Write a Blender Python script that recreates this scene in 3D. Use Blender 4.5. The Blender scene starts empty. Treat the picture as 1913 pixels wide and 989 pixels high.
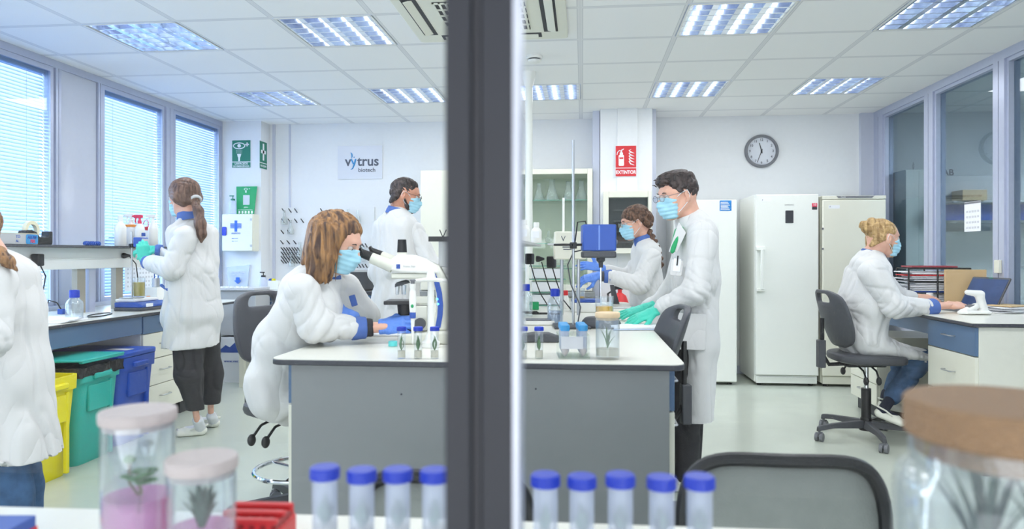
import bpy, bmesh, math, random
import numpy as np
from mathutils import Vector, Matrix, noise
random.seed(7)
pi = math.pi
SC = bpy.context.scene
COL = SC.collection

# ------------------------------------------------------------------ camera
FPX, CX, CY, YAW, ZC = 1332.0, 956.5, 475.0, 0.0985, 1.2
cd = bpy.data.cameras.new('camera')
cam = bpy.data.objects.new('camera', cd)
COL.objects.link(cam)
cam.location = (0, 0, ZC)
cam.rotation_euler = (pi / 2, 0, YAW)
cd.sensor_width = 36.0
cd.lens = 36.0 * FPX / 1913.0
cd.shift_y = -(494.5 - CY) / 1913.0
cd.clip_start = 0.02
cd.dof.use_dof = True
cd.dof.focus_distance = 4.3
cd.dof.aperture_fstop = cd.lens / 7.2
SC.camera = cam

# ------------------------------------------------------------------ view, world
SC.view_settings.view_transform = 'Standard'
SC.view_settings.look = 'None'
SC.view_settings.gamma = 1.0
SC.view_settings.use_curve_mapping = False
SC.view_settings.exposure = 0.60
SC.cycles.use_adaptive_sampling = False
SC.cycles.sampling_pattern = 'TABULATED_SOBOL'
SC.cycles.use_denoising = True
SC.cycles.denoising_input_passes = 'RGB_ALBEDO_NORMAL'
SC.cycles.denoising_prefilter = 'ACCURATE'
SC.cycles.max_bounces = 10
SC.cycles.diffuse_bounces = 5
SC.cycles.glossy_bounces = 4
SC.cycles.transparent_max_bounces = 24
SC.cycles.transmission_bounces = 6
SC.cycles.caustics_reflective = False
SC.cycles.caustics_refractive = False
SC.cycles.sample_clamp_indirect = 4.0

w = bpy.data.worlds.new('daylight')
SC.world = w
w.use_nodes = True
nt = w.node_tree
bg = nt.nodes['Background']
tc = nt.nodes.new('ShaderNodeTexCoord')
sx = nt.nodes.new('ShaderNodeSeparateXYZ')
cr = nt.nodes.new('ShaderNodeValToRGB')
nt.links.new(tc.outputs['Generated'], sx.inputs[0])
nt.links.new(sx.outputs['Z'], cr.inputs[0])
e = cr.color_ramp.elements
e[0].position = 0.0; e[0].color = (0.74, 0.84, 0.94, 1)
e[1].position = 0.5; e[1].color = (0.80, 0.92, 1.0, 1)
nt.links.new(cr.outputs[0], bg.inputs['Color'])
bg.inputs['Strength'].default_value = 1.5

def area_light(name, loc, rot, sx_, sy_, power, color=(1, 1, 1)):
    l = bpy.data.lights.new(name, 'AREA')
    l.shape = 'RECTANGLE'; l.size = sx_; l.size_y = sy_
    l.energy = power; l.color = color
    o = bpy.data.objects.new(name, l); COL.objects.link(o)
    o.location = loc; o.rotation_euler = rot
    return o
LUM_POWER = 5.2          # each ceiling luminaire
# daylight coming through the window wall on the left plus an added fill panel behind the camera
area_light('window_daylight', (-4.6, 4.9, 1.6), (0, -pi / 2 - .55, 0), 2.0, 4.4, 230, (0.88, 0.95, 1.0))
area_light('corridor_fill_light', (-0.4, -2.4, 1.3), (math.radians(112), 0, 0), 6.6, 2.4, 135, (1.0, 0.98, 0.93))  # added fill, stands for no known window or lamp

# ------------------------------------------------------------------ projection helpers (metres from photo measurements)
RT = Vector((math.cos(YAW), math.sin(YAW), 0)); FW = Vector((-math.sin(YAW), math.cos(YAW), 0)); UP = Vector((0, 0, 1))
C0 = Vector((0, 0, ZC))
def ray(px, py): return FW + RT * ((px - CX) / FPX) + UP * ((CY - py) / FPX)
def P(px, py, c): return C0 + ray(px, py) * c
def PY(px, py, y): d = ray(px, py); return C0 + d * (y / d.y)
def PX(px, py, x): d = ray(px, py); return C0 + d * (x / d.x)
def PZ(px, py, z): d = ray(px, py); return C0 + d * ((z - ZC) / d.z)

# ------------------------------------------------------------------ materials
def lin(c):
    return tuple(((v / 255) / 12.92 if v / 255 <= 0.04045 else ((v / 255 + 0.055) / 1.055) ** 2.4) for v in c)
def mat(name, rgb, rough=0.5, metal=0.0, var=0.04, scale=30.0, bump=0.0, bscale=200.0, spec=0.5, emit=None, estr=0.0, alpha=1.0, sheen=0.0, stretch=(1, 1, 1), sub=0.0, coat=0.0):
    m = bpy.data.materials.new(name); m.use_nodes = True
    t = m.node_tree; b = t.nodes['Principled BSDF']
    c = lin(rgb)
    co = t.nodes.new('ShaderNodeTexCoord'); mp = t.nodes.new('ShaderNodeMapping')
    mp.inputs['Scale'].default_value = stretch
    t.links.new(co.outputs['Object'], mp.inputs[0])
    n = t.nodes.new('ShaderNodeTexNoise'); n.inputs['Scale'].default_value = scale; n.inputs['Detail'].default_value = 3
    t.links.new(mp.outputs[0], n.inputs['Vector'])
    r = t.nodes.new('ShaderNodeValToRGB')
    r.color_ramp.elements[0].position = 0.3; r.color_ramp.elements[1].position = 0.7
    r.color_ramp.elements[0].color = tuple(max(0, v * (1 - var)) for v in c) + (1,)
    r.color_ramp.elements[1].color = tuple(min(1, v * (1 + var)) for v in c) + (1,)
    t.links.new(n.outputs[0], r.inputs[0]); t.links.new(r.outputs[0], b.inputs['Base Color'])
    b.inputs['Roughness'].default_value = rough; b.inputs['Metallic'].default_value = metal
    b.inputs['Specular IOR Level'].default_value = spec
    if sheen: b.inputs['Sheen Weight'].default_value = sheen
    if sub:
        b.inputs['Subsurface Weight'].default_value = sub; b.inputs['Subsurface Scale'].default_value = 0.01
    if coat: b.inputs['Coat Weight'].default_value = coat
    if bump:
        n2 = t.nodes.new('ShaderNodeTexNoise'); n2.inputs['Scale'].default_value = bscale; n2.inputs['Detail'].default_value = 4
        t.links.new(mp.outputs[0], n2.inputs['Vector'])
        bp = t.nodes.new('ShaderNodeBump'); bp.inputs['Strength'].default_value = bump; bp.inputs['Distance'].default_value = 0.01
        t.links.new(n2.outputs[0], bp.inputs['Height']); t.links.new(bp.outputs[0], b.inputs['Normal'])
    if emit is not None:
        b.inputs['Emission Color'].default_value = lin(emit) + (1,); b.inputs['Emission Strength'].default_value = estr
    return m
def glass(name, tint=(255, 255, 255), refl=0.06, rough=0.02, body=0.0, edge=0.35, body_rgb=(255, 255, 255)):
    """thin clear glass: mostly see-through, mirror-like at grazing angles"""
    m = bpy.data.materials.new(name); m.use_nodes = True
    t = m.node_tree; t.nodes.clear()
    out = t.nodes.new('ShaderNodeOutputMaterial'); tr = t.nodes.new('ShaderNodeBsdfTransparent'); gl = t.nodes.new('ShaderNodeBsdfGlossy')
    tr.inputs[0].default_value = lin(tint) + (1,); gl.inputs['Roughness'].default_value = rough
    lw = t.nodes.new('ShaderNodeLayerWeight'); lw.inputs[0].default_value = 0.25
    mr = t.nodes.new('ShaderNodeMapRange'); mr.inputs[3].default_value = refl; mr.inputs[4].default_value = edge
    t.links.new(lw.outputs['Facing'], mr.inputs[0])
    mx = t.nodes.new('ShaderNodeMixShader')
    t.links.new(mr.outputs[0], mx.inputs[0]); t.links.new(tr.outputs[0], mx.inputs[1]); t.links.new(gl.outputs[0], mx.inputs[2])
    last = mx
    if body:
        df = t.nodes.new('ShaderNodeBsdfDiffuse'); df.inputs[0].default_value = lin(body_rgb) + (1,)
        m2 = t.nodes.new('ShaderNodeMixShader'); m2.inputs[0].default_value = body
        t.links.new(mx.outputs[0], m2.inputs[1]); t.links.new(df.outputs[0], m2.inputs[2]); last = m2
    t.links.new(last.outputs[0], out.inputs[0])
    return m

M = dict(
    wall=mat('wall_paint', (228, 230, 232), 0.7, var=0.01, bump=0.05),
    wallgrey=mat('grey_laminate_panel', (196, 201, 216), 0.5, var=0.01),
    alu=mat('anodised_aluminium', (186, 192, 212), 0.38, 0.35, var=0.02),
    aludark=mat('dark_aluminium_mullion', (27, 31, 45), 0.6, 0.0, var=0.02),
    seam=mat('black_rubber_seal', (38, 40, 52), 0.6),
    floor=mat('grey_green_vinyl_floor', (192, 199, 188), 0.22, var=0.03, scale=6, bump=0.02, bscale=60, spec=0.5),
    white=mat('white_laminate', (236, 237, 234), 0.35, var=0.01),
    cream=mat('cream_enamel', (230, 229, 214), 0.3, var=0.01),
    enamel=mat('white_enamel', (238, 240, 234), 0.25, var=0.01),
    whitep=mat('white_plastic', (238, 238, 234), 0.35, var=0.01),
    offwhite=mat('off_white_plastic', (222, 222, 210), 0.4, var=0.02),
    top=mat('white_worktop_laminate', (224, 223, 213), 0.28, var=0.01),
    edge=mat('dark_worktop_edge', (58, 60, 68), 0.4),
    panel=mat('grey_laminate', (138, 141, 142), 0.4, var=0.015),
    blue=mat('steel_blue_laminate', (84, 112, 146), 0.4, var=0.02),
    black=mat('black_plastic', (26, 27, 30), 0.45, var=0.05),
    dgrey=mat('dark_grey_plastic', (72, 74, 80), 0.5, var=0.04),
    mgrey=mat('mid_grey_plastic', (118, 120, 126), 0.5, var=0.04),
    lgrey=mat('light_grey_plastic', (186, 188, 190), 0.45, var=0.02),
    steel=mat('brushed_steel', (190, 192, 196), 0.3, 0.9, var=0.03, stretch=(1, 1, 12)),
    chrome=mat('chrome', (225, 228, 232), 0.12, 1.0, var=0.0),
    post=mat('beige_painted_post', (158, 152, 138), 0.5),
    capblue=mat('blue_polypropylene', (14, 54, 184), 0.42, var=0.03),
    devblue=mat('blue_device_plastic', (44, 82, 168), 0.42, var=0.03),
    capsky=mat('sky_blue_polypropylene', (58, 146, 205), 0.42, var=0.03),
    red=mat('red_plastic', (214, 46, 50), 0.4, var=0.04),
    orange=mat('orange_tape', (240, 150, 60), 0.5),
    green=mat('sign_green', (34, 122, 100), 0.5, var=0.01),
    green2=mat('bright_green_card', (28, 160, 98), 0.5, var=0.01),
    signred=mat('sign_red', (206, 40, 48), 0.5, var=0.01),
    paper=mat('white_paper', (240, 242, 246), 0.7, var=0.01),
    paperg=mat('grey_paper', (206, 208, 214), 0.7, var=0.03),
    text=mat('dark_print', (84, 90, 104), 0.6),
    inkblue=mat('blue_print', (52, 104, 196), 0.6),
    inkred=mat('red_print', (225, 60, 90), 0.6),
    kraft=mat('tan_card', (206, 176, 132), 0.7, var=0.03),
    yellow=mat('yellow_plastic', (226, 214, 20), 0.42, var=0.03),
    teal=mat('teal_plastic', (36, 172, 160), 0.42, var=0.04),
    binblue=mat('royal_blue_plastic', (30, 84, 190), 0.42, var=0.03),
    bag=mat('black_bin_liner', (28, 28, 32), 0.3, var=0.1, bump=0.6, bscale=40),
    beaker=glass('beaker_glass', (250, 253, 255), 0.06, edge=0.55, body=0.03),
    jar=glass('jar_glass', (250, 253, 255), 0.04, edge=0.45, body=0.03),
    tube=glass('frosted_tube', (250, 252, 255), 0.05, 0.3, body=0.42, edge=0.3, body_rgb=(216, 224, 244)),
    pane=glass('window_glass', (226, 236, 244), 0.03, 0.01, edge=0.14),
    pane2=glass('partition_glass', (196, 208, 216), 0.05, 0.01, edge=0.22),
    front=glass('front_partition_glass', (250, 252, 255), 0.0008, 0.02, edge=0.02),
    cabglass=glass('cabinet_glass', (250, 253, 251), 0.04, 0.03, edge=0.25),
    flask=glass('flask_glass', (244, 248, 247), 0.10, edge=0.9, body=0.16, body_rgb=(235, 240, 240)),
    water=glass('clear_liquid', (214, 222, 236), 0.06, 0.02, body=0.12, body_rgb=(200, 210, 235)),
    oil=mat('yellow_liquid', (206, 178, 10), 0.15, var=0.05),
    juice=mat('orange_yellow_liquid', (248, 186, 20), 0.2, var=0.05),
    gel=glass('pink_growth_gel', (245, 205, 230), 0.05, 0.1, body=0.45, body_rgb=(232, 176, 214)),
    gelclear=glass('clear_growth_gel', (240, 236, 224), 0.05, 0.1, body=0.5, body_rgb=(226, 222, 208)),
    cork=mat('cork_lid', (140, 108, 78), 0.75, var=0.12, scale=120, bump=0.3, bscale=250),
    woodlid=mat('pale_wood_lid', (186, 174, 172), 0.6, var=0.06, scale=14, stretch=(1, 8, 1)),
    woodlid2=mat('light_beech_lid', (222, 196, 160), 0.6, var=0.06, scale=14, stretch=(1, 8, 1)),
    leaf=mat('green_leaf', (74, 116, 68), 0.5, var=0.25, scale=60),
    leafdark=mat('dark_leaf', (66, 84, 74), 0.5, var=0.25, scale=60),
    root=mat('brown_roots', (120, 104, 84), 0.7, var=0.2),
    coatblue=mat('blue_cotton_trim', (78, 108, 176), 0.85, var=0.04, bump=0.1, bscale=500),
    jeans=mat('blue_denim', (62, 92, 128), 0.85, var=0.2, scale=26, bump=0.25, bscale=400),
    trousers=mat('black_trousers', (46, 46, 50), 0.85, var=0.1, bump=0.1),
    sock=mat('white_sock', (226, 228, 234), 0.9, bump=0.3, bscale=300),
    sockdark=mat('navy_sock', (32, 38, 58), 0.9, bump=0.3, bscale=300),
    clog=mat('white_clog', (232, 232, 222), 0.5, var=0.02),
    skin=mat('skin', (222, 172, 150), 0.5, var=0.05, scale=40, sub=0.12),
    skin2=mat('tanned_skin', (204, 146, 120), 0.5, var=0.05, scale=40, sub=0.12),
    mask=mat('pale_blue_mask', (166, 214, 232), 0.8, var=0.02, bump=0.1, bscale=300),
    cord=mat('white_elastic', (228, 234, 240), 0.7),
    gteal=mat('teal_glove', (70, 208, 184), 0.45, var=0.05, scale=60, bump=0.2, bscale=60),
    gblue=mat('blue_nitrile_glove', (92, 138, 224), 0.45, var=0.05, scale=60, bump=0.2, bscale=60),
    eye=mat('eye_white', (196, 184, 178), 0.2), iris=mat('dark_iris', (46, 34, 30), 0.2),
    screen=mat('laptop_screen', (52, 74, 118), 0.15, var=0.3, scale=5),
    mesh=mat('grey_seat_mesh', (136, 140, 136), 0.8, var=0.04, bump=0.2),
    sill=mat('window_sill', (198, 204, 220), 0.5),
    slat=mat('pale_blue_blind_slat', (206, 220, 240), 0.35, 0.1, var=0.01),
    ac=mat('ac_cream_plastic', (232, 232, 218), 0.45, var=0.01),
    tape=mat('cream_tape_roll', (222, 216, 188), 0.4, var=0.03),
    dark=mat('dark_cavity', (48, 50, 56), 0.6),
    hedge=mat('outdoor_hedge', (110, 128, 150), 0.9, var=0.4, scale=3),
    asphalt=mat('outdoor_paving', (150, 160, 178), 0.9, var=0.1, scale=3),
)
def coatmat():
    m = mat('white_cotton_coat', (216, 216, 216), 0.85, var=0.01, sheen=0.1); t = m.node_tree; b = t.nodes['Principled BSDF']
    co = t.nodes.new('ShaderNodeTexCoord'); last = None
    for sc_, st_, dist, strg, rot in ((1.0, (5, 5, 1.8), .045, .42, .5), (1.0, (11, 11, 5), .02, .12, -.6), (420, (1, 1, 1), .001, .3, 0)):
        mp = t.nodes.new('ShaderNodeMapping'); mp.inputs['Scale'].default_value = st_; mp.inputs['Rotation'].default_value = (rot * .6, rot, 0)
        n = t.nodes.new('ShaderNodeTexNoise'); n.inputs['Scale'].default_value = sc_; n.inputs['Detail'].default_value = 0.6; n.inputs['Distortion'].default_value = 1.0
        ab = t.nodes.new('ShaderNodeMath'); ab.operation = 'SUBTRACT'; ab.inputs[1].default_value = .5; a2 = t.nodes.new('ShaderNodeMath'); a2.operation = 'ABSOLUTE'
        a3 = t.nodes.new('ShaderNodeMath'); a3.operation = 'POWER'; a3.inputs[1].default_value = .7
        t.links.new(co.outputs['Object'], mp.inputs[0]); t.links.new(mp.outputs[0], n.inputs['Vector']); t.links.new(n.outputs[0], ab.inputs[0]); t.links.new(ab.outputs[0], a2.inputs[0]); t.links.new(a2.outputs[0], a3.inputs[0])
        bp = t.nodes.new('ShaderNodeBump'); bp.inputs['Strength'].default_value = strg; bp.inputs['Distance'].default_value = dist
        t.links.new(a3.outputs[0], bp.inputs['Height'])
        if last: t.links.new(last.outputs[0], bp.inputs['Normal'])
        last = bp
    t.links.new(last.outputs[0], b.inputs['Normal']); return m
M['coat'] = coatmat()
def slatmat():
    m = mat('pale_blue_blind_slat', (214, 226, 242), 0.4, var=.01); t = m.node_tree; b = t.nodes['Principled BSDF']; o = t.nodes['Material Output']
    tl = t.nodes.new('ShaderNodeBsdfTranslucent'); tl.inputs[0].default_value = lin((205, 222, 245)) + (1,); mx = t.nodes.new('ShaderNodeMixShader'); mx.inputs[0].default_value = .3
    t.links.new(b.outputs[0], mx.inputs[1]); t.links.new(tl.outputs[0], mx.inputs[2]); t.links.new(mx.outputs[0], o.inputs[0]); return m
M['slat'] = slatmat()
def hairmat(name, a, b, scale=1.0, stretch=(60, 60, 5)):
    m = bpy.data.materials.new(name); m.use_nodes = True
    t = m.node_tree; bs = t.nodes['Principled BSDF']
    co = t.nodes.new('ShaderNodeTexCoord'); mp = t.nodes.new('ShaderNodeMapping'); mp.inputs['Scale'].default_value = stretch
    n = t.nodes.new('ShaderNodeTexNoise'); n.inputs['Scale'].default_value = scale; n.inputs['Detail'].default_value = 5; n.inputs['Distortion'].default_value = 0.6
    r = t.nodes.new('ShaderNodeValToRGB'); r.color_ramp.elements[0].position = 0.36; r.color_ramp.elements[1].position = 0.66
    r.color_ramp.elements[0].color = lin(a) + (1,); r.color_ramp.elements[1].color = lin(b) + (1,)
    t.links.new(co.outputs['Object'], mp.inputs[0]); t.links.new(mp.outputs[0], n.inputs['Vector']); t.links.new(n.outputs[0], r.inputs[0]); t.links.new(r.outputs[0], bs.inputs['Base Color'])
    bp = t.nodes.new('ShaderNodeBump'); bp.inputs['Strength'].default_value = 0.6; bp.inputs['Distance'].default_value = 0.006
    t.links.new(n.outputs[0], bp.inputs['Height']); t.links.new(bp.outputs[0], bs.inputs['Normal'])
    bs.inputs['Roughness'].default_value = 0.5
    return m
M['hair_brown'] = hairmat('brown_hair', (70, 50, 42), (128, 98, 82))
M['hair_dark'] = hairmat('dark_hair', (34, 28, 28), (78, 66, 64))
M['hair_red'] = hairmat('auburn_hair', (66, 44, 36), (170, 124, 76))
M['hair_blond'] = hairmat('blond_hair', (136, 104, 62), (206, 172, 118))
M['hair_curl'] = hairmat('curly_brown_hair', (52, 36, 30), (120, 88, 68), stretch=(60, 60, 25))

# ------------------------------------------------------------------ object helpers
def link(name, me, m=None, parent=None, smooth=False):
    o = bpy.data.objects.new(name, me); COL.objects.link(o)
    if m is not None: me.materials.append(m)
    if smooth:
        me.shade_smooth()
    if parent is not None: o.parent = parent
    return o
def tag(o, label=None, cat=None, group=None, kind=None):
    if label: o['label'] = label
    if cat: o['category'] = cat
    if group: o['group'] = group
    if kind: o['kind'] = kind
    return o
def thing(name, label, cat, loc=(0, 0, 0), rotz=0.0, group=None):
    o = bpy.data.objects.new(name, None); COL.objects.link(o); o.empty_display_size = 0.05
    o.location = loc; o.rotation_euler = (0, 0, rotz)
    return tag(o, label, cat, group)
def kids(o): return [c for c in COL.objects if c.parent == o]
def dup(root, loc=None, rotz=None, label=None, group=None, scale=None):
    r = root.copy(); COL.objects.link(r)
    if loc is not None: r.location = loc
    if rotz is not None: r.rotation_euler = (0, 0, rotz)
    if scale is not None: r.scale = scale
    if label: r['label'] = label
    if group: r['group'] = group
    for ch in kids(root):
        c = ch.copy(); COL.objects.link(c); c.parent = r
        for g in kids(ch):
            d = g.copy(); COL.objects.link(d); d.parent = c
    return r

class MB:
    """collects shapes into one mesh"""
    def __init__(s): s.bm = bmesh.new()
    def box(s, x0, x1, y0, y1, z0, z1):
        vs = [s.bm.verts.new(v) for v in ((x0, y0, z0), (x1, y0, z0), (x1, y1, z0), (x0, y1, z0), (x0, y0, z1), (x1, y0, z1), (x1, y1, z1), (x0, y1, z1))]
        for f in ((0, 3, 2, 1), (4, 5, 6, 7), (0, 1, 5, 4), (1, 2, 6, 5), (2, 3, 7, 6), (3, 0, 4, 7)): s.bm.faces.new([vs[i] for i in f])
        return s
    def cbox(s, c, d, R=None):
        R = R or Matrix.Identity(3); c = Vector(c)
        vs = [s.bm.verts.new(c + R @ Vector((d[0] / 2 * a, d[1] / 2 * b, d[2] / 2 * e))) for a, b, e in ((-1, -1, -1), (1, -1, -1), (1, 1, -1), (-1, 1, -1), (-1, -1, 1), (1, -1, 1), (1, 1, 1), (-1, 1, 1))]
        for f in ((0, 3, 2, 1), (4, 5, 6, 7), (0, 1, 5, 4), (1, 2, 6, 5), (2, 3, 7, 6), (3, 0, 4, 7)): s.bm.faces.new([vs[i] for i in f])
        return s
    def prism(s, poly, axis, a, b):
        """poly: 2D outline; axis 'x','y','z' is the extrusion direction from a to b"""
        def v3(p, h): return {'z': (p[0], p[1], h), 'y': (p[0], h, p[1]), 'x': (h, p[0], p[1])}[axis]
        lo = [s.bm.verts.new(v3(p, a)) for p in poly]; hi = [s.bm.verts.new(v3(p, b)) for p in poly]
        n = len(poly)
        s.bm.faces.new(lo[::-1]); s.bm.faces.new(hi)
        for i in range(n): s.bm.faces.new((lo[i], lo[(i + 1) % n], hi[(i + 1) % n], hi[i]))
        return s
    def rrect(s, x0, x1, y0, y1, z0, z1, r=0.03, axis='z', n=6):
        pts = []
        for cx_, cy_, a0 in ((x1 - r, y1 - r, 0), (x0 + r, y1 - r, 90), (x0 + r, y0 + r, 180), (x1 - r, y0 + r, 270)):
            for k in range(n + 1):
                a = math.radians(a0 + 90 * k / n); pts.append((cx_ + r * math.cos(a), cy_ + r * math.sin(a)))
        return s.prism(pts, axis, z0, z1)
    def lathe(s, prof, c=(0, 0, 0), R=None, n=24, cap=True, sx=1.0, sy=1.0):
        R = R or Matrix.Identity(3); c = Vector(c); rings = []
        for r, z in prof:
            rings.append([s.bm.verts.new(c + R @ Vector((r * sx * math.cos(2 * pi * k / n), r * sy * math.sin(2 * pi * k / n), z))) for k in range(n)])
        for a, b in zip(rings, rings[1:]):
            for k in range(n): s.bm.faces.new((a[k], a[(k + 1) % n], b[(k + 1) % n], b[k]))
        if cap:
            if prof[0][0] > 1e-5: s.bm.faces.new(rings[0][::-1])
            if prof[-1][0] > 1e-5: s.bm.faces.new(rings[-1])
        return s
    def cyl(s, a, b, r0, r1=None, n=16):
        a = Vector(a); b = Vector(b); r1 = r0 if r1 is None else r1
        d = (b - a); L = d.length; R = d.to_track_quat('Z', 'Y').to_matrix()
        return s.lathe([(r0, 0), (r1, L)], a, R, n)
    def tube(s, pts, r, n=8, closed=False):
        pts = [Vector(p) for p in pts]; N = len(pts); rings = []
        rr = r if isinstance(r, (list, tuple)) else [r] * N
        nrm = None
        for i, p in enumerate(pts):
            if closed: t = pts[(i + 1) % N] - pts[i - 1]
            else: t = pts[min(i + 1, N - 1)] - pts[max(i - 1, 0)]
            t.normalize()
            if nrm is None:
                nrm = t.orthogonal().normalized()
            nrm = (nrm - t * nrm.dot(t)).normalized(); bn = t.cross(nrm)
            rings.append([s.bm.verts.new(p + (nrm * math.cos(2 * pi * k / n) + bn * math.sin(2 * pi * k / n)) * rr[i]) for k in range(n)])
        rng = range(N) if closed else range(N - 1)
        for i in rng:
            a, b = rings[i], rings[(i + 1) % N]
            off = 0
            if closed and i == N - 1:
                off = min(range(n), key=lambda o: (a[0].co - b[o].co).length)
            for k in range(n): s.bm.faces.new((a[k], a[(k + 1) % n], b[(k + 1 + off) % n], b[(k + off) % n]))
        if not closed: s.bm.faces.new(rings[0][::-1]); s.bm.faces.new(rings[-1])
        return s
    def ball(s, c, r, n=12, sc=(1, 1, 1), R=None):
        m = Matrix.Translation(Vector(c)) @ (R.to_4x4() if R else Matrix.Identity(4)) @ Matrix.Diagonal((r * sc[0], r * sc[1], r * sc[2], 1))
        bmesh.ops.create_uvsphere(s.bm, u_segments=n + 4, v_segments=n, radius=1, matrix=m); return s
    def quad(s, *p):
        s.bm.faces.new([s.bm.verts.new(Vector(q)) for q in p]); return s
    def leafblade(s, a, b, w_, bend=0.0, n=6):
        a = Vector(a); b = Vector(b); d = b - a; side = d.cross(UP)
        side = side.normalized() if side.length > 1e-6 else Vector((1, 0, 0)); prev = None; nn = side.cross(d).normalized()
        for i in range(n + 1):
            t = i / n; c = a + d * t + nn * (bend * math.sin(pi * t)); ww = w_ * math.sin(pi * min(0.97, t * 0.85 + 0.12)) + 0.0004
            th = nn * (w_ * 0.18 * (1 - t) + 0.0003)
            cur = [s.bm.verts.new(c + side * ww), s.bm.verts.new(c + th), s.bm.verts.new(c - side * ww), s.bm.verts.new(c - th)]
            if prev:
                for k in range(4): s.bm.faces.new((prev[k], prev[(k + 1) % 4], cur[(k + 1) % 4], cur[k]))
            else: s.bm.faces.new(cur[::-1])
            prev = cur
        s.bm.faces.new(prev); return s
    def build(s, name, m, parent=None, smooth=False, bevel=0.0, seg=2, loc=None, auto=True):
        bmesh.ops.recalc_face_normals(s.bm, faces=s.bm.faces)
        me = bpy.data.meshes.new(name); s.bm.to_mesh(me); s.bm.free()
        o = link(name, me, m, parent)
        if smooth or bevel:
            me.shade_smooth()
            if auto:
                me.set_sharp_from_angle(angle=math.radians(35))
        if bevel:
            b = o.modifiers.new('bevel', 'BEVEL'); b.width = bevel; b.segments = seg; b.limit_method = 'ANGLE'; b.angle_limit = math.radians(40); b.harden_normals = False
        if loc is not None: o.location = loc
        return o
def struct(name, mb, m, parent=None, **k):
    o = mb.build(name, m, parent, **k)
    if parent is None: o['kind'] = 'structure'
    return o
def letters(txt, size, m, parent, loc, R, name='lettering', align='CENTER', bold=0.0, depth=0.0006, xs=1.0):
    c = bpy.data.curves.new('t', 'FONT'); c.body = txt; c.size = size; c.align_x = align; c.align_y = 'CENTER'; c.extrude = depth; c.offset = bold
    c.resolution_u = 3
    t = bpy.data.objects.new('t', c); COL.objects.link(t)
    dg = bpy.context.evaluated_depsgraph_get(); dg.update()
    me = bpy.data.meshes.new_from_object(t.evaluated_get(dg))
    bpy.data.objects.remove(t)
    me.materials.clear()
    o = link(name, me, m, parent)
    o.matrix_local = Matrix.Translation(Vector(loc)) @ R.to_4x4() @ Matrix.Diagonal((xs, 1, 1, 1))
    return o
FACE_Y = Matrix(((1, 0, 0), (0, 0, -1), (0, 1, 0)))     # reads from -y (towards the camera): text x->+x, text y->+z, normal -> -y
def rotz(a): return Matrix.Rotation(a, 3, 'Z')
# ================================================================== SETTING
XL, XR, YB, ZT = -3.77, 2.86, 7.35, 2.587
YP = 0.53
b = MB().box(-3.9, 6.0, -2.5, 7.6, -0.1, 0.0); struct('floor', b, M['floor'])
# --- suspended ceiling: white tiles with grid joints
mc = bpy.data.materials.new('ceiling_tiles'); mc.use_nodes = True; t = mc.node_tree; bs = t.nodes['Principled BSDF']
co = t.nodes.new('ShaderNodeNewGeometry'); mp = t.nodes.new('ShaderNodeMapping'); mp.inputs['Location'].default_value = (0.0145 + 6, -4.627 + 6.0, 0); 
t.links.new(co.outputs['Position'], mp.inputs[0]); sp = t.nodes.new('ShaderNodeSeparateXYZ'); t.links.new(mp.outputs[0], sp.inputs[0])
def joint(sock):
    a = t.nodes.new('ShaderNodeMath'); a.operation = 'MODULO'; a.inputs[1].default_value = 0.6; t.links.new(sock, a.inputs[0])
    b_ = t.nodes.new('ShaderNodeMath'); b_.operation = 'PINGPONG'; b_.inputs[1].default_value = 0.3; t.links.new(a.outputs[0], b_.inputs[0]); return b_.outputs[0]
mn = t.nodes.new('ShaderNodeMath'); mn.operation = 'MINIMUM'; t.links.new(joint(sp.outputs[0]), mn.inputs[0]); t.links.new(joint(sp.outputs[1]), mn.inputs[1])
rp = t.nodes.new('ShaderNodeValToRGB'); rp.color_ramp.interpolation = 'LINEAR'
e = rp.color_ramp.elements; e[0].position = 0.0; e[0].color = lin((226, 227, 229)) + (1,); e[1].position = 0.012; e[1].color = lin((232, 233, 234)) + (1,)
for p_, c_ in ((0.0125, (200, 203, 208)), (0.016, (200, 203, 208)), (0.017, (246, 246, 245))):
    q = rp.color_ramp.elements.new(p_); q.color = lin(c_) + (1,)
t.links.new(mn.outputs[0], rp.inputs[0]); t.links.new(rp.outputs[0], bs.inputs['Base Color']); bs.inputs['Roughness'].default_value = 0.8
LUM = [(i, j) for j in (-4, -1, 2) for i in (-5, -3, -1, 1, 3) if not (j == -1 and i == -1)]
GX, GY = -0.0145, 4.627
b = MB()
cells = set(LUM)
xs = [-3.95] + [GX + .6 * i for i in range(-6, 10)] + [6.0]; ys = [-2.5] + [GY + .6 * j for j in range(-11, 5)] + [7.6]
for a in range(len(xs) - 1):
    for q in range(len(ys) - 1):
        i = round((xs[a] - GX) / .6); j = round((ys[q] - GY) / .6)
        if (i, j) in cells and 0 < a < len(xs) - 2: continue
        b.box(xs[a], xs[a + 1], ys[q], ys[q + 1], ZT, ZT + 0.02)
struct('ceiling', b, mc)
struct('ceiling_slab', MB().box(-4.0, 6.0, -2.5, 7.6, ZT + 0.16, ZT + 0.2), M['wall'])

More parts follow.
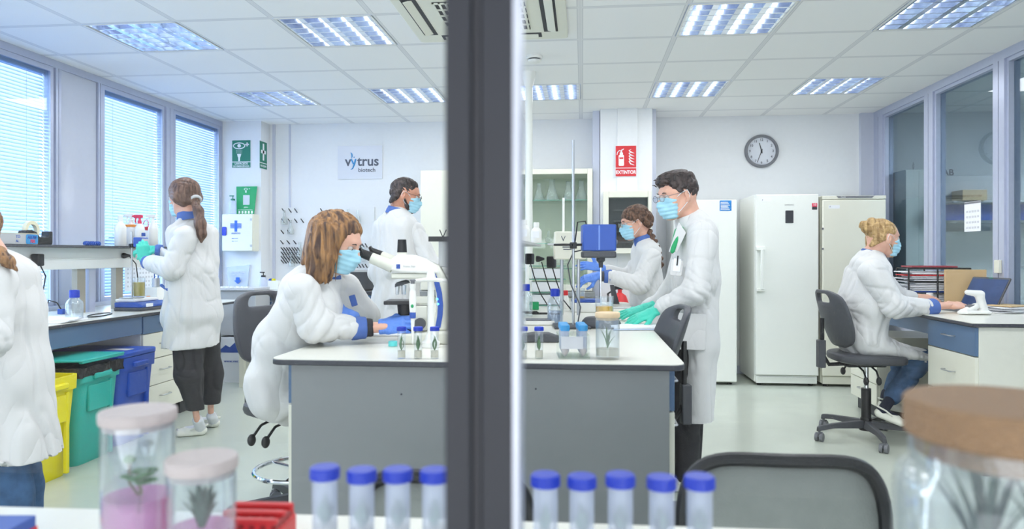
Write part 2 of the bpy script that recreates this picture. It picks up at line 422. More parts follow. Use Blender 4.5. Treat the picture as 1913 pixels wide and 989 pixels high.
# --- back wall with its columns
struct('wall_back', MB().box(-3.9, 6.0, YB, YB + 0.12, 0, ZT), M['wall'])
struct('wall_column_left', MB().box(XL + 0.02, -3.33, 7.13, YB, 0, ZT), M['wall'])
struct('wall_column_middle', MB().box(0.17, 0.66, 6.87, YB, 0, ZT).box(0.33, 0.52, 6.85, 6.87, 0.0, ZT), M['wall'])
struct('trim_1', MB().box(0.10, 0.165, 6.95, YB, 0, ZT).box(0.665, 0.70, 6.92, YB, 0, ZT), M['wallgrey'])
struct('trim_2', MB().box(-3.30, -3.27, 7.335, YB, 0, ZT).box(-3.12, -3.10, 7.34, YB, 0, ZT).box(2.72, 2.86, 7.30, YB, 0, ZT), M['wallgrey'])
struct('baseboard_back', MB().box(0.7, 2.86, 7.335, YB, 0, 0.08), M['wallgrey'])

# --- left window wall
struct('wall_left', MB().box(XL - 0.1, XL, -2.5, YB, 0, 0.78), M['wallgrey'])
struct('wall_left_panel', MB().box(XL - 0.06, XL + 0.004, 4.815, 5.205, 0.78, ZT), M['wallgrey'])
struct('trim_3', MB().box(XL - 0.1, XL + 0.0205, -2.5, 7.13, 2.5355, ZT), M['alu'])
struct('trim_4', MB().box(XL - 0.1, XL + 0.05, -2.5, 7.13, 0.78, 0.83), M['sill'])
panes = [(2.9, 3.78), (3.86, 4.745), (5.262, 6.10), (6.25, 7.10)]
mull = [(3.79, 3.85), (4.76, 4.81), (5.21, 5.25), (6.12, 6.235), (7.10, 7.13)]
struct('trim_5', MB().box(XL - 0.08, XL + 0.02, mull[0][0], mull[0][1], 0.83, 2.535), M['alu'])
for k, (a, c) in enumerate(mull[1:]):
    struct('trim_%d' % (6 + k), MB().box(XL - 0.08, XL + 0.02, a, (a + c) / 2 - 0.003, 0.83, 2.535).box(XL - 0.08, XL + 0.02, (a + c) / 2 + 0.003, c, 0.83, 2.535).box(XL - 0.06, XL + 0.015, (a + c) / 2 - 0.003, (a + c) / 2 + 0.003, 0.83, 2.535), M['alu'])
wn = 0
for a, c in panes:
    wn += 1
    wdw = MB().box(XL - 0.075, XL + 0.012, a, a + 0.03, 0.83, 2.535).box(XL - 0.075, XL + 0.012, c - 0.03, c, 0.83, 2.535).box(XL - 0.075, XL + 0.0119, a + .0301, c - .0301, 2.50, 2.5349).box(XL - 0.075, XL + 0.0119, a + .0301, c - .0301, 0.83, 0.86)
    o = struct('window_%d' % wn, wdw, M['alu'])
    MB().box(XL - 0.006, XL - 0.002, a + 0.03, c - 0.03, 0.86, 2.50).build('window_pane', M['pane'], o)
    bl = thing('venetian_blind', ['pale blue slatted blind nearest the camera, mostly out of the frame', 'pale blue slatted blind behind the tape dispenser, left of the grey wall panel', 'pale blue slatted blind behind the spray bottles, right of the grey wall panel', 'pale blue slatted blind next to the corner column, behind the ponytailed woman'][wn - 1], 'blind', (XL - 0.045, (a + c) / 2, 2.50), 0, 'slatted blinds in the window wall')
    s_ = MB(); L = (c - a) / 2 - 0.035; zt = -0.03; n_ = 66
    for q in range(n_):
        z = zt - q * 0.0245
        s_.cbox((0, 0, z), (0.022, 2 * L, 0.0012), Matrix.Rotation(math.radians(48), 3, 'Y'))
    sl = s_.build('slat', M['slat'], bl); sl['kind'] = 'stuff'
    MB().box(-0.018, 0.018, -L, L, -0.022, 0).build('head_rail', M['alu'], bl)
    MB().box(-0.012, 0.012, -L, L, zt - n_ * 0.0245 - 0.012, zt - n_ * 0.0245).build('bottom_rail', M['alu'], bl)
    for s in (-0.6, 0.6): MB().cyl((0.013, s * L, -0.02), (0.013, s * L, zt - n_ * 0.0245), 0.0012, n=6).build('ladder_cord', M['cord'], bl)
# outdoors beyond the windows
struct('ground_outside', MB().box(-30, -3.9, -12, 28, -0.2, -0.1), M['asphalt'])
for k, (yy, hh, xx) in enumerate(((7.2, 1.55, -6.4), (9.0, 1.35, -6.8), (11.5, 1.7, -7.6))):
    hb = MB(); hb.ball((0, 0, hh / 2 - 0.1), 1, 14, (0.6, 0.85, hh / 2)); hb.cyl((0, 0, -0.1), (0, 0, 0.4), 0.08)
    for v in hb.bm.verts: v.co += Vector(noise.noise_vector(v.co * 3.1)) * 0.12
    o = hb.build('shrub', M['hedge'], None, True, loc=(xx, yy, 0)); tag(o, ['blurred blue-grey shrub outdoors seen through the blind, nearest the room', 'blurred blue-grey shrub outdoors, the middle one seen through the blinds', 'blurred blue-grey shrub outdoors, farthest along the window wall'][k], 'shrub')

# --- right glazed partition
struct('wall_right', MB().box(XR, XR + 0.08, 0.6, YB, 0, 0.74), M['wallgrey'])
struct('trim_10', MB().box(XR - 0.0205, XR + 0.0805, 0.6, YB, 2.525, ZT), M['alu'])
struct('trim_11', MB().box(XR - 0.02, XR + 0.08, 0.6, YB, 0.74, 0.80), M['alu'])
rm = [(7.10, 7.30), (6.12, 6.27), (5.13, 5.265), (4.14, 4.28), (3.15, 3.29), (2.16, 2.3)]
for k, (a, c) in enumerate(rm):
    struct('trim_%d' % (12 + k), MB().box(XR - 0.02, XR + 0.08, a, (a + c) / 2 - 0.004, 0.8, 2.525).box(XR - 0.02, XR + 0.08, (a + c) / 2 + 0.004, c, 0.8, 2.525).box(XR - 0.008, XR + 0.07, (a + c) / 2 - 0.004, (a + c) / 2 + 0.004, 0.8, 2.525), M['alu'])
for k in range(len(rm) - 1):
    a, c = rm[k + 1][1], rm[k][0]
    wn += 1
    o = struct('window_%d' % wn, MB().box(XR - 0.005, XR + 0.07, a, a + 0.025, 0.8, 2.525).box(XR - 0.005, XR + 0.07, c - 0.025, c, 0.8, 2.525).box(XR - 0.005, XR + 0.07, a + .0251, c - .0251, 2.50, 2.5249).box(XR - 0.005, XR + 0.07, a + .0251, c - .0251, 0.8, 0.825), M['alu'])
    MB().box(XR + 0.03, XR + 0.036, a + 0.025, c - 0.025, 0.825, 2.5).build('window_pane', M['pane2'], o)
struct('wall_far_right', MB().box(5.6, 5.7, 0.6, YB, 0, ZT), M['wall'])
struct('wall_side_room_front', MB().box(XR, 5.7, 0.5, 0.6, 0, ZT), M['wall'])

struct('wall_corridor', MB().box(-4.5, 4.5, -2.6, -2.5, 0, ZT), M['wall'])
struct('wall_corridor_left', MB().box(-3.9, -3.8, -2.5, 0.4, 0.0, ZT), M['wall'])
struct('wall_corridor_right', MB().box(3.0, 3.1, -2.5, 0.5, 0.0, ZT), M['wall'])
# --- front glazed partition between camera and laboratory
def post_x(px): return PY(px, 475, YP).x
x0, x1, x2, x3 = post_x(831), post_x(880), post_x(898), post_x(968)
mu = MB().box(x0, x1, YP, YP + 0.05, 0.0, ZT).box(x1 - .0005, x2 + .0005, YP + 0.012, YP + 0.045, 0, ZT).box(x2, x3 - 0.004, YP, YP + 0.05, 0, ZT)
struct('door_1_frame_post', mu, M['aludark'], bevel=0.0015)
struct('trim_20', MB().box(x1 + 0.001, x2 - 0.001, YP + 0.004, YP + 0.012, 0, ZT), M['seam'])
struct('trim_21', MB().box(x3 - 0.004, x3, YP, YP + 0.05, 0, ZT), M['alu'])
struct('trim_22', MB().box(XL, x0, YP, YP + 0.05, 0, 0.05).box(x3, 2.9, YP, YP + 0.05, 0, 0.05), M['aludark'])
struct('trim_23', MB().box(XL, x0, YP, YP + 0.05, 2.54, ZT).box(x3, 2.9, YP, YP + 0.05, 2.54, ZT), M['aludark'])
struct('window_20', MB().box(XL, x0, YP + 0.021, YP + 0.027, 0.05, 2.54), M['front'])
struct('window_21', MB().box(x3, 2.86, YP + 0.021, YP + 0.027, 0.05, 2.54), M['front'])

# ================================================================== CEILING FITTINGS
mrefl = mat('sky_tinted_mirror_louvre', (232, 239, 254), 0.22, 0.9, var=0.15, scale=12)  # blue of the mirrored sky is put into the metal tint
mtube = mat('fluorescent_tube', (255, 255, 255), 0.4, emit=(240, 246, 255), estr=4.0)
mhouse = mat('luminaire_reflector', (196, 210, 250), 0.3, 0.6, var=0.25, scale=9)  # same sky blue mixed into the housing colour
def luminaire():
    r = thing('ceiling_light', 'x', 'ceiling light', (0, 0, 0), 0, 'recessed louvre lights in the tiled ceiling')
    h = 0.295
    MB().box(-h, h, -h, -h + .012, -.004, .004).box(-h, h, h - .012, h, -.004, .004).box(-h, -h + .012, -h, h, -.004, .004).box(h - .012, h, -h, h, -.004, .004).build('frame', M['whitep'], r)
    MB().box(-.3, .3, -.3, .3, .085, .095).box(-.3, -.292, -.3, .3, 0, .09).box(.292, .3, -.3, .3, 0, .09).box(-.3, .3, -.3, -.292, 0, .09).box(-.3, .3, .292, .3, 0, .09).build('housing', mhouse, r)
    lv = MB()
    for k in range(5):
        x = -.283 + k * .1415
        lv.prism([(x - .018, .0), (x + .018, .0), (x + .006, .03), (x + .002, .055), (x - .002, .055), (x - .006, .03)], 'y', -.283, .283)
    for k in range(7):
        y = -.283 + k * .0943
        lv.prism([(y - .006, .0), (y + .006, .0), (y + .0015, .045), (y - .0015, .045)], 'x', -.283, .283)
    lv.build('louvre', mrefl, r)
    for k in range(4):
        x = -.212 + k * .1415
        MB().cyl((x, -.28, .062), (x, .28, .062), .009, n=12).build('tube', mtube, r, True)
    return r
proto = luminaire()
names = {(-5, -1): 'square louvre ceiling light nearest the left window wall', (-3, -1): 'square louvre ceiling light left of the air conditioner, above the logo sign', (1, -1): 'large square louvre ceiling light at the top edge, above the wall clock',
         (3, -1): 'square louvre ceiling light at the top right corner of the view', (-5, 2): 'small far louvre ceiling light above the emergency eyewash sign', (-3, 2): 'far louvre ceiling light just left of the dark mullion, above the logo sign',
         (-1, 2): 'far louvre ceiling light behind the top of the white ceiling pole', (1, 2): 'far louvre ceiling light above and left of the wall clock', (3, 2): 'far louvre ceiling light above the rightmost refrigerator'}
for (i, j) in LUM:
    loc = (GX + .6 * i + .3, GY + .6 * j + .3, ZT)
    lab = names.get((i, j), 'square louvre ceiling light nearest the glass front, %s' % {-5: 'over the window worktop', -3: 'over the woman at the left edge', -1: 'over the near end of the island', 1: 'over the tall man', 3: 'over the right desk'}[i])
    if (i, j) == LUM[0]: o = proto; o.location = loc; o['label'] = lab
    else: o = dup(proto, loc, 0, lab)
    a = area_light('lamp_glow', (loc[0], loc[1], ZT - 0.012), (0, 0, 0), 0.56, 0.56, LUM_POWER, (1.0, 0.985, 0.95))
    a.parent = o; a.location = (0, 0, -0.012)

sr = dup(proto, (4.3, 5.2, ZT - .012), 0, 'added louvre ceiling light brightening the side room, unseen behind the partition frame', 'added side room light')  # unseen luminaire, added because the side room came out dark
a = area_light('lamp_glow', (4.3, 5.2, ZT - .03), (0, 0, 0), .56, .56, 60, (1.0, 1.0, .96))  # fill for the side room, goes with the added luminaire
# air conditioner cassette
ac = thing('air_conditioner', 'square cream ceiling cassette air conditioner with louvred intake, behind the mullion', 'air conditioner', (-0.56, 4.03, ZT))
MB().rrect(-.47, .47, -.47, .47, -.03, 0.0, .03).build('fascia', M['ac'], ac, bevel=.006)
g = MB().box(-.25, .25, -.25, .25, -.034, -.0301); g.build('intake_backing', M['dark'], ac)
g = MB()
for k in range(15): g.box(-.25 + k * .0345, -.25 + k * .0345 + .012, -.25, .25, -.04, -.034)
for k in range(6): g.box(-.25, .25, -.25 + k * .0976, -.25 + k * .0976 + .012, -.041, -.034)
g.build('intake_grille', M['ac'], ac)
for a in range(4):
    R = rotz(a * pi / 2)
    c = R @ Vector((.37, 0, -.031)); v = MB().cbox(c, (.085, .62, .003), R).build('vent_slot', M['dark'], ac)
    c = R @ Vector((.375, 0, -.036)); MB().cbox(c, (.05, .58, .008), R @ Matrix.Rotation(math.radians(14), 3, 'Y')).build('vent_flap', M['ac'], ac, bevel=.003)
sm = thing('smoke_detector', 'round white smoke detector on the ceiling beside the mullion', 'smoke detector', (-0.335, 4.98, ZT))
MB().lathe([(.055, 0), (.058, -.012), (.052, -.022)], n=28).build('base', M['whitep'], sm, True)
MB().lathe([(.040, -.022), (.040, -.030)], n=28).build('sensor_gap', M['dark'], sm)
MB().lathe([(.046, -.030), (.044, -.042), (.03, -.05), (0.0001, -.052)], n=28, cap=False).build('cover', M['whitep'], sm, True)
# ================================================================== FURNITURE
def handle(parent, c, length, axis, out, m=None, name='handle'):
    """bow handle: axis = unit vector along the bar, out = unit vector away from the front"""
    c = Vector(c); ax = Vector(axis); ou = Vector(out); L = length / 2
    MB().tube([c - ax * L, c - ax * L + ou * .02, c - ax * (L - .008) + ou * .027, c + ax * (L - .008) + ou * .027, c + ax * L + ou * .02, c + ax * L], .004, 8).build(name, m or M['steel'], parent, True)

# ---------- central island bench
IX0, IX1, IY0, IY1, IZ = -1.105, 0.345, 2.42, 5.55, 0.83
wt = thing('island_worktop', 'long white worktop with dark rounded edge on the grey island bench', 'worktop', (0, 0, 0))
MB().rrect(IX0, IX1, IY0, IY1, IZ - .022, IZ - .003, .05).build('edge_band', M['edge'], wt, bevel=.003)
MB().rrect(IX0 + .002, IX1 - .002, IY0 + .002, IY1, IZ - .0031, IZ, .049).build('laminate_surface', M['top'], wt)
ib = thing('island_bench_cabinet', 'grey panelled island bench body under the white worktop', 'bench', (0, 0, 0))
b = MB().box(IX0 + .065, IX1 - .05, IY0 + .05, IY0 + .07, .02, IZ - .022)
b.build('end_panel', M['panel'], ib)
bd = MB().box(-.42, -.34, IY0 + .07, IY1 - .1, .0, IZ - .0225)
for ya, yb in ((IY0 + .07, 2.88), (3.9, 4.48), (4.49, 5.07)):
    for xa, xb in ((IX0 + .065, -.42), (-.34, IX1 - .05)): bd.box(xa, xb, ya, yb, .08, IZ - .0225); MB().box(xa + .04, xb - .04, ya + .02, yb - .02, 0, .08).build('plinth', M['dark'], ib)
bd.build('body', M['white'], ib)
MB().box(-.32, -.305, IY0 + .0485, IY0 + .05, .03, IZ - .03).box(-.34, -.328, IY0 + .0485, IY0 + .05, .03, IZ - .03).build('panel_joint', M['lgrey'], ib)
for px, py in ((750, 737), (1001, 727)):
    q = PY(px, py, IY0 + .05); MB().cyl(q, q - Vector((0, .003, 0)), .0035, n=10).build('screw_cap', M['dgrey'], ib)
for ya, yb in ((IY0 + .07, 2.88), (3.9, 4.48), (4.49, 5.07)):
    for sx_, xa in ((-1, IX0 + .045), (1, IX1 - .05)):
        xb = xa + .02
        d = MB().box(xa, xb, ya, yb, .66, .80).build('drawer', M['blue'], ib, bevel=.002)
        ox = xa if sx_ < 0 else xb
        handle(d, (ox, (ya + yb) / 2, .74), .12, (0, 1, 0), (sx_, 0, 0))
        d = MB().box(xa, xb, ya, yb, .09, .655).build('door', M['cream'], ib, bevel=.002)
        handle(d, (ox, (ya + yb) / 2, .58), .12, (0, 1, 0), (sx_, 0, 0))

# ---------- left window bench
LB = -2.95
wt = thing('window_worktop', 'long white worktop running under the windows along the left wall', 'worktop', (0, 0, 0))
MB().box(XL + .055, LB, 1.6, 6.0, .778, .797).build('edge_band', M['edge'], wt, bevel=.003)
MB().box(XL + .055, LB - .002, 1.6, 5.999, .797, .80).build('laminate_surface', M['top'], wt)
ap = thing('bench_apron', 'steel blue bench rail under the front edge of the window worktop', 'bench frame', (0, 0, 0))
MB().box(LB - .05, LB - .02, 2.60, 4.56, .66, .777).build('rail', M['blue'], ap, bevel=.002)
MB().box(LB - .07, LB - .05, 2.70, 2.74, .0, .777).build('leg', M['alu'], ap); MB().box(XL + .08, XL + .12, 2.70, 2.74, 0, .777).build('leg', M['alu'], ap)
def drawer_unit(name, label, x0, x1, y0, y1, zt, face, fronts, plinth=.1, body='white', group=None, hl=.11, face_ax='x'):
    """cabinet with a stack of drawers; fronts: list of (z0, z1, material)"""
    u = thing(name, label, 'drawer cabinet', ((x0 + x1) / 2, (y0 + y1) / 2, 0), 0, group)
    w_, d_ = (x1 - x0) / 2, (y1 - y0) / 2
    MB().box(-w_, w_, -d_, d_, plinth, zt).build('body', M[body], u, bevel=.002)
    MB().box(-w_ + .03, w_ - .03, -d_ + .02, d_ - .02, 0, plinth).build('plinth', M['dark'], u)
    for z0, z1, mm in fronts:
        if face_ax == 'x':
            xa = w_ if face > 0 else -w_ - .018
            d = MB().box(xa, xa + .018, -d_ + .003, d_ - .003, z0 + .003, z1 - .003).build('drawer', M[mm], u, bevel=.0015)
            handle(d, (xa + (.018 if face > 0 else 0), 0, (z0 + z1) / 2 + .01), hl, (0, 1, 0), (face, 0, 0))
    return u
drawer_unit('drawer_cabinet', 'white four-drawer cabinet with blue top drawer, left of the ponytailed woman', XL + .25, LB - .04, 4.575, 5.07, .775, 1, [(.65, .775, 'blue'), (.47, .65, 'cream'), (.285, .47, 'cream'), (.1, .285, 'cream')], group='drawer cabinets under the window worktop')
drawer_unit('drawer_cabinet', 'white four-drawer cabinet with blue top drawer, behind the legs of the ponytailed woman', XL + .25, LB - .04, 5.08, 5.58, .775, 1, [(.65, .775, 'blue'), (.47, .65, 'cream'), (.285, .47, 'cream'), (.1, .285, 'cream')], group='drawer cabinets under the window worktop')
b = thing('under_bench_panel', 'grey back panel in the dark space below the window worktop', 'panel', (0, 0, 0))
MB().box(XL + .02, XL + .05, 1.7, 4.56, .0, .775).build('panel', M['panel'], b)
MB().box(XL + .045, XL + .055, 3.62, 3.66, 0, .775).build('panel_joint', M['alu'], b)
# shelf and socket rail over the window bench
SY0, SY1 = 2.6, 5.42
sh = thing('window_service_shelf', 'white socket trunking with dark shelf on posts above the window worktop', 'shelf', (0, 0, 0))
MB().box(-3.56, -3.26, SY0, SY1, 1.243, 1.258).build('shelf_board', M['dgrey'], sh, bevel=.002)
MB().box(-3.44, -3.36, SY0, SY1 - .04, 1.10, 1.243).box(-3.358, -3.352, SY0, SY1 - .04, 1.165, 1.172).build('socket_trunking', M['white'], sh, bevel=.004)
for yy in (3.05, 4.93, 4.53):
    MB().box(-3.425, -3.385, yy - .04, yy + .04, .80, 1.10).build('post', M['post'], sh)
MB().box(-3.43, -3.38, 4.6, 4.66, .80, 1.10).build('post', M['alu'], sh)

# ---------- right desk
DX, DY, DZ = 2.10, 4.06, 0.83
wt = thing('desk_worktop', 'white desk top with dark edge along the right glass partition', 'worktop', (0, 0, 0))
pl = [(DX - .02, DY - .02 + .0), (XR - .03, DY - .02), (XR - .03, 5.9), (DX + .0, 5.9), (DX - .02, 5.88)]
MB().prism(pl, 'z', DZ - .022, DZ - .003).build('edge_band', M['edge'], wt, bevel=.003)
MB().prism([(a - .0 + (.001 if a < 2.5 else -.001), c + (.001 if c < 5 else -.001)) for a, c in pl], 'z', DZ - .0031, DZ).build('laminate_surface', M['top'], wt)
drawer_unit('drawer_cabinet', 'white drawer cabinet with steel blue top drawer under the right desk', DX + .02, XR - .06, DY, DY + .53, .806, -1, [(.645, .806, 'blue'), (.40, .645, 'cream'), (.1, .40, 'cream')], body='offwhite')
drawer_unit('drawer_cabinet', 'low cream drawer cabinet behind the seated man, against the back wall side', DX + .02, XR - .08, 5.35, 5.85, .60, -1, [(.42, .60, 'cream'), (.26, .42, 'cream'), (.1, .26, 'cream')], body='cream')
b = thing('desk_back_panel', 'blue and grey kneehole panel under the right desk', 'panel', (0, 0, 0))
MB().box(XR - .06, XR - .035, DY + .53, 5.34, .05, .807).build('panel', M['panel'], b)
MB().box(DX + .06, DX + .085, DY + .532, 5.34, .70, .807).build('rail', M['blue'], b)

# ---------- refrigerators
def fridge(label, x0, x1, y0, h, m, kind):
    f = thing('refrigerator', label, 'refrigerator', ((x0 + x1) / 2, y0, 0)); w_ = (x1 - x0) / 2; D = YB - .03 - y0
    MB().box(-w_, w_, .055, D, .03, h - (.03 if kind == 3 else 0)).build('body', M[m], f, bevel=.006)
    zd = .10 if kind != 1 else .03
    door = MB().box(-w_ + .001, w_ - .001, 0, .05, zd, h - (.035 if kind == 3 else .002)).build('door', M[m], f, bevel=.010, seg=3)
    MB().box(-w_ + .006, w_ - .006, .048, .056, zd, h - .04).build('door_seal', M['lgrey'], f)
    MB().box(-w_ + .01, w_ - .01, .02, .06, .025, zd - .006).build('kick_plate', M[m], f, bevel=.003)
    for s in (-1, 1): MB().cyl((s * (w_ - .05), .08, 0), (s * (w_ - .05), .08, .03), .02).build('foot', M['black'], f)
    for s in (-1, 1): MB().cyl((s * (w_ - .05), D - .08, 0), (s * (w_ - .05), D - .08, .03), .02).build('foot', M['black'], f)
    return f, door, w_
f, d, w_ = fridge('white refrigerator with a blue energy sticker, left of the tall one with the handle', .84, 1.403, 6.67, 1.70, 'enamel', 1)
st = MB().rrect(w_ - .155, w_ - .05, 1.595, 1.69, -.0015, 0, .004, 'y').build('energy_sticker', mat('sticker_blue', (24, 128, 206), .4, var=.25, scale=40), d)
for k in range(6): MB().box(w_ - .147, w_ - .065 - .008 * (k % 3), -.0022, -.0015, 1.605 + k * .013, 1.611 + k * .013).build('print_line', M['paper'], st)
tr = [(0.0 + .014 * math.cos(a), -.0005, 1.555 + .014 * math.sin(a)) for a in [math.radians(120 + 30 * k) for k in range(11)]]
MB().tube([Vector(q) + Vector((-.02, 0, 0)) for q in tr], .0012, 5).tube([(-.02, -.0005, 1.556), (-.02, -.0005, 1.575)], .0012, 5).build('power_emblem', M['lgrey'], d)
letters('INDESIT', .014, M['lgrey'], d, (-.02, -.0004, 1.532), FACE_Y)
f, d, w_ = fridge('tallest white refrigerator with a long bar handle and black display', 1.565, 2.12, 6.665, 1.744, 'enamel', 2)
h = MB().box(-w_ + .035, -w_ + .06, -.055, -.035, .88, 1.245).build('bar_handle', M['enamel'], d, bevel=.006)
MB().box(-w_ + .0, -w_ + .075, -.04, 0, 1.235, 1.265).box(-w_ + .0, -w_ + .075, -.04, 0, .862, .89).build('handle_mount', M['enamel'], d, bevel=.005)
MB().rrect(.0 - .015, .055, 1.48, 1.595, -.003, 0, .006, 'y').build('display', M['dark'], d)
letters('SAMSUNG', .018, M['mgrey'], d, (.02, -.0006, 1.645), FACE_Y)
s_ = MB().box(w_ - .06, w_ - .015, -.001, 0, 1.60, 1.66).build('warranty_sticker', M['dark'], d)
MB().box(w_ - .06, w_ - .015, -.0016, -.001, 1.627, 1.66).build('sticker_band', M['inkred'], s_)
letters('10', .03, M['paper'], s_, (w_ - .0375, -.0022, 1.644), FACE_Y)
MB().box(-w_ + .05, -w_ + .14, -.001, 0, 1.675, 1.705).build('label_strip', M['paper'], d)
letters('F', .02, M['text'], d, (-w_ + .062, -.0016, 1.69), FACE_Y)
MB().box(-w_ + .03, w_ - .03, -.002, .0, .085, .09).build('grille_line', M['lgrey'], d)
f, d, w_ = fridge('cream refrigerator with a grey control strip on top, rightmost of the three', 2.15, 2.70, 6.665, 1.725, 'cream', 3)
MB().box(-w_, w_, 0.0, .6, 1.693, 1.725).build('top_cap', M['cream'], f, bevel=.004)
MB().prism([(-w_ + .12, 1.722), (w_ - .10, 1.722), (w_ - .125, 1.703), (-w_ + .14, 1.703)], 'y', -.003, 0).build('control_strip', M['mgrey'], f)
letters('Candy', .016, M['paper'], f, (-w_ + .18, -.0036, 1.7125), FACE_Y)
MB().box(-w_ + .055, -w_ + .15, -.001, 0, 1.61, 1.64).build('label_strip', M['paper'], d)
letters('F', .02, M['text'], d, (-w_ + .068, -.0016, 1.625), FACE_Y)
for z in (1.42, 1.24): MB().box(-w_ - .001, -w_ + .012, -.004, .01, z, z + .015).build('hinge_cap', M['mgrey'], d)

# ---------- chairs
def circle(r, z, n=40, c=(0, 0)): return [(c[0] + r * math.cos(2 * pi * k / n), c[1] + r * math.sin(2 * pi * k / n), z) for k in range(n)]
def lab_chair(label, loc, rot, seat_z, back_lo, back_hi, base_rot=0.0, ring=None, hole=True, r_base=.31, tilt=0.0, mseat='dgrey', depth=.44):
    """faces local +y ; backrest on local -y"""
    c = thing('lab_chair', label, 'chair', loc, rot)
    b = MB(); n = 28; N = 10
    rings = []
    for z, s in ((-.03, .86), (-.018, .97), (0, 1.0), (.018, .985), (.028, .93), (.031, .6), (.028, .0)):
        ring_ = []
        for k in range(n):
            a = 2 * pi * k / n; ca, sa = math.cos(a), math.sin(a)
            x = .225 * s * math.copysign(abs(ca) ** .7, ca); y = depth / 2 * s * math.copysign(abs(sa) ** .7, sa)
            dip = -.018 * max(0, y / .22) ** 2
            ring_.append(b.bm.verts.new((x, y, seat_z + z + dip)))
        rings.append(ring_)
    for p, q in zip(rings, rings[1:]):
        for k in range(n): b.bm.faces.new((p[k], p[(k + 1) % n], q[(k + 1) % n], q[k]))
    b.bm.faces.new(rings[0][::-1])
    b.build('seat', M[mseat], c, True)
    # backrest: curved shell
    b = MB(); H = back_hi - back_lo; nu, nv = 14, 14; lay = []
    for side in (0, 1):
        g_ = []
        for i in range(nu + 1):
            v = -1 + 2 * i / nu; row = []
            half = .205 * (1 - .16 * max(0, v) ** 2 - .30 * max(0, -v) ** 2) * (1 - abs(v) ** 7) ** .25 if abs(v) < 1 else .06
            half = max(half, .07)
            for j in range(nv + 1):
                u = -1 + 2 * j / nv; x = half * math.sin(u * pi / 2)
                y = -.25 - tilt * (v * H / 2) + .055 * (x / .2) ** 2 + .02 * v * v * (1 if v < 0 else .4)
                thk = .022 * (1 - abs(u) ** 4 * .6)
                row.append(b.bm.verts.new((x, y + (thk if side else -thk * .6), (back_lo + back_hi) / 2 + v * H / 2)))
            g_.append(row)
        lay.append(g_)
    hole_cells = {(i, j) for i in (11, 12) for j in (5, 6, 7, 8)} if hole else set()
    def q4(a_, b_, c_, d_): b.bm.faces.new((a_, b_, c_, d_))
    for i in range(nu):
        for j in range(nv):
            if (i, j) in hole_cells: continue
            q4(lay[0][i][j], lay[0][i + 1][j], lay[0][i + 1][j + 1], lay[0][i][j + 1]); q4(lay[1][i][j], lay[1][i][j + 1], lay[1][i + 1][j + 1], lay[1][i + 1][j])
    for i in range(nu):
        q4(lay[0][i][0], lay[1][i][0], lay[1][i + 1][0], lay[0][i + 1][0]); q4(lay[0][i][nv], lay[0][i + 1][nv], lay[1][i + 1][nv], lay[1][i][nv])
    for j in range(nv):
        q4(lay[0][0][j], lay[0][0][j + 1], lay[1][0][j + 1], lay[1][0][j]); q4(lay[0][nu][j], lay[1][nu][j], lay[1][nu][j + 1], lay[0][nu][j + 1])
    if hole:
        for i in (11, 12):
            q4(lay[0][i][5], lay[0][i + 1][5], lay[1][i + 1][5], lay[1][i][5]); q4(lay[0][i][9], lay[1][i][9], lay[1][i + 1][9], lay[0][i + 1][9])
        for j in (5, 6, 7, 8):
            q4(lay[0][11][j], lay[1][11][j], lay[1][11][j + 1], lay[0][11][j + 1]); q4(lay[0][13][j], lay[0][13][j + 1], lay[1][13][j + 1], lay[1][13][j])
    o = b.build('backrest', M['dgrey'], c, True)
    s = o.modifiers.new('s', 'SUBSURF'); s.levels = 1; s.render_levels = 1
    bm_ = (back_lo + back_hi) / 2
    MB().tube([(0, -.12, seat_z - .045), (0, -.24, seat_z - .05), (0, -.285, seat_z + .02), (0, -.285, bm_)], .013, 8).build('back_support', M['black'], c, True)
    MB().box(-.028, .028, -.315, -.27, seat_z - .07, seat_z + .11).build('height_bracket', M['dgrey'], c, bevel=.006)
    MB().box(-.07, .07, -.15, .10, seat_z - .06, seat_z - .032).build('mechanism', M['black'], c, bevel=.008)
    for s, dy in ((1, -.08), (1, .0), (-1, -.04)):
        MB().tube([(s * .05, dy, seat_z - .05), (s * .15, dy - .01, seat_z - .07), (s * .19, dy - .015, seat_z - .11)], [.006, .006, .006], 8).ball((s * .197, dy - .018, seat_z - .125), .02, 10, (1.0, .8, 1.3)).build('lever', M['black'], c, True)
    MB().cyl((0, 0, .30), (0, 0, seat_z - .05), .0145).build('gas_piston', M['chrome'], c, True)
    MB().cyl((0, 0, .09), (0, 0, .33), .030, .030, 20).cyl((0, 0, .06), (0, 0, .14), .042, .034, 20).build('column_sleeve', M['black'], c, True)
    if ring:
        zr, rr = ring
        rg = MB().tube(circle(rr, zr), .010, 8, True).cyl((0, 0, zr - .025), (0, 0, zr + .025), .036)
        for k in range(3): a = 2 * pi * k / 3 + .4; rg.tube([(0, 0, zr), (rr * math.cos(a), rr * math.sin(a), zr)], .008, 8)
        rg.build('foot_ring', M['chrome'], c, True)
    sb = MB()
    for k in range(5):
        a = base_rot + 2 * pi * k / 5; d_ = Vector((math.cos(a), math.sin(a), 0)); sd = Vector((-d_.y, d_.x, 0)); prev = None
        for t, w2, z0, z1 in ((.0, .026, .075, .125), (.3, .024, .078, .12), (.7, .020, .082, .11), (.95, .018, .07, .10), (1.0, .014, .062, .092)):
            p = d_ * (r_base * t); cur = [sb.bm.verts.new(p + sd * w2 + UP * z0), sb.bm.verts.new(p + sd * w2 * .7 + UP * z1), sb.bm.verts.new(p - sd * w2 * .7 + UP * z1), sb.bm.verts.new(p - sd * w2 + UP * z0)]
            if prev:
                for q in range(4): sb.bm.faces.new((prev[q], prev[(q + 1) % 4], cur[(q + 1) % 4], cur[q]))
            else: sb.bm.faces.new(cur[::-1])
            prev = cur
        sb.bm.faces.new(prev)
    sb.build('star_base', M['dgrey'], c, True, bevel=.003)
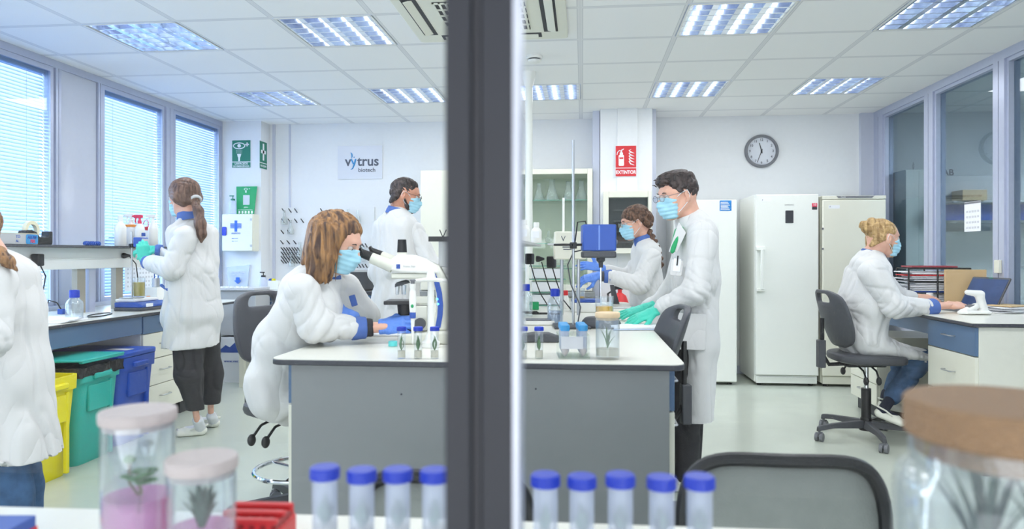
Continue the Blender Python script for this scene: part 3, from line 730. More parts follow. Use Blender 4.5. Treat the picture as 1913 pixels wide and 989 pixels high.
    for k in range(5):
        a = base_rot + 2 * pi * k / 5; p = Vector((math.cos(a), math.sin(a), 0)) * (r_base - .012); R = rotz(a * 1.7 + k)
        MB().cyl(p + R @ Vector((-.024, 0, .027)), p + R @ Vector((-.006, 0, .027)), .027, n=18).cyl(p + R @ Vector((.006, 0, .027)), p + R @ Vector((.024, 0, .027)), .027, n=18).cyl(p + UP * .03, p + UP * .085, .008).box(p.x - .007, p.x + .007, p.y - .02, p.y + .02, .028, .058).build('caster', M['mgrey'], c, True)
    return c
# ================================================================== IMPLICIT SURFACES (bodies, clothes, hands)
def A3(v): return np.array(v, dtype=np.float32)
class S:
    """smooth union of tapered limbs, ellipsoids and cuts, meshed as one continuous surface"""
    def __init__(s, res=.008, k=.02): s.res = res; s.k = k; s.p = []
    def limb(s, a, b, ra, rb, side=None, k=None, op='add'):
        ra = ra if isinstance(ra, (tuple, list)) else (ra, ra); rb = rb if isinstance(rb, (tuple, list)) else (rb, rb)
        s.p.append(('L', A3(a), A3(b), ra, rb, None if side is None else A3(side), s.k if k is None else k, op)); return s
    def chain(s, pts, rs, side=None, k=None):
        for i in range(len(pts) - 1): s.limb(pts[i], pts[i + 1], rs[i], rs[i + 1], side, k)
        return s
    def ell(s, c, r, R=None, k=None, op='add'):
        r = r if isinstance(r, (tuple, list)) else (r, r, r)
        s.p.append(('E', A3(c), None, r, np.array(R, dtype=np.float32) if R is not None else np.eye(3, dtype=np.float32), None, s.k if k is None else k, op)); return s
    def cut(s, n, d, k=.004):
        """removes everything with n.p > d"""
        n = A3(n); L = float(np.linalg.norm(n)); s.p.append(('P', n / L, d / L, (0,), None, None, k, 'plane')); return s
    def _bounds(s):
        lo = np.full(3, 1e9); hi = -lo
        for q in s.p:
            if q[7] != 'add': continue
            if q[0] == 'L':
                r = max(max(q[3]), max(q[4])); lo = np.minimum(lo, np.minimum(q[1], q[2]) - r); hi = np.maximum(hi, np.maximum(q[1], q[2]) + r)
            elif q[0] == 'E':
                r = max(q[3]); lo = np.minimum(lo, q[1] - r); hi = np.maximum(hi, q[1] + r)
        m = 3 * s.res + .01
        return lo - m, hi + m
    @staticmethod
    def _dist(q, X):
        if q[0] == 'P': return X @ q[1] - q[2]
        if q[0] == 'E':
            Y = (X - q[1]) @ q[4]; r = np.array(q[3], dtype=np.float32)
            k0 = np.sqrt(((Y / r) ** 2).sum(-1)) + 1e-9; k1 = np.sqrt(((Y / (r * r)) ** 2).sum(-1)) + 1e-9
            return k0 * (k0 - 1) / k1
        a, b, ra, rb, side = q[1:6]
        ab = b - a; L = float(np.linalg.norm(ab)) + 1e-9; ax = ab / L
        Y = X - a; t0 = Y @ ax; t = np.clip(t0 / L, 0, 1)
        if side is None and ra[0] == ra[1] and rb[0] == rb[1]:
            r = ra[0] + (rb[0] - ra[0]) * t
            return np.sqrt(((Y - (t * L)[..., None] * ax) ** 2).sum(-1)) - r
        sd = side - ax * float(side @ ax); sd /= np.linalg.norm(sd) + 1e-9; fw = np.cross(ax, sd)
        u = Y @ sd; v = Y @ fw; w_ = t0 - t * L
        r1 = ra[0] + (rb[0] - ra[0]) * t; r2 = ra[1] + (rb[1] - ra[1]) * t; rm = np.minimum(r1, r2)
        k0 = np.sqrt((u / r1) ** 2 + (v / r2) ** 2 + (w_ / rm) ** 2) + 1e-9
        k1 = np.sqrt((u / r1 ** 2) ** 2 + (v / r2 ** 2) ** 2 + (w_ / rm ** 2) ** 2) + 1e-9
        return k0 * (k0 - 1) / k1
    def mesh(s):
        h = s.res; lo, hi = s._bounds(); n = np.ceil((hi - lo) / h).astype(int) + 1
        D = np.full(n, 1.0, dtype=np.float32)
        ax = [lo[i] + h * np.arange(n[i], dtype=np.float32) for i in range(3)]
        for q in s.p:
            k = q[6]
            if q[0] == 'P': sl = (slice(None),) * 3
            else:
                if q[0] == 'L': r = max(max(q[3]), max(q[4])); l_ = np.minimum(q[1], q[2]) - r; h_ = np.maximum(q[1], q[2]) + r
                else: r = max(q[3]); l_ = q[1] - r; h_ = q[1] + r
                m = 2.2 * k + 3 * h
                i0 = np.clip(np.floor((l_ - m - lo) / h).astype(int), 0, n - 1); i1 = np.clip(np.ceil((h_ + m - lo) / h).astype(int) + 1, 1, n)
                sl = tuple(slice(i0[i], i1[i]) for i in range(3))
            X = np.stack(np.meshgrid(ax[0][sl[0]], ax[1][sl[1]], ax[2][sl[2]], indexing='ij'), -1).astype(np.float32)
            d = s._dist(q, X).astype(np.float32); o = D[sl]
            if q[7] == 'add':
                hh = np.clip(k - np.abs(o - d), 0, None) / max(k, 1e-6); D[sl] = np.minimum(o, d) - hh * hh * k * .25
            elif q[7] == 'sub':
                d = -d; hh = np.clip(k - np.abs(o - d), 0, None) / max(k, 1e-6); D[sl] = np.maximum(o, d) + hh * hh * k * .25
            else:
                hh = np.clip(k - np.abs(o - d), 0, None) / max(k, 1e-6); D[sl] = np.maximum(o, d) + hh * hh * k * .25
        return surface_nets(D, lo, h)
def surface_nets(D, lo, h):
    ins = D < 0; n = np.array(D.shape)
    c = np.zeros(n - 1, dtype=np.int8)
    for i in (0, 1):
        for j in (0, 1):
            for k in (0, 1): c += ins[i:n[0] - 1 + i, j:n[1] - 1 + j, k:n[2] - 1 + k]
    act = (c > 0) & (c < 8); idx = -np.ones(n - 1, dtype=np.int64); I = np.argwhere(act); idx[act] = np.arange(len(I))
    acc = np.zeros((len(I), 3)); cnt = np.zeros(len(I))
    cor = [(i, j, k) for i in (0, 1) for j in (0, 1) for k in (0, 1)]
    for a in cor:
        for b in cor:
            if sum(b) - sum(a) == 1 and all(y >= x for x, y in zip(a, b)):
                da = D[tuple((I + a).T)]; db = D[tuple((I + b).T)]; m = (da < 0) != (db < 0)
                t = np.where(m, da / np.where(m, da - db, 1), 0)
                p = np.array(a) + (np.array(b) - np.array(a)) * t[:, None]
                acc[m] += p[m]; cnt[m] += 1
    V = lo + h * (I + acc / cnt[:, None]); F = []
    for axn in range(3):
        u, v = [(1, 2), (2, 0), (0, 1)][axn]
        s0 = [slice(None)] * 3; s1 = [slice(None)] * 3; s0[axn] = slice(0, n[axn] - 1); s1[axn] = slice(1, None)
        ed = ins[tuple(s0)] != ins[tuple(s1)]; E = np.argwhere(ed)
        ok = (E[:, u] > 0) & (E[:, v] > 0) & (E[:, u] < n[u] - 1) & (E[:, v] < n[v] - 1); E = E[ok]
        du = np.zeros(3, int); du[u] = 1; dv = np.zeros(3, int); dv[v] = 1
        q = np.stack([idx[tuple(E.T)], idx[tuple((E - du).T)], idx[tuple((E - du - dv).T)], idx[tuple((E - dv).T)]], 1)
        fl = ~ins[tuple(E.T)]; q[fl] = q[fl][:, ::-1]; F.append(q)
    F = np.concatenate(F); F = F[(F >= 0).all(1)]
    return V, F
def relax(V, F, it=1, lam=.5):
    for _ in range(it):
        acc = np.zeros_like(V); cnt = np.zeros(len(V))
        for a, b in ((0, 1), (1, 2), (2, 3), (3, 0)):
            np.add.at(acc, F[:, a], V[F[:, b]]); np.add.at(acc, F[:, b], V[F[:, a]]); np.add.at(cnt, F[:, a], 1); np.add.at(cnt, F[:, b], 1)
        V = V + lam * (acc / np.maximum(cnt, 1)[:, None] - V)
    return V
def normals(V, F):
    n = np.cross(V[F[:, 2]] - V[F[:, 0]], V[F[:, 3]] - V[F[:, 1]]); N = np.zeros_like(V)
    for k in range(4): np.add.at(N, F[:, k], n)
    return N / (np.linalg.norm(N, axis=1, keepdims=True) + 1e-12)
def _hash(ix, iy, iz):
    h = (ix * 374761393 + iy * 668265263 + iz * 2147483647 + 1274126177) & 0x7fffffff
    h = ((h ^ (h >> 13)) * 1274126177) & 0x7fffffff
    return ((h ^ (h >> 16)) & 0xffff) / 65535.0
def vnoise(X):
    i = np.floor(X).astype(np.int64); f = X - i; f = f * f * (3 - 2 * f); r = 0
    for a in (0, 1):
        for b in (0, 1):
            for c in (0, 1):
                wgt = np.abs(1 - a - f[:, 0]) * np.abs(1 - b - f[:, 1]) * np.abs(1 - c - f[:, 2]); r = r + wgt * _hash(i[:, 0] + a, i[:, 1] + b, i[:, 2] + c)
    return r * 2 - 1
def ridged(X): return 1 - 2 * np.abs(vnoise(X)) ** .8
def folds(V, N, spec, seed=0.0):
    """spec rows: ('n', (fx,fy,fz), amp[, centre, radius]) drape noise ; ('s', centre, radius, direction, wavelength, amp) bunched folds"""
    d = np.zeros(len(V))
    for q in spec:
        if q[0] == 'n':
            warp = np.stack([vnoise(V * 4 + seed), vnoise(V * 4 + 9.1 + seed), vnoise(V * 4 + 5.3 + seed)], 1) * .12
            U = (V + warp * .35) * np.array(q[1]) + seed * 3.7
            a = -q[2] * 1.0 * np.exp(-(vnoise(U) / .14) ** 2) + vnoise(U * .5 + 7.7) * q[2] * .5
            if len(q) > 3: a = a * np.exp(-((V - A3(q[3])) ** 2).sum(1) / q[4] ** 2)
            d += a
        else:
            _, c, r, dr, wl, amp = q; dr = A3(dr); dr = dr / np.linalg.norm(dr); Y = V - A3(c)
            wv = vnoise(V * 9 + seed) * .55 + vnoise(V * 3.3 + 4 + seed)
            d -= amp * np.exp(-(Y ** 2).sum(1) / r ** 2) * np.exp(-(np.sin(pi * (Y @ dr) / wl + wv * 2.6) / .45) ** 2) * (.55 + .6 * vnoise(V * 6 + seed))
    return V + N * d[:, None]
def mesh_obj(name, V, F, m, parent=None):
    me = bpy.data.meshes.new(name); me.from_pydata(V.tolist(), [], F.tolist()); me.update(); me.shade_smooth()
    o = link(name, me, m, None)
    if parent is not None:
        o.parent = parent
    return o
def blob(name, s, m, parent=None, fold=None, seed=0.0, smooth=1):
    V, F = s.mesh(); V = relax(V, F, smooth)
    if fold: V = folds(V, normals(V, F), fold, seed)
    off = PEOPLE_ORIGIN
    return mesh_obj(name, V - np.array(off), F, m, parent)
PEOPLE_ORIGIN = (0, 0, 0)

class Frame:
    """local head or hand frame -> world"""
    def __init__(s, o, x, z, k=1.0):
        s.k = k
        s.o = Vector(o); s.x = Vector(x).normalized(); y = Vector(z).cross(s.x).normalized(); s.y = y; s.z = s.x.cross(y).normalized()
        s.R = Matrix((s.x, s.y, s.z)).transposed()
    def __call__(s, x, y, z): return s.o + (s.x * x + s.y * y + s.z * z) * s.k

def hand(s, fr, curl=(.35, .5, .4), spread=.06, thumb=(.045, .055, -.01, .075, .075, -.03), mir=1, g=0.0, fc=None):
    """fr: x towards the fingertips, y towards the thumb side, z out of the back of the hand"""
    y = mir
    s.limb(fr(-.02, 0, 0), fr(.02, 0, 0), (.030 + g, .021 + g), (.036 + g, .017 + g), fr.y, k=.012)
    s.limb(fr(.02, 0, 0), fr(.085, 0, .002), (.037 + g, .016 + g), (.041 + g, .0135 + g), fr.y, k=.012)
    s.ell(fr(.035, .025 * y, -.006), (.030, .016, .015), fr.R, k=.012)
    for i, (by, L, r) in enumerate(((.031, .068, .0088), (.0105, .078, .0090), (-.0105, .071, .0086), (-.030, .055, .0076))):
        c = fc[i] if fc else curl; a = 0; p = Vector((.088 - .006 * abs(i - 1), by * y, .002)); sp = (by / .031) * spread * y; pts = [p.copy()]
        for seg, cc in zip((.46, .30, .24), c):
            a -= cc; d = Vector((math.cos(a) * math.cos(sp), math.cos(a) * math.sin(sp), math.sin(a))); p = p + d * (L * seg * 1.05); pts.append(p.copy())
        W = [fr(*q) for q in pts]
        s.chain(W, [r + g + .001, r + g, (r + g) * .94, (r + g) * .80], k=.003)
    t = thumb
    s.chain([fr(.018, .022 * y, -.004), fr(t[0], t[1] * y, t[2]), fr(t[3], t[4] * y, t[5])], [.0145 + g, .0112 + g, .0085 + g], k=.006)
def glove(name, m, parent, wrist, dr, back, forearm=None, res=.0032, cuff_r=.034, size=1.0, **kw):
    fr = Frame(wrist, dr, back, size); s = S(res, .01)
    hand(s, fr, g=.0008, **kw)
    if forearm is not None:
        s.limb(fr(-.01, 0, 0), forearm, (.031, .023), (cuff_r, cuff_r * .85), fr.y, k=.012)
        d = (Vector(forearm) - Vector(wrist)).normalized()
        s.cut(d, d.dot(Vector(forearm)), .003)
    return blob(name, s, m, parent, [('n', (60, 60, 60), .0010), ('s', wrist, .045, Vector(dr), .013, .0022)], 1.0), fr

def head_core(s, F, jaw=1.0, nose=1.0):
    s.ell(F(-.012, 0, .032), (.099, .076, .087), F.R, k=.02)
    s.limb(F(.030, 0, .03), F(.046, 0, -.070), (.060, .056), (.040 * jaw, .040), F.y, k=.022)
    for y in (-1, 1):
        s.limb(F(-.008, .052 * y, -.035), F(.052, .018 * y, -.094), .022, .019, k=.02)
        s.ell(F(.055, .036 * y, -.025), .024, k=.02)
    s.ell(F(.070, 0, -.098), (.018, .022, .015), F.R, k=.015)
    s.limb(F(.082, -.026, .030), F(.082, .026, .030), .012, .012, k=.014)
    s.limb(F(.090, 0, .018), F(.112 * nose, 0, -.020), .0075, .011, k=.010)
    for y in (-1, 1): s.ell(F(.101, .011 * y, -.024), .0085, k=.006)
    for y in (-1, 1): s.ell(F(.103, .031 * y, .008), (.020, .017, .013), F.R, k=.010, op='sub')
    s.limb(F(.090, -.016, -.052), F(.090, .016, -.052), .0065, .0065, k=.006); s.limb(F(.087, -.014, -.063), F(.087, .014, -.063), .0075, .0075, k=.006)
    for y in (-1, 1):
        R = F.R @ Matrix.Rotation(math.radians(18 * y), 3, 'Z') @ Matrix.Rotation(math.radians(12), 3, 'Y')
        s.ell(F(-.012, .079 * y, -.004), (.018, .007, .031), R, k=.006); s.ell(F(-.006, .088 * y, .0), (.009, .006, .017), R, k=.004, op='sub')
        s.ell(F(-.004, .077 * y, -.028), (.008, .006, .010), F.R, k=.005)
def person_body(label, F, neck, core, skin='skin', jaw=1.0, nose=1.0, res=.0042, fore=()):
    """one continuous mesh: fine head and neck over a fuller hidden torso and limbs. core: list of (points, radii)"""
    global PEOPLE_ORIGIN
    PEOPLE_ORIGIN = (0, 0, 0)
    s = S(res, .02); head_core(s, F, jaw, nose)
    s.limb(F(-.030, 0, -.03), neck, (.056, .060), (.060, .062), F.y, k=.028)
    V, Fc = s.mesh(); V = relax(V, Fc, 1)
    s = S(.010, .02)
    s.limb(F(-.030, 0, -.05), neck, .040, .045)
    for pts, rs in core: s.chain(pts, [r * .55 for r in rs], k=.02)
    V2, F2 = s.mesh(); V2 = relax(V2, F2, 1)
    allV, allF = [V, V2], [Fc, F2 + len(V)]; n = len(V) + len(V2)
    for s in fore:
        V3, F3 = s.mesh(); V3 = relax(V3, F3, 1); allV.append(V3); allF.append(F3 + n); n += len(V3)
    o = mesh_obj('person', np.concatenate(allV), np.concatenate(allF), M[skin])
    tag(o, label, 'person')
    for y in (-1, 1):
        e_ = MB().ball(F(.080, .031 * y, .007), .0125, 10).build('eye', M['eye'], o, True)
        MB().ball(F(.0895, .031 * y, .006), .0055, 8, (.6, 1, 1), F.R).build('iris', M['iris'], e_, True)
        MB().tube([F(.094, (.016) * y, .027), F(.098, .030 * y, .031), F(.088, .044 * y, .028)], [.002, .0028, .0016], 6).build('eyebrow', M['hair_dark'], o, True)
    return o
def face_mask(par, F, drop=0.0, w_=1.0):
    s = S(.0035, .010)
    s.limb(F(.052, 0, -.006), F(.060, 0, -.086), (.064, .052), (.050, .038), F.y, k=.02)
    s.limb(F(.088, 0, -.004), F(.112, 0, -.030), .014, .017, k=.02)
    s.ell(F(.098, 0, -.055), (.020, .036, .034), F.R, k=.02)
    for y in (-1, 1): s.ell(F(.103, .034 * y, .022), (.026, .020, .016), F.R, k=.012, op='sub')
    n = F.R @ Vector((-1, 0, .22)); s.cut(n, n.dot(F(.036, 0, -.045)), .004)
    n = F.R @ Vector((-.35, 0, 1)); s.cut(n, n.dot(F(.094, 0, .006)), .006)
    n = F.R @ Vector((.12, 0, -1)); s.cut(n, n.dot(F(.06, 0, -.112)), .010)
    V, Fc = s.mesh(); V = relax(V, Fc, 1); N = normals(V, Fc)
    loc = (V - np.array(F.o)) @ np.array(F.R)
    V = V + N * (.0016 * np.sin(loc[:, 2] * 2 * pi / .021))[:, None]
    o = mesh_obj('face_mask', V, Fc, M['mask'], par)
    for y in (-1, 1):
        MB().tube([F(.040, .061 * y, .0), F(.015, .077 * y, .018), F(-.012, .084 * y, .026), F(-.022, .084 * y, .0)], .0016, 6).tube([F(.040, .054 * y, -.080), F(.010, .073 * y, -.05), F(-.014, .081 * y, -.026), F(-.022, .084 * y, .0)], .0016, 6).build('ear_loop', M['cord'], o, True)
    return o
def spectacles(par, F, m='dgrey'):
    b = MB()
    for y in (-1, 1):
        pts = [F(.112, y * .034 + .024 * math.cos(a), .004 + .017 * math.sin(a)) for a in [2 * pi * k / 20 for k in range(20)]]
        b.tube(pts, .0013, 6, True); b.tube([F(.110, .058 * y, .010), F(.07, .075 * y, .014), F(.0, .083 * y, .018), F(-.02, .083 * y, .0)], .0013, 6)
    b.tube([F(.113, -.011, .008), F(.117, 0, .010), F(.113, .011, .008)], .0013, 6)
    o = b.build('glasses', M[m], par, True)
    for y in (-1, 1):
        MB().lathe([(.0235, -.0006), (.0235, .0006)], F(.112, y * .034, .004), (F.R @ Matrix.Rotation(pi / 2, 3, 'Y') @ Matrix.Diagonal((.7, 1, 1))), 20).build('lens', M['beaker'], o)
    return o
def clog(par, heel, toe, mir=1, m='clog', socks=None, ankle=None):
    heel = Vector(heel); toe = Vector(toe); d = (toe - heel); L = d.length; d.normalize()
    F = Frame(heel, d, UP if abs(d.z) < .95 else Vector((0, 1, 0)))
    s = S(.0045, .010)
    s.limb(F(.035, 0, .016), F(L - .05, 0, .016), (.036, .018), (.046, .018), F.y, k=.015)
    s.limb(F(L * .55, 0, .030), F(L - .045, 0, .024), (.040, .036), (.044, .024), F.y, k=.02)
    s.limb(F(.03, 0, .03), F(L * .55, 0, .036), (.036, .028), (.040, .030), F.y, k=.01)
    s.limb(F(.055, 0, .062), F(L * .50, 0, .068), .031, .032, k=.006, op='sub')
    n = F.R @ Vector((0, 0, -1)); s.cut(n, n.dot(F(0, 0, .001)), .003)
    o = blob('clog', s, M[m], par)
    MB().tube([F(L * .47, .045, .045), F(.05, .042, .062), F(.004, .018, .066), F(.0, 0, .067), F(.004, -.018, .066), F(.05, -.042, .062), F(L * .47, -.045, .045)], .0055, 6).build('heel_strap', M[m], o, True)
    hl = MB()
    for k in range(7):
        a = -1.0 + k * .33; hl.ball(F(L - .045 + .018 * math.cos(a * 1.2), .03 * math.sin(a), .047 - .006 * abs(math.sin(a))), .0035, 6)
    hl.build('vent_hole', M['lgrey'], o, True)
    if socks:
        s = S(.005, .015); s.limb(F(.045, 0, .04), F(L * .6, 0, .035), .030, .026); s.limb(F(.042, 0, .04), ankle, .033, .033)
        blob('sock', s, M[socks], par)
    return o
# ================================================================== PEOPLE
def W(*rows): return [P(*r) for r in rows]
def headframe(px, py, c, yaw, pitch, right=True, roll=0.0):
    """yaw: turn from pure side view towards (+) or away (-) from the camera; right: faces right"""
    s = 1 if right else -1
    d = (RT * s * math.cos(yaw) - FW * math.sin(yaw)) * math.cos(pitch) - UP * math.sin(pitch)
    up = UP * math.cos(pitch) + (RT * s * math.cos(yaw) - FW * math.sin(yaw)) * math.sin(pitch) + FW * roll
    return Frame(P(px, py, c), d, up)
def hair_cap(s, F, t=0.0, off=.01, sl=.68):
    s.ell(F(-.016, 0, .040), (.106 + t, .084 + t, .090 + t), F.R, k=.02)
def ears_out(s, F):
    for y in (-1, 1): s.ell(F(-.002, .086 * y, -.004), (.024, .022, .036), F.R, k=.006, op='sub')
def hairline(s, F, off=-.01, sl=.68, k=.012):
    n = F.R @ Vector((sl, 0, -1)); s.cut(n, n.dot(F.o) + (-off), k)
HF = [('n', (55, 55, 14), .0035), ('n', (20, 20, 8), .004)]
def strands(par, F, m, lines, r=.0022, name='hair_strand'):
    b = MB()
    for pts in lines: b.tube(pts, [r * (1 - .6 * i / (len(pts) - 1)) for i in range(len(pts))], 5)
    return b.build(name, M[m], par, True)
def sleeve(par, name, pts, rs, cuffm=None, seed=1.0, wl=.045, amp=.010, res=.007):
    s = S(res, .03); s.chain(pts, rs)
    fl = [('n', (9, 9, 9), .006), ('s', pts[1], .11, (pts[2] - pts[0]), wl, amp), ('s', pts[2], .07, (pts[2] - pts[1]), .03, amp * .8)]
    return blob(name, s, M['coat'], par, fl, seed)
def cuff(par, a, b, ra, rb, m='coatblue', name='sleeve_cuff'):
    s = S(.005, .005); s.limb(a, b, ra, rb); d = (Vector(b) - Vector(a)).normalized()
    s.cut(d, d.dot(Vector(b)), .003); s.cut(-d, -d.dot(Vector(a)), .003)
    return blob(name, s, M[m], par, [('n', (20, 20, 20), .002)])
def collar(par, c, up, r, h, m='coatblue', sx=1.0, fr=None):
    up = Vector(up).normalized(); R = up.to_track_quat('Z', 'Y').to_matrix() if fr is None else fr
    o = MB().lathe([(r * 1.12, -h * .6), (r * 1.06, 0), (r * .96, h * .55), (r * .90, h * .55), (r * .98, -h * .5)], c, R, 36, cap=False, sx=1.0, sy=sx).build('collar', M[m], par, True)
    return o
def pocket_trim(par, pts, w_=.012, m='coatblue', name='pocket_trim'):
    return MB().tube(pts, w_, 6).build(name, M[m], par, True)

# ---------------------------------------------------------------- seated woman at the microscope
c = 2.95
F = headframe(628, 454, c, .22, math.radians(22))
nk = P(590, 520, 2.97)
torso = [(nk, .05), (P(565, 560, 2.98), .12), (P(530, 640, 3.02), .14), (P(505, 720, 3.05), .15)]
ps = person_body('woman with shoulder-length auburn hair seated at the microscope, looking down', F, nk,
    [([a for a, b in torso], [b for a, b in torso]), (W((560, 555, 2.82), (592, 612, 2.86), (705, 613, 2.95)), [.05, .042, .03]), (W((640, 545, 3.14), (690, 600, 3.2), (660, 598, 3.05)), [.05, .04, .03]),
     (W((510, 725, 3.0), (640, 730, 3.06), (625, 905, 3.06), (660, 920, 3.06)), [.09, .06, .045, .04]), (W((510, 725, 3.15), (640, 728, 3.25), (625, 890, 3.25), (660, 905, 3.25)), [.09, .06, .045, .04])],
    fore=[S(.0045, .01).limb(P(670, 614, 2.94), P(722, 611, 2.95), (.031, .026), (.027, .021), FW)])
s = S(.009, .05)
s.limb(P(577, 545, 2.97), P(540, 630, 3.02), (.18, .105), (.19, .125), FW)
s.limb(P(540, 630, 3.02), P(520, 722, 3.06), (.19, .125), (.21, .115), FW)
s.limb(P(600, 520, 2.96), P(575, 545, 2.98), (.085, .075), (.15, .10), FW)
s.limb(P(515, 735, 3.05), P(590, 745, 3.08), (.20, .10), (.18, .08), FW)
s.limb(P(512, 722, 3.02), P(524, 770, 2.98), (.20, .085), (.17, .035), FW)
s.limb(P(522, 765, 2.98), P(528, 785, 2.96), (.13, .035), (.06, .02), FW)
s.limb(P(600, 560, 2.95), P(618, 600, 3.0), (.14, .08), (.14, .06), FW, k=.05)
s.limb(P(645, 540, 3.12), P(684, 592, 3.2), .070, .058)
s.limb(P(684, 592, 3.2), P(656, 596, 3.05), .056, .042)
lc = blob('lab_coat', s, M['coat'], ps, [('n', (5, 5, 2), .013), ('n', (11, 11, 5), .004), ('s', P(560, 640, 2.85), .16, (1, 0, .9), .075, .018), ('s', P(630, 560, 2.85), .10, (1, 0, .5), .05, .010), ('s', P(500, 690, 2.9), .14, (1, 0, .3), .06, .010)], 2.0)
sleeve(lc, 'sleeve', W((566, 545, 2.84), (589, 608, 2.84), (672, 612, 2.94)), [.074, .068, .046], seed=3.0, wl=.05, amp=.016)
cuff(lc, P(656, 614, 2.925), P(684, 613, 2.945), .050, .046); cuff(lc, P(682, 613, 2.943), P(697, 612, 2.95), .040, .036, 'trousers', 'black_undersleeve')
pocket_trim(lc, W((508, 650, 2.89), (526, 655, 2.885), (544, 660, 2.885)), .009)
MB().box(-.014, .014, -.003, .003, -.024, .024).build('chest_pocket_trim', M['coatblue'], lc, bevel=.004).matrix_local = Matrix.Translation(P(660, 562, 3.03)) @ Matrix.Rotation(-.3, 4, 'Y')
collar(lc, P(606, 512, 2.97), F.R @ Vector((-.25, 0, 1)), .064, .022)
g_, fr = glove('glove', M['gblue'], ps, P(718, 610, 2.95), RT * .95 + UP * .10 - FW * .1, UP * .5 - FW * .8, P(708, 611, 2.95), cuff_r=.032, size=.92, curl=(.3, .65, .4), spread=.12, thumb=(.05, .05, -.01, .09, .04, -.03), mir=1)
glove('glove', M['gblue'], ps, P(650, 592, 2.98), -RT * .9 + UP * .28 - FW * .2, UP * .6 - FW * .7, P(664, 597, 3.02), size=.85, curl=(.5, .5, .3), mir=-1)
face_mask(ps, F)
s = S(.0045, .02); hair_cap(s, F, .008)
n = F.R @ Vector((1, 0, -.75)); s.cut(n, n.dot(F(.060, 0, .045)), .012)
s.limb(F(-.05, .04, .04), P(588, 505, 3.0), .06, .045, k=.03); s.limb(F(-.05, -.05, .04), P(592, 515, 2.88), .055, .04, k=.03)
s.limb(F(.02, -.066, .05), P(611, 498, 2.87), .030, .022, k=.03)
s.limb(F(.02, .07, .05), P(640, 500, 3.05), .03, .024, k=.03); s.limb(F(-.09, 0, .03), P(577, 488, 2.95), .05, .035, k=.03)
for k in range(15):
    a = k / 14; st_ = F(.018 - .10 * a, -.060 - .030 * math.sin(pi * a), .060 - .03 * abs(a - .4)); en_ = P(620 - 46 * a + random.uniform(-3, 3), 536 - 26 * a + random.uniform(-14, 8), 2.86 + random.uniform(0, .02)); md_ = st_.lerp(en_, .5) - FW * .012
    s.chain([st_, md_, md_.lerp(en_, .6), en_], [.024, .019, .013, .004], k=.010)
blob('hair', s, M['hair_red'], ps, [('n', (60, 60, 9), .005), ('n', (22, 22, 5), .007)], 4.0)
L_ = []
for k in range(12):
    y = -.085 + .0 * k; a = k / 25; st = F(.035 - .11 * a, -.062 - .028 * math.sin(pi * a), .075 - .03 * abs(a - .4)); en = P(626 - 48 * a + random.uniform(-5, 5), 526 - 34 * a + random.uniform(-10, 8), 2.86 + random.uniform(0, .03)); md = (st + en) / 2 - FW * .016
    L_.append([st, st.lerp(md, .5) - FW * .008, md, md.lerp(en, .5) - FW * .002, en])
strands(ps, F, 'hair_red', L_, .0022)

# ---------------------------------------------------------------- standing man, back of the room
c = 5.0
F = headframe(757, 366, c, -.12, math.radians(14))
nk = P(744, 405, 5.02)
ps = person_body('bearded man in a blue-collared coat standing back half turned at the rear', F, nk,
    [(W((744, 405, 5.02), (742, 470, 5.02), (735, 620, 5.05)), [.055, .13, .13]), (W((778, 436, 4.95), (808, 500, 4.90), (860, 502, 4.93)), [.05, .042, .03]), (W((735, 640, 4.97), (735, 780, 4.97), (735, 905 - 110, 5.0)), [.08, .055, .045]), (W((745, 640, 5.13), (745, 770, 5.13), (745, 785, 5.13)), [.08, .055, .045])], skin='skin2')
sd = (FW * .75 - RT * .66)
s = S(.010, .05)
s.limb(P(742, 425, 5.02), P(742, 500, 5.02), (.20, .12), (.215, .14), sd); s.limb(P(742, 500, 5.02), P(733, 640, 5.04), (.215, .14), (.225, .16), sd); s.limb(P(733, 640, 5.04), P(730, 735, 5.04), (.225, .16), (.25, .18), sd)
s.limb(P(744, 402, 5.02), P(742, 425, 5.02), (.09, .08), (.16, .10), sd)
s.chain(W((715, 425, 5.1), (705, 510, 5.1), (740, 560, 5.2)), [.07, .062, .05])
s.cut((0, 0, -1), -P(730, 760, 5.04).z)
lc = blob('lab_coat', s, M['coat'], ps, [('n', (6, 6, 2.2), .018), ('n', (12, 12, 5), .006), ('s', P(770, 500, 4.85), .16, (1, 0, .6), .07, .014)], 5.0)
sleeve(lc, 'sleeve', W((776, 432, 4.93), (808, 500, 4.88), (855, 502, 4.92)), [.066, .062, .048], seed=6.0)
collar(lc, P(744, 395, 5.01), (.25, 0, 1), .078, .045)
glove('glove', M['gblue'], ps, P(862, 501, 4.93), RT * .9 + UP * .1 + FW * .2, UP * .5 - FW * .8, P(856, 502, 4.92))
face_mask(ps, F); spectacles(ps, F, 'dgrey')
s = S(.005, .015); hair_cap(s, F, -.005); s.ell(F(.0, 0, .085), (.078, .064, .042), F.R); s.limb(F(-.085, -.035, .0), F(-.085, .035, .0), .028, .028); s.limb(F(.0, -.078, .01), F(.006, -.074, -.035), .010, .006)
s.limb(F(-.05, -.05, -.0), F(-.07, -.03, -.06), .035, .03); s.limb(F(-.05, .05, -.0), F(-.07, .03, -.06), .035, .03)
hairline(s, F, off=-.012, sl=.80); n = F.R @ Vector((1, 0, .35)); s.cut(n, n.dot(F(.070, 0, .095)), .012); ears_out(s, F)
blob('hair', s, M['hair_dark'], ps, [('n', (60, 60, 60), .005)], 6.0)
s = S(.005, .01)
for y in (-1, 1): s.limb(F(.004, .070 * y, -.03), F(.03, .052 * y, -.07), .010, .014); s.limb(F(.03, .052 * y, -.07), F(.065, .018 * y, -.105), .014, .016)
blob('beard', s, M['hair_dark'], ps, [('n', (70, 70, 70), .003)], 6.0)
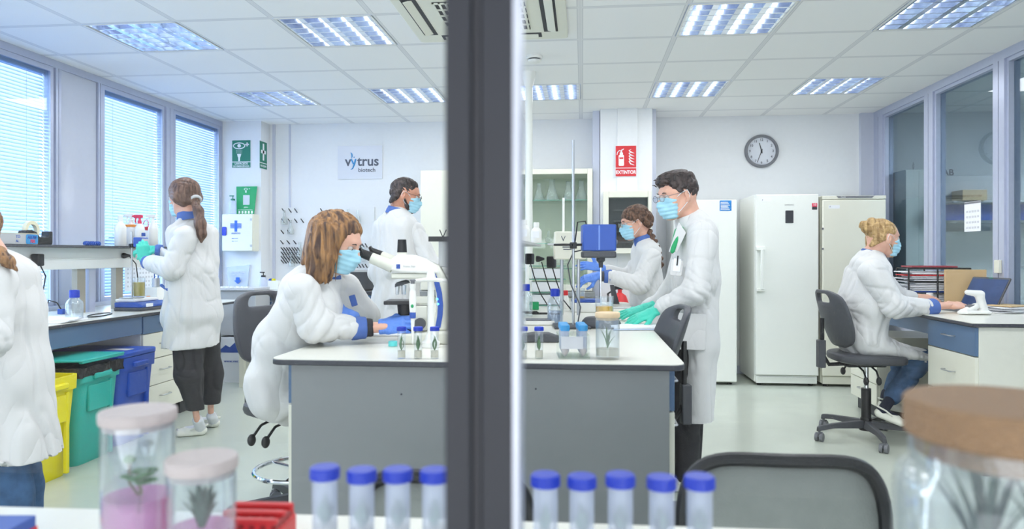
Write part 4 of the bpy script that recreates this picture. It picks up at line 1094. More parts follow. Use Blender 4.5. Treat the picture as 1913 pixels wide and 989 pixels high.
for a in (4.97, 5.13):
    s = S(.008, .02); s.chain(W((737, 640, a), (737, 720, a), (738, 780, a)), [.085, .07, .06]); blob('trousers', s, M['trousers'], ps, [('n', (9, 9, 5), .008)])
    q = P(737, 790, a); q.z = 0; clog(ps, q - Vector((.07, 0, 0)), q + Vector((.19, .03, 0)), socks='sock', ankle=Vector((q.x - .02, q.y, .16)))

# ---------------------------------------------------------------- tall man on the right of the island
F = headframe(1266, 367, 3.7, .30, math.radians(11), right=False)
nk = P(1292, 418, 3.72)
ps = person_body('tall man with short dark hair and teal gloves leaning on the island worktop', F, nk,
    [(W((1292, 418, 3.72), (1297, 470, 3.72), (1295, 600, 3.72), (1292, 640, 3.72)), [.055, .12, .12, .12]), (W((1312, 460, 3.58), (1296, 548, 3.52), (1232, 577, 3.6)), [.05, .042, .03]), (W((1280, 460, 3.9), (1255, 545, 4.0), (1205, 577, 3.98)), [.05, .042, .03]),
     (W((1285, 640, 3.64), (1285, 770, 3.64), (1283, 885, 3.66)), [.08, .055, .045]), (W((1292, 640, 3.80), (1290, 770, 3.80), (1288, 875, 3.84)), [.08, .055, .045])])
s = S(.008, .045)
s.limb(P(1300, 440, 3.72), P(1300, 520, 3.72), (.195, .105), (.20, .115), FW); s.limb(P(1300, 520, 3.72), P(1296, 640, 3.72), (.20, .115), (.205, .115), FW); s.limb(P(1296, 640, 3.72), P(1290, 790, 3.72), (.205, .115), (.23, .115), FW)
s.limb(P(1292, 412, 3.72), P(1298, 440, 3.72), (.085, .075), (.15, .095), FW)
s.chain(W((1280, 455, 3.88), (1256, 540, 3.98), (1212, 574, 3.98)), [.066, .056, .046])
s.cut((0, 0, -1), -P(1290, 776, 3.72).z)
s.limb(P(1276, 418, 3.70), P(1263, 440, 3.68), .055, .02, k=.02, op='sub')
lc = blob('lab_coat', s, M['coat'], ps, [('n', (7, 7, 1.8), .013), ('n', (12, 12, 6), .005), ('s', P(1310, 560, 3.5), .14, (1, 0, .8), .06, .010), ('s', P(1245, 560, 3.9), .10, (1, 0, -.3), .04, .010)], 7.0)
sleeve(lc, 'sleeve', W((1312, 452, 3.58), (1300, 545, 3.50), (1240, 573, 3.58)), [.076, .064, .052], seed=8.0, amp=.014)
# open lapels
for sg, c_ in ((-1, 3.66), (1, 3.80)):
    MB().prism([(0, 0), (.05, -.045), (.03, -.15), (-.012, -.16)], 'y', -.003, .003).build('lapel', M['coat'], lc, bevel=.003).matrix_local = Matrix.Translation(P(1268 + 5 * (sg > 0), 415, c_ - .045)) @ Matrix.Rotation(.25 * sg, 4, 'Z') @ Matrix.Rotation(.25, 4, 'Y')
collar(lc, P(1288, 412, 3.72), (-.35, 0, 1), .075, .05, 'coat')
s = S(.006, .01); s.limb(P(1268, 432, 3.66), P(1256, 470, 3.62), (.05, .02), (.012, .012), FW); blob('green_shirt', s, M['green2'], ps)
q = MB().rrect(-.03, .03, -.042, .038, -.003, .004, .008, 'y').build('chest_pocket', M['coat'], lc, bevel=.003); q.matrix_local = Matrix.Translation(P(1264, 500, 3.585)) @ Matrix.Rotation(.10, 4, 'Y')
MB().cyl((0, 0, -.02), (0, 0, .03), .0035).build('pen', M['black'], q, True, loc=(.0, -.007, .03))
MB().box(-.018, .018, -.006, -.003, -.02, .044).build('badge_card', M['paper'], q)
q = MB().rrect(-.075, .075, -.09, .09, -.004, .004, .01, 'y').build('hip_pocket', M['coat'], lc, bevel=.003); q.matrix_local = Matrix.Translation(P(1290, 620, 3.51)) @ Matrix.Rotation(.04, 4, 'Y')
glove('glove', M['gteal'], ps, P(1222, 582, 3.60), (P(1168, 606, 3.60) - P(1222, 582, 3.60)), UP * .9 + -FW * .35, P(1246, 571, 3.57), cuff_r=.042, curl=(.05, .12, .1), spread=.12, thumb=(.05, .055, -.01, .09, .068, -.02), mir=1)
glove('glove', M['gteal'], ps, P(1202, 577, 3.95), (P(1158, 590, 3.95) - P(1202, 577, 3.95)), UP * .9 - FW * .3, P(1220, 571, 3.97), cuff_r=.040, curl=(.05, .12, .1), spread=.12, thumb=(.05, .055, -.01, .09, .068, -.02), mir=-1)
face_mask(ps, F); spectacles(ps, F, 'mgrey')
s = S(.0045, .015); hair_cap(s, F, .0); s.ell(F(.02, 0, .098), (.080, .064, .040), F.R); s.limb(F(-.080, -.03, .02), F(-.080, .03, .02), .022, .022); s.ell(F(-.03, 0, .09), (.08, .07, .045), F.R); s.ell(F(.075, 0, .088), (.036, .055, .026), F.R)
for y in (-1, 1): s.limb(F(.045, .058 * y, .068), F(-.06, .062 * y, .05), .022, .026)
for y in (-1, 1): s.limb(F(-.0, .077 * y, .02), F(.004, .073 * y, -.02), .010, .006)
s.limb(F(-.055, 0, 0), F(-.070, 0, -.045), .045, .028)
hairline(s, F, off=-.010, sl=.74); ears_out(s, F); blob('hair', s, M['hair_dark'], ps, [('n', (26, 26, 26), .006), ('n', (70, 70, 70), .003)], 9.0)
L_ = []
for k in range(70):
    a = random.uniform(-1, 1); b_ = random.uniform(-.9, 1); p0 = F(.09 * b_, .06 * a, .115 - .03 * b_ * b_ - .02 * a * a); d_ = F.R @ Vector((random.uniform(-.4, 1), random.uniform(-.6, .6), random.uniform(.3, 1)))
    L_.append([p0 - d_ * .01, p0 + d_ * .014, p0 + d_ * .026 + F.R @ Vector((.008, 0, -.002))])
strands(ps, F, 'hair_dark', L_, .0035)
for a, dx in ((3.64, -4), (3.80, 2)):
    s = S(.008, .02); s.chain(W((1288 + dx, 640, a), (1287 + dx, 760, a), (1284 + dx, 895 - (a - 3.64) * 60, a)), [.09, .075, .062]); blob('trousers', s, M['trousers'], ps, [('n', (8, 8, 4), .008)], a)
    q = P(1284 + dx, 900, a); q.z = 0; clog(ps, q + Vector((.07, 0, 0)), q - Vector((.19, .05, 0)), socks='sock', ankle=Vector((q.x + .02, q.y, .16)))

# ---------------------------------------------------------------- woman at the back, right of the mullion
F = headframe(1187, 417, 5.15, .10, math.radians(12), right=False)
nk = P(1206, 452, 5.17)
ps = person_body('woman with a long braid, glasses and blue gloves standing behind the blue stirrer motor', F, nk,
    [(W((1206, 452, 5.17), (1207, 500, 5.17), (1206, 600, 5.17)), [.05, .11, .12]), (W((1216, 485, 5.0), (1200, 535, 4.95), (1135, 518, 5.0)), [.045, .04, .028]), (W((1195, 485, 5.33), (1175, 520, 5.35), (1128, 503, 5.3)), [.045, .04, .028]),
     (W((1205, 610, 5.1), (1205, 720, 5.1), (1205, 760, 5.1)), [.08, .055, .045]), (W((1208, 610, 5.25), (1208, 720, 5.25), (1208, 755, 5.25)), [.08, .055, .045])], jaw=.92)
s = S(.009, .045)
s.limb(P(1207, 473, 5.17), P(1206, 530, 5.17), (.18, .105), (.18, .115), FW); s.limb(P(1206, 530, 5.17), P(1206, 620, 5.17), (.18, .115), (.20, .12), FW); s.limb(P(1206, 620, 5.17), P(1207, 690, 5.17), (.20, .12), (.215, .13), FW)
s.limb(P(1205, 452, 5.17), P(1207, 470, 5.17), (.075, .07), (.14, .09), FW)
s.chain(W((1195, 480, 5.32), (1178, 520, 5.35), (1136, 506, 5.3)), [.064, .056, .045]); s.cut((0, 0, -1), -P(1207, 700, 5.17).z)
lc = blob('lab_coat', s, M['coat'], ps, [('n', (7, 7, 2.4), .014), ('s', P(1200, 540, 5.0), .13, (1, 0, .8), .06, .014)], 10.0)
sleeve(lc, 'sleeve', W((1217, 482, 5.02), (1196, 533, 4.95), (1142, 517, 5.0)), [.072, .068, .055], seed=11.0, amp=.016)
cuff(lc, P(1143, 517, 5.0), P(1128, 517, 5.0), .050, .044)
cuff(lc, P(1129, 517, 5.0), P(1121, 516, 5.0), .036, .035, 'dgrey', 'knitted_wristband')
collar(lc, P(1203, 450, 5.16), (-.35, 0, 1), .070, .07)
glove('glove', M['gblue'], ps, P(1115, 516, 5.0), -RT + UP * -.25, UP * .8 - FW * .6, P(1128, 516, 5.0), curl=(.35, .35, .2), thumb=(.05, .055, -.03, .085, .045, -.055))
glove('glove', M['gblue'], ps, P(1118, 500, 5.28), -RT + UP * .15, UP * .7 - FW * .7, P(1138, 506, 5.3), curl=(.2, .3, .2), thumb=(.04, .06, .02, .065, .085, .03), mir=-1)
face_mask(ps, F); spectacles(ps, F, 'mgrey')
s = S(.005, .015); hair_cap(s, F, .006); s.ell(F(-.09, 0, .01), (.05, .06, .06), F.R); hairline(s, F, off=-.014); ears_out(s, F)
s.limb(F(-.03, -.08, .02), F(-.08, -.05, -.03), .022, .03); s.limb(F(-.03, .08, .02), F(-.08, .05, -.03), .022, .03)
blob('hair', s, M['hair_curl'], ps, [('n', (40, 40, 40), .006), ('n', (70, 70, 70), .003)], 12.0)
s = S(.005, .008); bp_ = W((1212, 432, 5.12), (1221, 447, 5.10), (1228, 464, 5.08), (1233, 482, 5.08), (1236, 500, 5.09))
for k in range(14):
    t = k / 13 * 3.999; i = int(t); p0 = bp_[i].lerp(bp_[i + 1], t - i); s.ell(p0 + RT * (.009 * (-1) ** k), (.021 - .0006 * k, .02, .017))
blob('braid', s, M['hair_curl'], ps, [('n', (60, 60, 60), .003)], 12.0)
for a in (5.1, 5.25):
    s = S(.009, .02); s.chain(W((1206, 620, a), (1206, 700, a), (1206, 760, a)), [.085, .07, .06]); blob('trousers', s, M['trousers'], ps, [('n', (9, 9, 5), .006)])
    q = P(1208, 770, a); q.z = 0; clog(ps, q + Vector((.06, 0, 0)), q - Vector((.17, .02, 0)), socks='sock', ankle=Vector((q.x + .02, q.y, .16)))

# ---------------------------------------------------------------- ponytailed woman at the window bench
F = headframe(343, 371, 4.62, -.50, math.radians(8), right=False)
nk = P(354, 412, 4.62)
sd = RT * .5 + FW * .86
f_ = -RT * .86 + FW * .5
ps = person_body('woman with a long brown ponytail standing at the window bench, seen from behind', F, nk,
    [(W((354, 412, 4.62), (361, 470, 4.6), (362, 590, 4.6)), [.05, .11, .12]), (W((348, 446, 4.46), (322, 508, 4.44), (274, 492, 4.62)), [.045, .04, .028]), (W((372, 446, 4.8), (340, 490, 4.95), (300, 468, 5.0)), [.045, .04, .028]),
     (W((352, 640, 4.56), (356, 705, 4.55), (368, 785, 4.62)), [.075, .05, .036]), (W((384, 640, 4.70), (392, 705, 4.76), (394, 772, 4.85)), [.075, .05, .036])], jaw=.92)
s = S(.008, .045)
s.limb(P(360, 440, 4.62), P(361, 500, 4.6), (.185, .11), (.18, .125), sd); s.limb(P(361, 500, 4.6), P(360, 590, 4.6), (.18, .125), (.20, .145), sd); s.limb(P(360, 590, 4.6), P(358, 665, 4.6), (.20, .145), (.195, .145), sd)
s.limb(P(356, 412, 4.62), P(359, 432, 4.62), (.075, .07), (.15, .09), sd)
s.chain(W((378, 445, 4.78), (340, 490, 4.95), (300, 468, 5.0)), [.064, .056, .045]); s.cut((0, .03, -1), Vector((0, .03, -1)).dot(P(358, 648, 4.6)))
lc = blob('lab_coat', s, M['coat'], ps, [('n', (6, 6, 2.0), .016), ('n', (12, 12, 6), .005), ('s', P(385, 520, 4.5), .13, (1, .3, .5), .06, .012), ('s', P(330, 600, 4.5), .14, (1, .2, .1), .05, .010)], 13.0)
sleeve(lc, 'sleeve', W((347, 444, 4.47), (322, 503, 4.43), (284, 492, 4.58)), [.076, .070, .056], seed=14.0, amp=.018)
cuff(lc, P(283, 492, 4.59), P(272, 490, 4.62), .048, .042); cuff(lc, P(302, 468, 5.0), P(292, 467, 5.0), .042, .040)
pocket_trim(lc, W((301, 533, 4.50), (312, 541, 4.47), (324, 544, 4.45)), .010)
collar(lc, P(353, 404, 4.62), (-.2, 0, 1), .070, .05)
glove('glove', M['gteal'], ps, P(270, 482, 4.63), UP * .95 - RT * .15, FW * -.7 + RT * .5, P(277, 491, 4.61), size=.85, curl=(.5, .6, .4), mir=-1, thumb=(.04, .06, .01, .075, .075, .0))
glove('glove', M['gteal'], ps, P(278, 467, 5.0), -RT + FW * .1, UP * .6 - FW * .6, P(296, 467, 5.0), size=.85, cuff_r=.036, curl=(.4, .5, .4), mir=1)
face_mask(ps, F)
s = S(.0045, .02); hair_cap(s, F, .006); s.limb(F(-.04, -.06, .0), F(-.10, -.01, -.03), .045, .032); s.limb(F(-.04, .06, .0), F(-.10, .01, -.03), .045, .032); s.limb(F(.0, .07, .01), F(-.06, .05, -.04), .022, .03)
n = F.R @ Vector((1, 0, -.55)); s.cut(n, n.dot(F(.045, 0, .03)), .012)
blob('hair', s, M['hair_brown'], ps, [('n', (14, 60, 60), .003)], 15.0)
s = S(.0045, .02); s.chain([F(-.10, 0, -.03)] + W((371, 395, 4.52), (374, 418, 4.49), (377, 438, 4.49), (376, 452, 4.49)), [.024, .030, .036, .028, .010])
blob('ponytail', s, M['hair_brown'], ps, [('n', (60, 60, 7), .004)], 15.0)
MB().lathe([(.03 + .01 * math.cos(a), .012 * math.sin(a)) for a in [2 * pi * k / 10 for k in range(11)]], F(-.112, 0, -.032), (RT * .5 - FW * .5 - UP * .5).to_track_quat('Z', 'Y').to_matrix(), 18, cap=False).build('scrunchie', M['lgrey'], ps, True)
s = S(.007, .025); s.chain(W((352, 630, 4.56), (353, 700, 4.55), (366, 764, 4.62)), [.095, .088, .058]); s.chain(W((384, 630, 4.70), (393, 700, 4.78), (396, 758, 4.85)), [.095, .080, .056])
s.cut((0, 0, -1), -P(366, 767, 4.62).z)
blob('trousers', s, M['trousers'], ps, [('n', (9, 9, 5), .010), ('s', P(355, 700, 4.45), .1, (.2, 0, 1), .05, .008)], 16.0)
for (h_, t_, an) in ((PZ(388, 812, 0), PZ(322, 816, 0), P(369, 782, 4.64)), (PZ(409, 799, 0), PZ(362, 795, 0), P(395, 775, 4.86))):
    s = S(.005, .01); s.limb(P(368, 755, 4.62) if an.y < 4.6 else P(396, 750, 4.85), an, .037, .030)
    clog(ps, h_, t_, socks='sock', ankle=an + UP * -.01)

# ---------------------------------------------------------------- seated man at the right desk
F = headframe(1649, 446, 4.6, -.12, math.radians(6))
nk = P(1627, 484, 4.62)
ps = person_body('man with a blond hair bun seated at the right desk, typing on a laptop', F, nk,
    [(W((1627, 484, 4.62), (1618, 540, 4.62), (1606, 630, 4.62)), [.052, .12, .13]), (W((1630, 512, 4.46), (1672, 576, 4.40), (1742, 573, 4.44)), [.045, .04, .03]), (W((1640, 515, 4.78), (1680, 560, 4.85), (1712, 555, 4.85)), [.045, .04, .028]),
     (W((1608, 642, 4.56), (1722, 664, 4.58), (1662, 745, 4.6)), [.085, .062, .042]), (W((1610, 640, 4.74), (1690, 662, 4.85), (1662, 738, 4.84)), [.085, .062, .042])],
    fore=[S(.0045, .01).limb(P(1725, 574, 4.43), P(1772, 571, 4.47), (.037, .030), (.029, .021), FW)])
def bare_hand(par, wr, d_, back, **kw):
    s = S(.0032, .01); fr = Frame(wr, d_, back); hand(s, fr, **kw); return blob('hand', s, M['skin'], par)
bare_hand(ps, P(1772, 571, 4.47), RT + UP * -.02 + FW * .15, UP * .85 - FW * .4, curl=(.15, .35, .25), mir=1)
bare_hand(ps, P(1712, 555, 4.85), RT - UP * .05 - FW * .1, UP * .9 - FW * .3, curl=(.15, .35, .25), mir=-1)
s = S(.0085, .05)
s.limb(P(1621, 512, 4.62), P(1614, 570, 4.62), (.195, .125), (.195, .145), FW); s.limb(P(1614, 570, 4.62), P(1608, 630, 4.62), (.195, .145), (.21, .135), FW)
s.limb(P(1626, 483, 4.62), P(1622, 500, 4.62), (.08, .075), (.15, .10), FW)
s.limb(P(1606, 642, 4.63), P(1645, 650, 4.63), (.21, .085), (.20, .07), FW); s.limb(P(1640, 648, 4.60), P(1722, 668, 4.57), (.14, .072), (.09, .055), FW)
s.limb(P(1630, 645, 4.72), P(1700, 662, 4.82), (.12, .07), (.09, .055), FW)
s.chain(W((1638, 512, 4.78), (1680, 558, 4.86), (1706, 556, 4.86)), [.066, .056, .045])
lc = blob('lab_coat', s, M['coat'], ps, [('n', (6, 6, 3.2), .016), ('n', (12, 12, 6), .005), ('s', P(1640, 625, 4.5), .12, (1, 0, -1), .06, .016), ('s', P(1580, 600, 4.5), .12, (.3, 0, 1), .06, .012)], 17.0)
sleeve(lc, 'sleeve', W((1630, 510, 4.45), (1670, 573, 4.38), (1728, 575, 4.42)), [.086, .074, .058], seed=18.0, amp=.018)
cuff(lc, P(1724, 577, 4.42), P(1746, 573, 4.44), .060, .054)
collar(lc, P(1630, 478, 4.62), (.35, 0, 1), .076, .045)
face_mask(ps, F)
s = S(.0045, .02); hair_cap(s, F, -.003); s.ell(F(-.105, 0, .055), (.045, .04, .038), F.R, k=.012); s.ell(F(-.135, .0, .075), (.036, .034, .030), F.R, k=.01); s.ell(F(-.085, 0, .10), (.034, .03, .026), F.R, k=.01)
s.limb(F(-.05, -.055, .0), F(-.078, -.02, -.055), .032, .022); s.limb(F(-.05, .055, .0), F(-.078, .02, -.055), .032, .022)
hairline(s, F, off=-.006); ears_out(s, F); blob('hair', s, M['hair_blond'], ps, [('n', (16, 50, 50), .004), ('n', (40, 40, 40), .004)], 19.0)
s = S(.005, .01)
for y in (-1, 1): s.limb(F(.012, .066 * y, -.04), F(.06, .02 * y, -.105), .009, .014)
blob('beard', s, M['hair_blond'], ps, [('n', (70, 70, 70), .002)], 6.0)
s = S(.007, .02); s.limb(P(1640, 655, 4.6), P(1722, 672, 4.58), .07, .068); s.limb(P(1722, 672, 4.58), P(1668, 742, 4.6), .070, .060)
s.limb(P(1640, 655, 4.76), P(1690, 668, 4.86), .07, .066); s.limb(P(1690, 668, 4.86), P(1666, 730, 4.86), .068, .058)
blob('jeans', s, M['jeans'], ps, [('n', (8, 8, 6), .010), ('s', P(1700, 700, 4.5), .1, (-.5, 0, 1), .05, .008)], 20.0)
h1, t1 = P(1630, 776, 4.52), P(1694, 801, 4.46)
clog(ps, h1, t1, socks='sockdark', ankle=P(1662, 748, 4.58))
h2, t2 = P(1640, 763, 4.80), P(1692, 772, 4.82)
clog(ps, h2, t2, socks='sockdark', ankle=P(1656, 735, 4.86))

# ---------------------------------------------------------------- passer-by cut by the left edge
F = headframe(-62, 425, 2.66, -.3, math.radians(20), right=False)
nk = P(-20, 478, 2.66)
ps = person_body('person in white coat and jeans cut off by the left edge', F, nk,
    [(W((-30, 478, 2.66), (-10, 560, 2.66), (-5, 690, 2.66)), [.05, .10, .11]), (W((-10, 530, 2.5), (-20, 640, 2.46), (-110, 640, 2.6)), [.045, .04, .03]), (W((5, 790, 2.62), (22, 900, 2.62), (35, 1010, 2.62)), [.06, .05, .045]), (W((45, 790, 2.80), (42, 900, 2.85), (45, 1000, 2.85)), [.06, .05, .045])])
sd = RT * .35 + FW * .93
s = S(.008, .045)
s.limb(P(-12, 525, 2.66), P(-8, 590, 2.66), (.17, .115), (.18, .12), sd); s.limb(P(-8, 590, 2.66), P(-2, 700, 2.66), (.18, .12), (.19, .135), sd); s.limb(P(-2, 700, 2.66), P(12, 880, 2.66), (.19, .135), (.21, .16), sd)
s.limb(P(-32, 480, 2.66), P(-14, 520, 2.66), (.08, .07), (.15, .10), sd); s.cut((-.12, 0, -1), Vector((-.12, 0, -1)).dot(P(60, 858, 2.66)))
s.chain(W((-6, 530, 2.85), (-50, 620, 2.9), (-130, 600, 2.9)), [.066, .056, .045])
lc = blob('lab_coat', s, M['coat'], ps, [('n', (8, 8, 1.2), .018), ('n', (13, 13, 3), .006)], 21.0)
sleeve(lc, 'sleeve', W((-12, 528, 2.50), (-22, 635, 2.44), (-110, 640, 2.58)), [.076, .066, .052], seed=22.0)
glove('glove', M['gteal'], ps, P(-115, 640, 2.6), -RT, UP * .8 - FW * .6, P(-100, 640, 2.6))
face_mask(ps, F)
s = S(.006, .02); hair_cap(s, F, .008); s.limb(F(-.06, -.03, .0), P(-36, 470, 2.6), .05, .04, k=.03); n = F.R @ Vector((1, 0, -.6)); s.cut(n, n.dot(F(.045, 0, .03)), .012)
s.chain(W((-34, 462, 2.52), (-4, 474, 2.50), (14, 488, 2.49), (32, 507, 2.49)), [.036, .026, .018, .006])
blob('hair', s, M['hair_red'], ps, [('n', (20, 50, 20), .007), ('n', (60, 60, 60), .003)], 23.0)
for (a, b_) in ((W((6, 850, 2.62), (24, 920, 2.62), (38, 1020, 2.62)), 1), (W((30, 850, 2.80), (44, 910, 2.85), (50, 990, 2.85)), 2)):
    s = S(.008, .02); s.chain(a, [.085, .068, .058]); blob('jeans', s, M['jeans'], ps, [('n', (9, 9, 5), .007)], b_)
    q = a[2].copy(); q.z = 0; clog(ps, q + Vector((.07, 0, 0)), q - Vector((.19, .03, 0)), socks='sock', ankle=Vector((q.x + .02, q.y, .16)))

# ---------- their chairs
lab_chair('dark grey lab stool with handle-hole backrest and chrome foot ring behind the seated auburn-haired woman', (P(562, 700, 3.22).x, P(562, 700, 3.22).y, 0), -pi / 2 - .34, .52, .70, 1.03, .5, ring=(.23, .20), tilt=.1)
lab_chair('dark grey five-wheeled lab chair carrying the blond seated man', (P(1618, 700, 4.62).x, P(1618, 700, 4.62).y, 0), -pi / 2 + .1, .535, .60, .97, 2.35, hole=True, tilt=.28, r_base=.34)
lab_chair('dark grey lab chair tucked between the island and the tall man, seen edge-on', (.175, 3.26, 0), pi / 2 + .12, .50, .64, .97, .3, ring=(.22, .19), tilt=.35)
# ================================================================== SMALL THINGS
def V3(*a): return Vector(a)
def on(p, z): q = p.copy(); q.z = z; return q
def lathe_obj(name, m, par, prof, n=28, cap=True, c=(0, 0, 0)): return MB().lathe(prof, c, None, n, cap).build(name, m, par, True)

# ---------- bins under the window bench
def bin_(label, x1, y0, y1, m, h, kind):
    w_ = (y1 - y0) / 2; b = thing('recycling_bin', label, 'bin', (x1, (y0 + y1) / 2, 0), 0, 'coloured bins under the window bench')
    D = .50; mb = MB(); prev = None
    for z, s in ((0, .84), (.02, .87), (h * .86, 1.0), (h * .86, 1.05), (h, 1.06)):
        x_a, x_b = -D * (.5 + .5 * s) + .0, -D * (.5 - .5 * s) ; ww = w_ * s; r = .045; pts = []
        for cx_, cy_, a0 in ((x_b - r, ww - r, 0), (x_a + r, ww - r, 90), (x_a + r, -ww + r, 180), (x_b - r, -ww + r, 270)):
            for k in range(5):
                a = math.radians(a0 + 22.5 * k); pts.append((cx_ + r * math.cos(a), cy_ + r * math.sin(a)))
        cur = [mb.bm.verts.new((p[0], p[1], z)) for p in pts]
        if prev:
            for k in range(20): mb.bm.faces.new((prev[k], prev[(k + 1) % 20], cur[(k + 1) % 20], cur[k]))
        else: mb.bm.faces.new(cur[::-1])
        prev = cur
    # hollow mouth
    inner = [mb.bm.verts.new(v.co.lerp(Vector((-D / 2, 0, h)), .06)) for v in prev]; low = [mb.bm.verts.new(v.co.lerp(Vector((-D / 2, 0, h)), .12) - UP * .12) for v in prev]
    for k in range(20):
        mb.bm.faces.new((prev[k], prev[(k + 1) % 20], inner[(k + 1) % 20], inner[k])); mb.bm.faces.new((inner[k], inner[(k + 1) % 20], low[(k + 1) % 20], low[k]))
    mb.bm.faces.new(low)
    mb.build('body', M[m], b, True)
    MB().box(-.012, .006, -w_ * .55, w_ * .55, .30, h * .82).box(-.016, .010, w_ * .45, w_ * .58, .02, h * .84).build('front_rib', M[m], b, bevel=.006)
    MB().box(-.01, .030, -w_ * .42, w_ * .42, h * .88, h * .94).build('grip', M[m], b, bevel=.008)
    return b, w_, D
b, w_, D = bin_('yellow plastic bin nearest the camera under the window bench, behind the white coat', -2.76, 3.33, 3.66, 'yellow', .545, 0)
MB().rrect(-D - .01, -.16, -w_, w_, .548, .572, .04).build('lid', M['yellow'], b, bevel=.006)
MB().ball((-.1, 0, .50), .09, 10, (1, 1.3, .4)).build('waste', M['kraft'], b, True)
b, w_, D = bin_('teal plastic bin with a black liner over its rim, between the yellow and blue bins', -2.80, 3.72, 4.08, 'teal', .55, 1)
MB().prism([(-D - .02, .575), (.03, .595), (.032, .608), (-D - .02, .60)], 'y', -w_ * 1.05, w_ * 1.02).box(.0, .03, -w_, w_, .585, .60).build('lid', M['teal'], b, bevel=.006)
s = MB(); s.box(-D * .9, .022, -w_ * 1.12, w_ * 1.05, .505, .56); bmesh.ops.subdivide_edges(s.bm, edges=s.bm.edges, cuts=14, use_grid_fill=True)
for v in s.bm.verts: v.co += Vector(noise.noise_vector(v.co * 24)) * .012
s.build('bin_liner', M['bag'], b, True)
b, w_, D = bin_('royal blue plastic bin with closed lid, farthest of the three bins', -2.84, 4.14, 4.50, 'binblue', .55, 2)
MB().rrect(-D - .02, .02, -w_ * 1.04, w_ * 1.04, .552, .585, .04).build('lid', M['binblue'], b, bevel=.008)
MB().box(-.2, -.05, -.04, .04, .5855, .5865).build('label', M['paperg'], b)

# ---------- bottles and cups
def bottle(name, label, cat, loc, r, h, m, cap=None, caph=.03, capr=None, neck=.35, kind='plain', fill=None, fillm=None, group=None, glassy=False):
    b = thing(name, label, cat, loc, 0, group); nr = r * neck; hb = h - caph
    prof = [(r * .9, 0), (r, .006), (r, hb * .68), (r * .92, hb * .76), (nr * 1.15, hb * .92), (nr, hb * .94), (nr, hb)]
    if glassy: prof += [(nr * .85, hb), (nr * .85, hb * .93), (r * .86, hb * .74), (r * .94, hb * .66), (r * .94, .01), (0.0001, .008)]
    MB().lathe(prof, n=28, cap=not glassy).build('body', M[m], b, True)
    if fill: lathe_obj('liquid', M[fillm], b, [(r * .92, .011), (r * .925, fill), (.0001, fill)], cap=False)
    cr = capr or nr * 1.2
    if kind == 'plain' and cap:
        mb = MB().lathe([(cr, hb - caph * .25), (cr * 1.02, hb), (cr, h), (cr * .85, h + .002)], n=28)
        mb.build('cap', M[cap], b, True)
    if kind == 'spray':
        MB().lathe([(cr, hb - .02), (cr * .9, hb + .005), (.009, hb + .012), (.009, hb + .03)], n=20).box(-.045, .022, -.009, .009, hb + .028, hb + .052).box(-.06, -.045, -.006, .006, hb + .034, hb + .048).build('spray_head', M[cap], b, True, bevel=.003)
        MB().tube([(-.03, 0, hb + .03), (-.036, 0, hb + .005), (-.030, 0, hb - .012)], .005, 6).build('trigger', M[cap], b, True)
    if kind == 'wash':
        MB().lathe([(cr * 1.1, hb - .02), (cr * 1.1, hb + .008), (.006, hb + .014)], n=20).build('cap', M[cap], b, True)
        MB().tube([(0, 0, hb + .01), (0, 0, hb + .05), (-.012, 0, hb + .066), (-.03, 0, hb + .058), (-.045, 0, hb + .03)], .003, 6).build('spout', M[cap], b, True)
    if kind == 'pump':
        MB().lathe([(cr, hb - .015), (cr, hb + .004), (.005, hb + .006), (.005, hb + .03)], n=20).box(-.035, .012, -.007, .007, hb + .028, hb + .04).build('pump', M[cap], b, True, bevel=.002)
    return b
SZ = 1.259
def shelfp(px, x=-3.41): return on(PX(px, 455, x), SZ)
bottle('bottle', 'plain white bottle with screw top, leftmost on the window shelf', 'bottle', shelfp(225), .040, .225, 'whitep', 'whitep', .03, group='bottles on the window shelf')
b = bottle('spray_bottle', 'white spray bottle with an orange band on the window shelf', 'spray bottle', shelfp(245, -3.47), .040, .27, 'whitep', 'whitep', .07, kind='spray', group='bottles on the window shelf')
MB().lathe([(.0405, .15), (.0405, .168)], n=28, cap=False).build('orange_band', M['orange'], b)
b = bottle('spray_bottle', 'white spray bottle with a pink-red collar and trigger', 'spray bottle', shelfp(261, -3.38), .036, .25, 'whitep', 'inkred', .06, kind='spray', group='bottles on the window shelf')
b = bottle('wash_bottle', 'white wash bottle with red screw cap and bent red spout', 'bottle', shelfp(277, -3.46), .034, .20, 'whitep', 'red', .05, kind='wash', neck=.6, group='bottles on the window shelf')
b = bottle('spray_bottle', 'all-white spray bottle, rightmost on the window shelf', 'spray bottle', shelfp(286, -3.37), .036, .27, 'whitep', 'whitep', .07, kind='spray', group='bottles on the window shelf')
b = bottle('small_bottle', 'small white bottle with navy cap in front of the spray bottles', 'bottle', shelfp(268, -3.30), .028, .10, 'whitep', 'devblue', .02, neck=.4, group='bottles on the window shelf')
# foil box and tape dispenser
f = thing('foil_box', 'long grey and blue aluminium foil carton on the window shelf', 'box', on(PX(12, 455, -3.36), SZ))
MB().box(-.035, .035, -.26, .20, 0, .062).build('carton', M['lgrey'], f, bevel=.002)
MB().box(-.036, .036, -.261, .201, .0621, .066).build('carton_lid', M['tape'], f)
MB().rrect(.105, .20, .002, .060, .0352, .0358, .012, 'x').build('blue_print_panel', M['capsky'], f)
fx = Matrix(((0, 0, 1), (1, 0, 0), (0, 1, 0)))
letters('ALUM', .026, M['devblue'], f, (.0364, .152, .042), fx, bold=.0008); letters('FIX', .026, M['inkred'], f, (.0364, .158, .018), fx, bold=.001); letters('TO', .024, M['inkblue'], f, (.0358, .045, .044), fx); letters('AL', .020, M['inkblue'], f, (.0358, .04, .018), fx)
t_ = thing('tape_dispenser', 'black tape dispenser with a cream roll beside the foil carton', 'tape dispenser', on(PX(66, 455, -3.38), SZ))
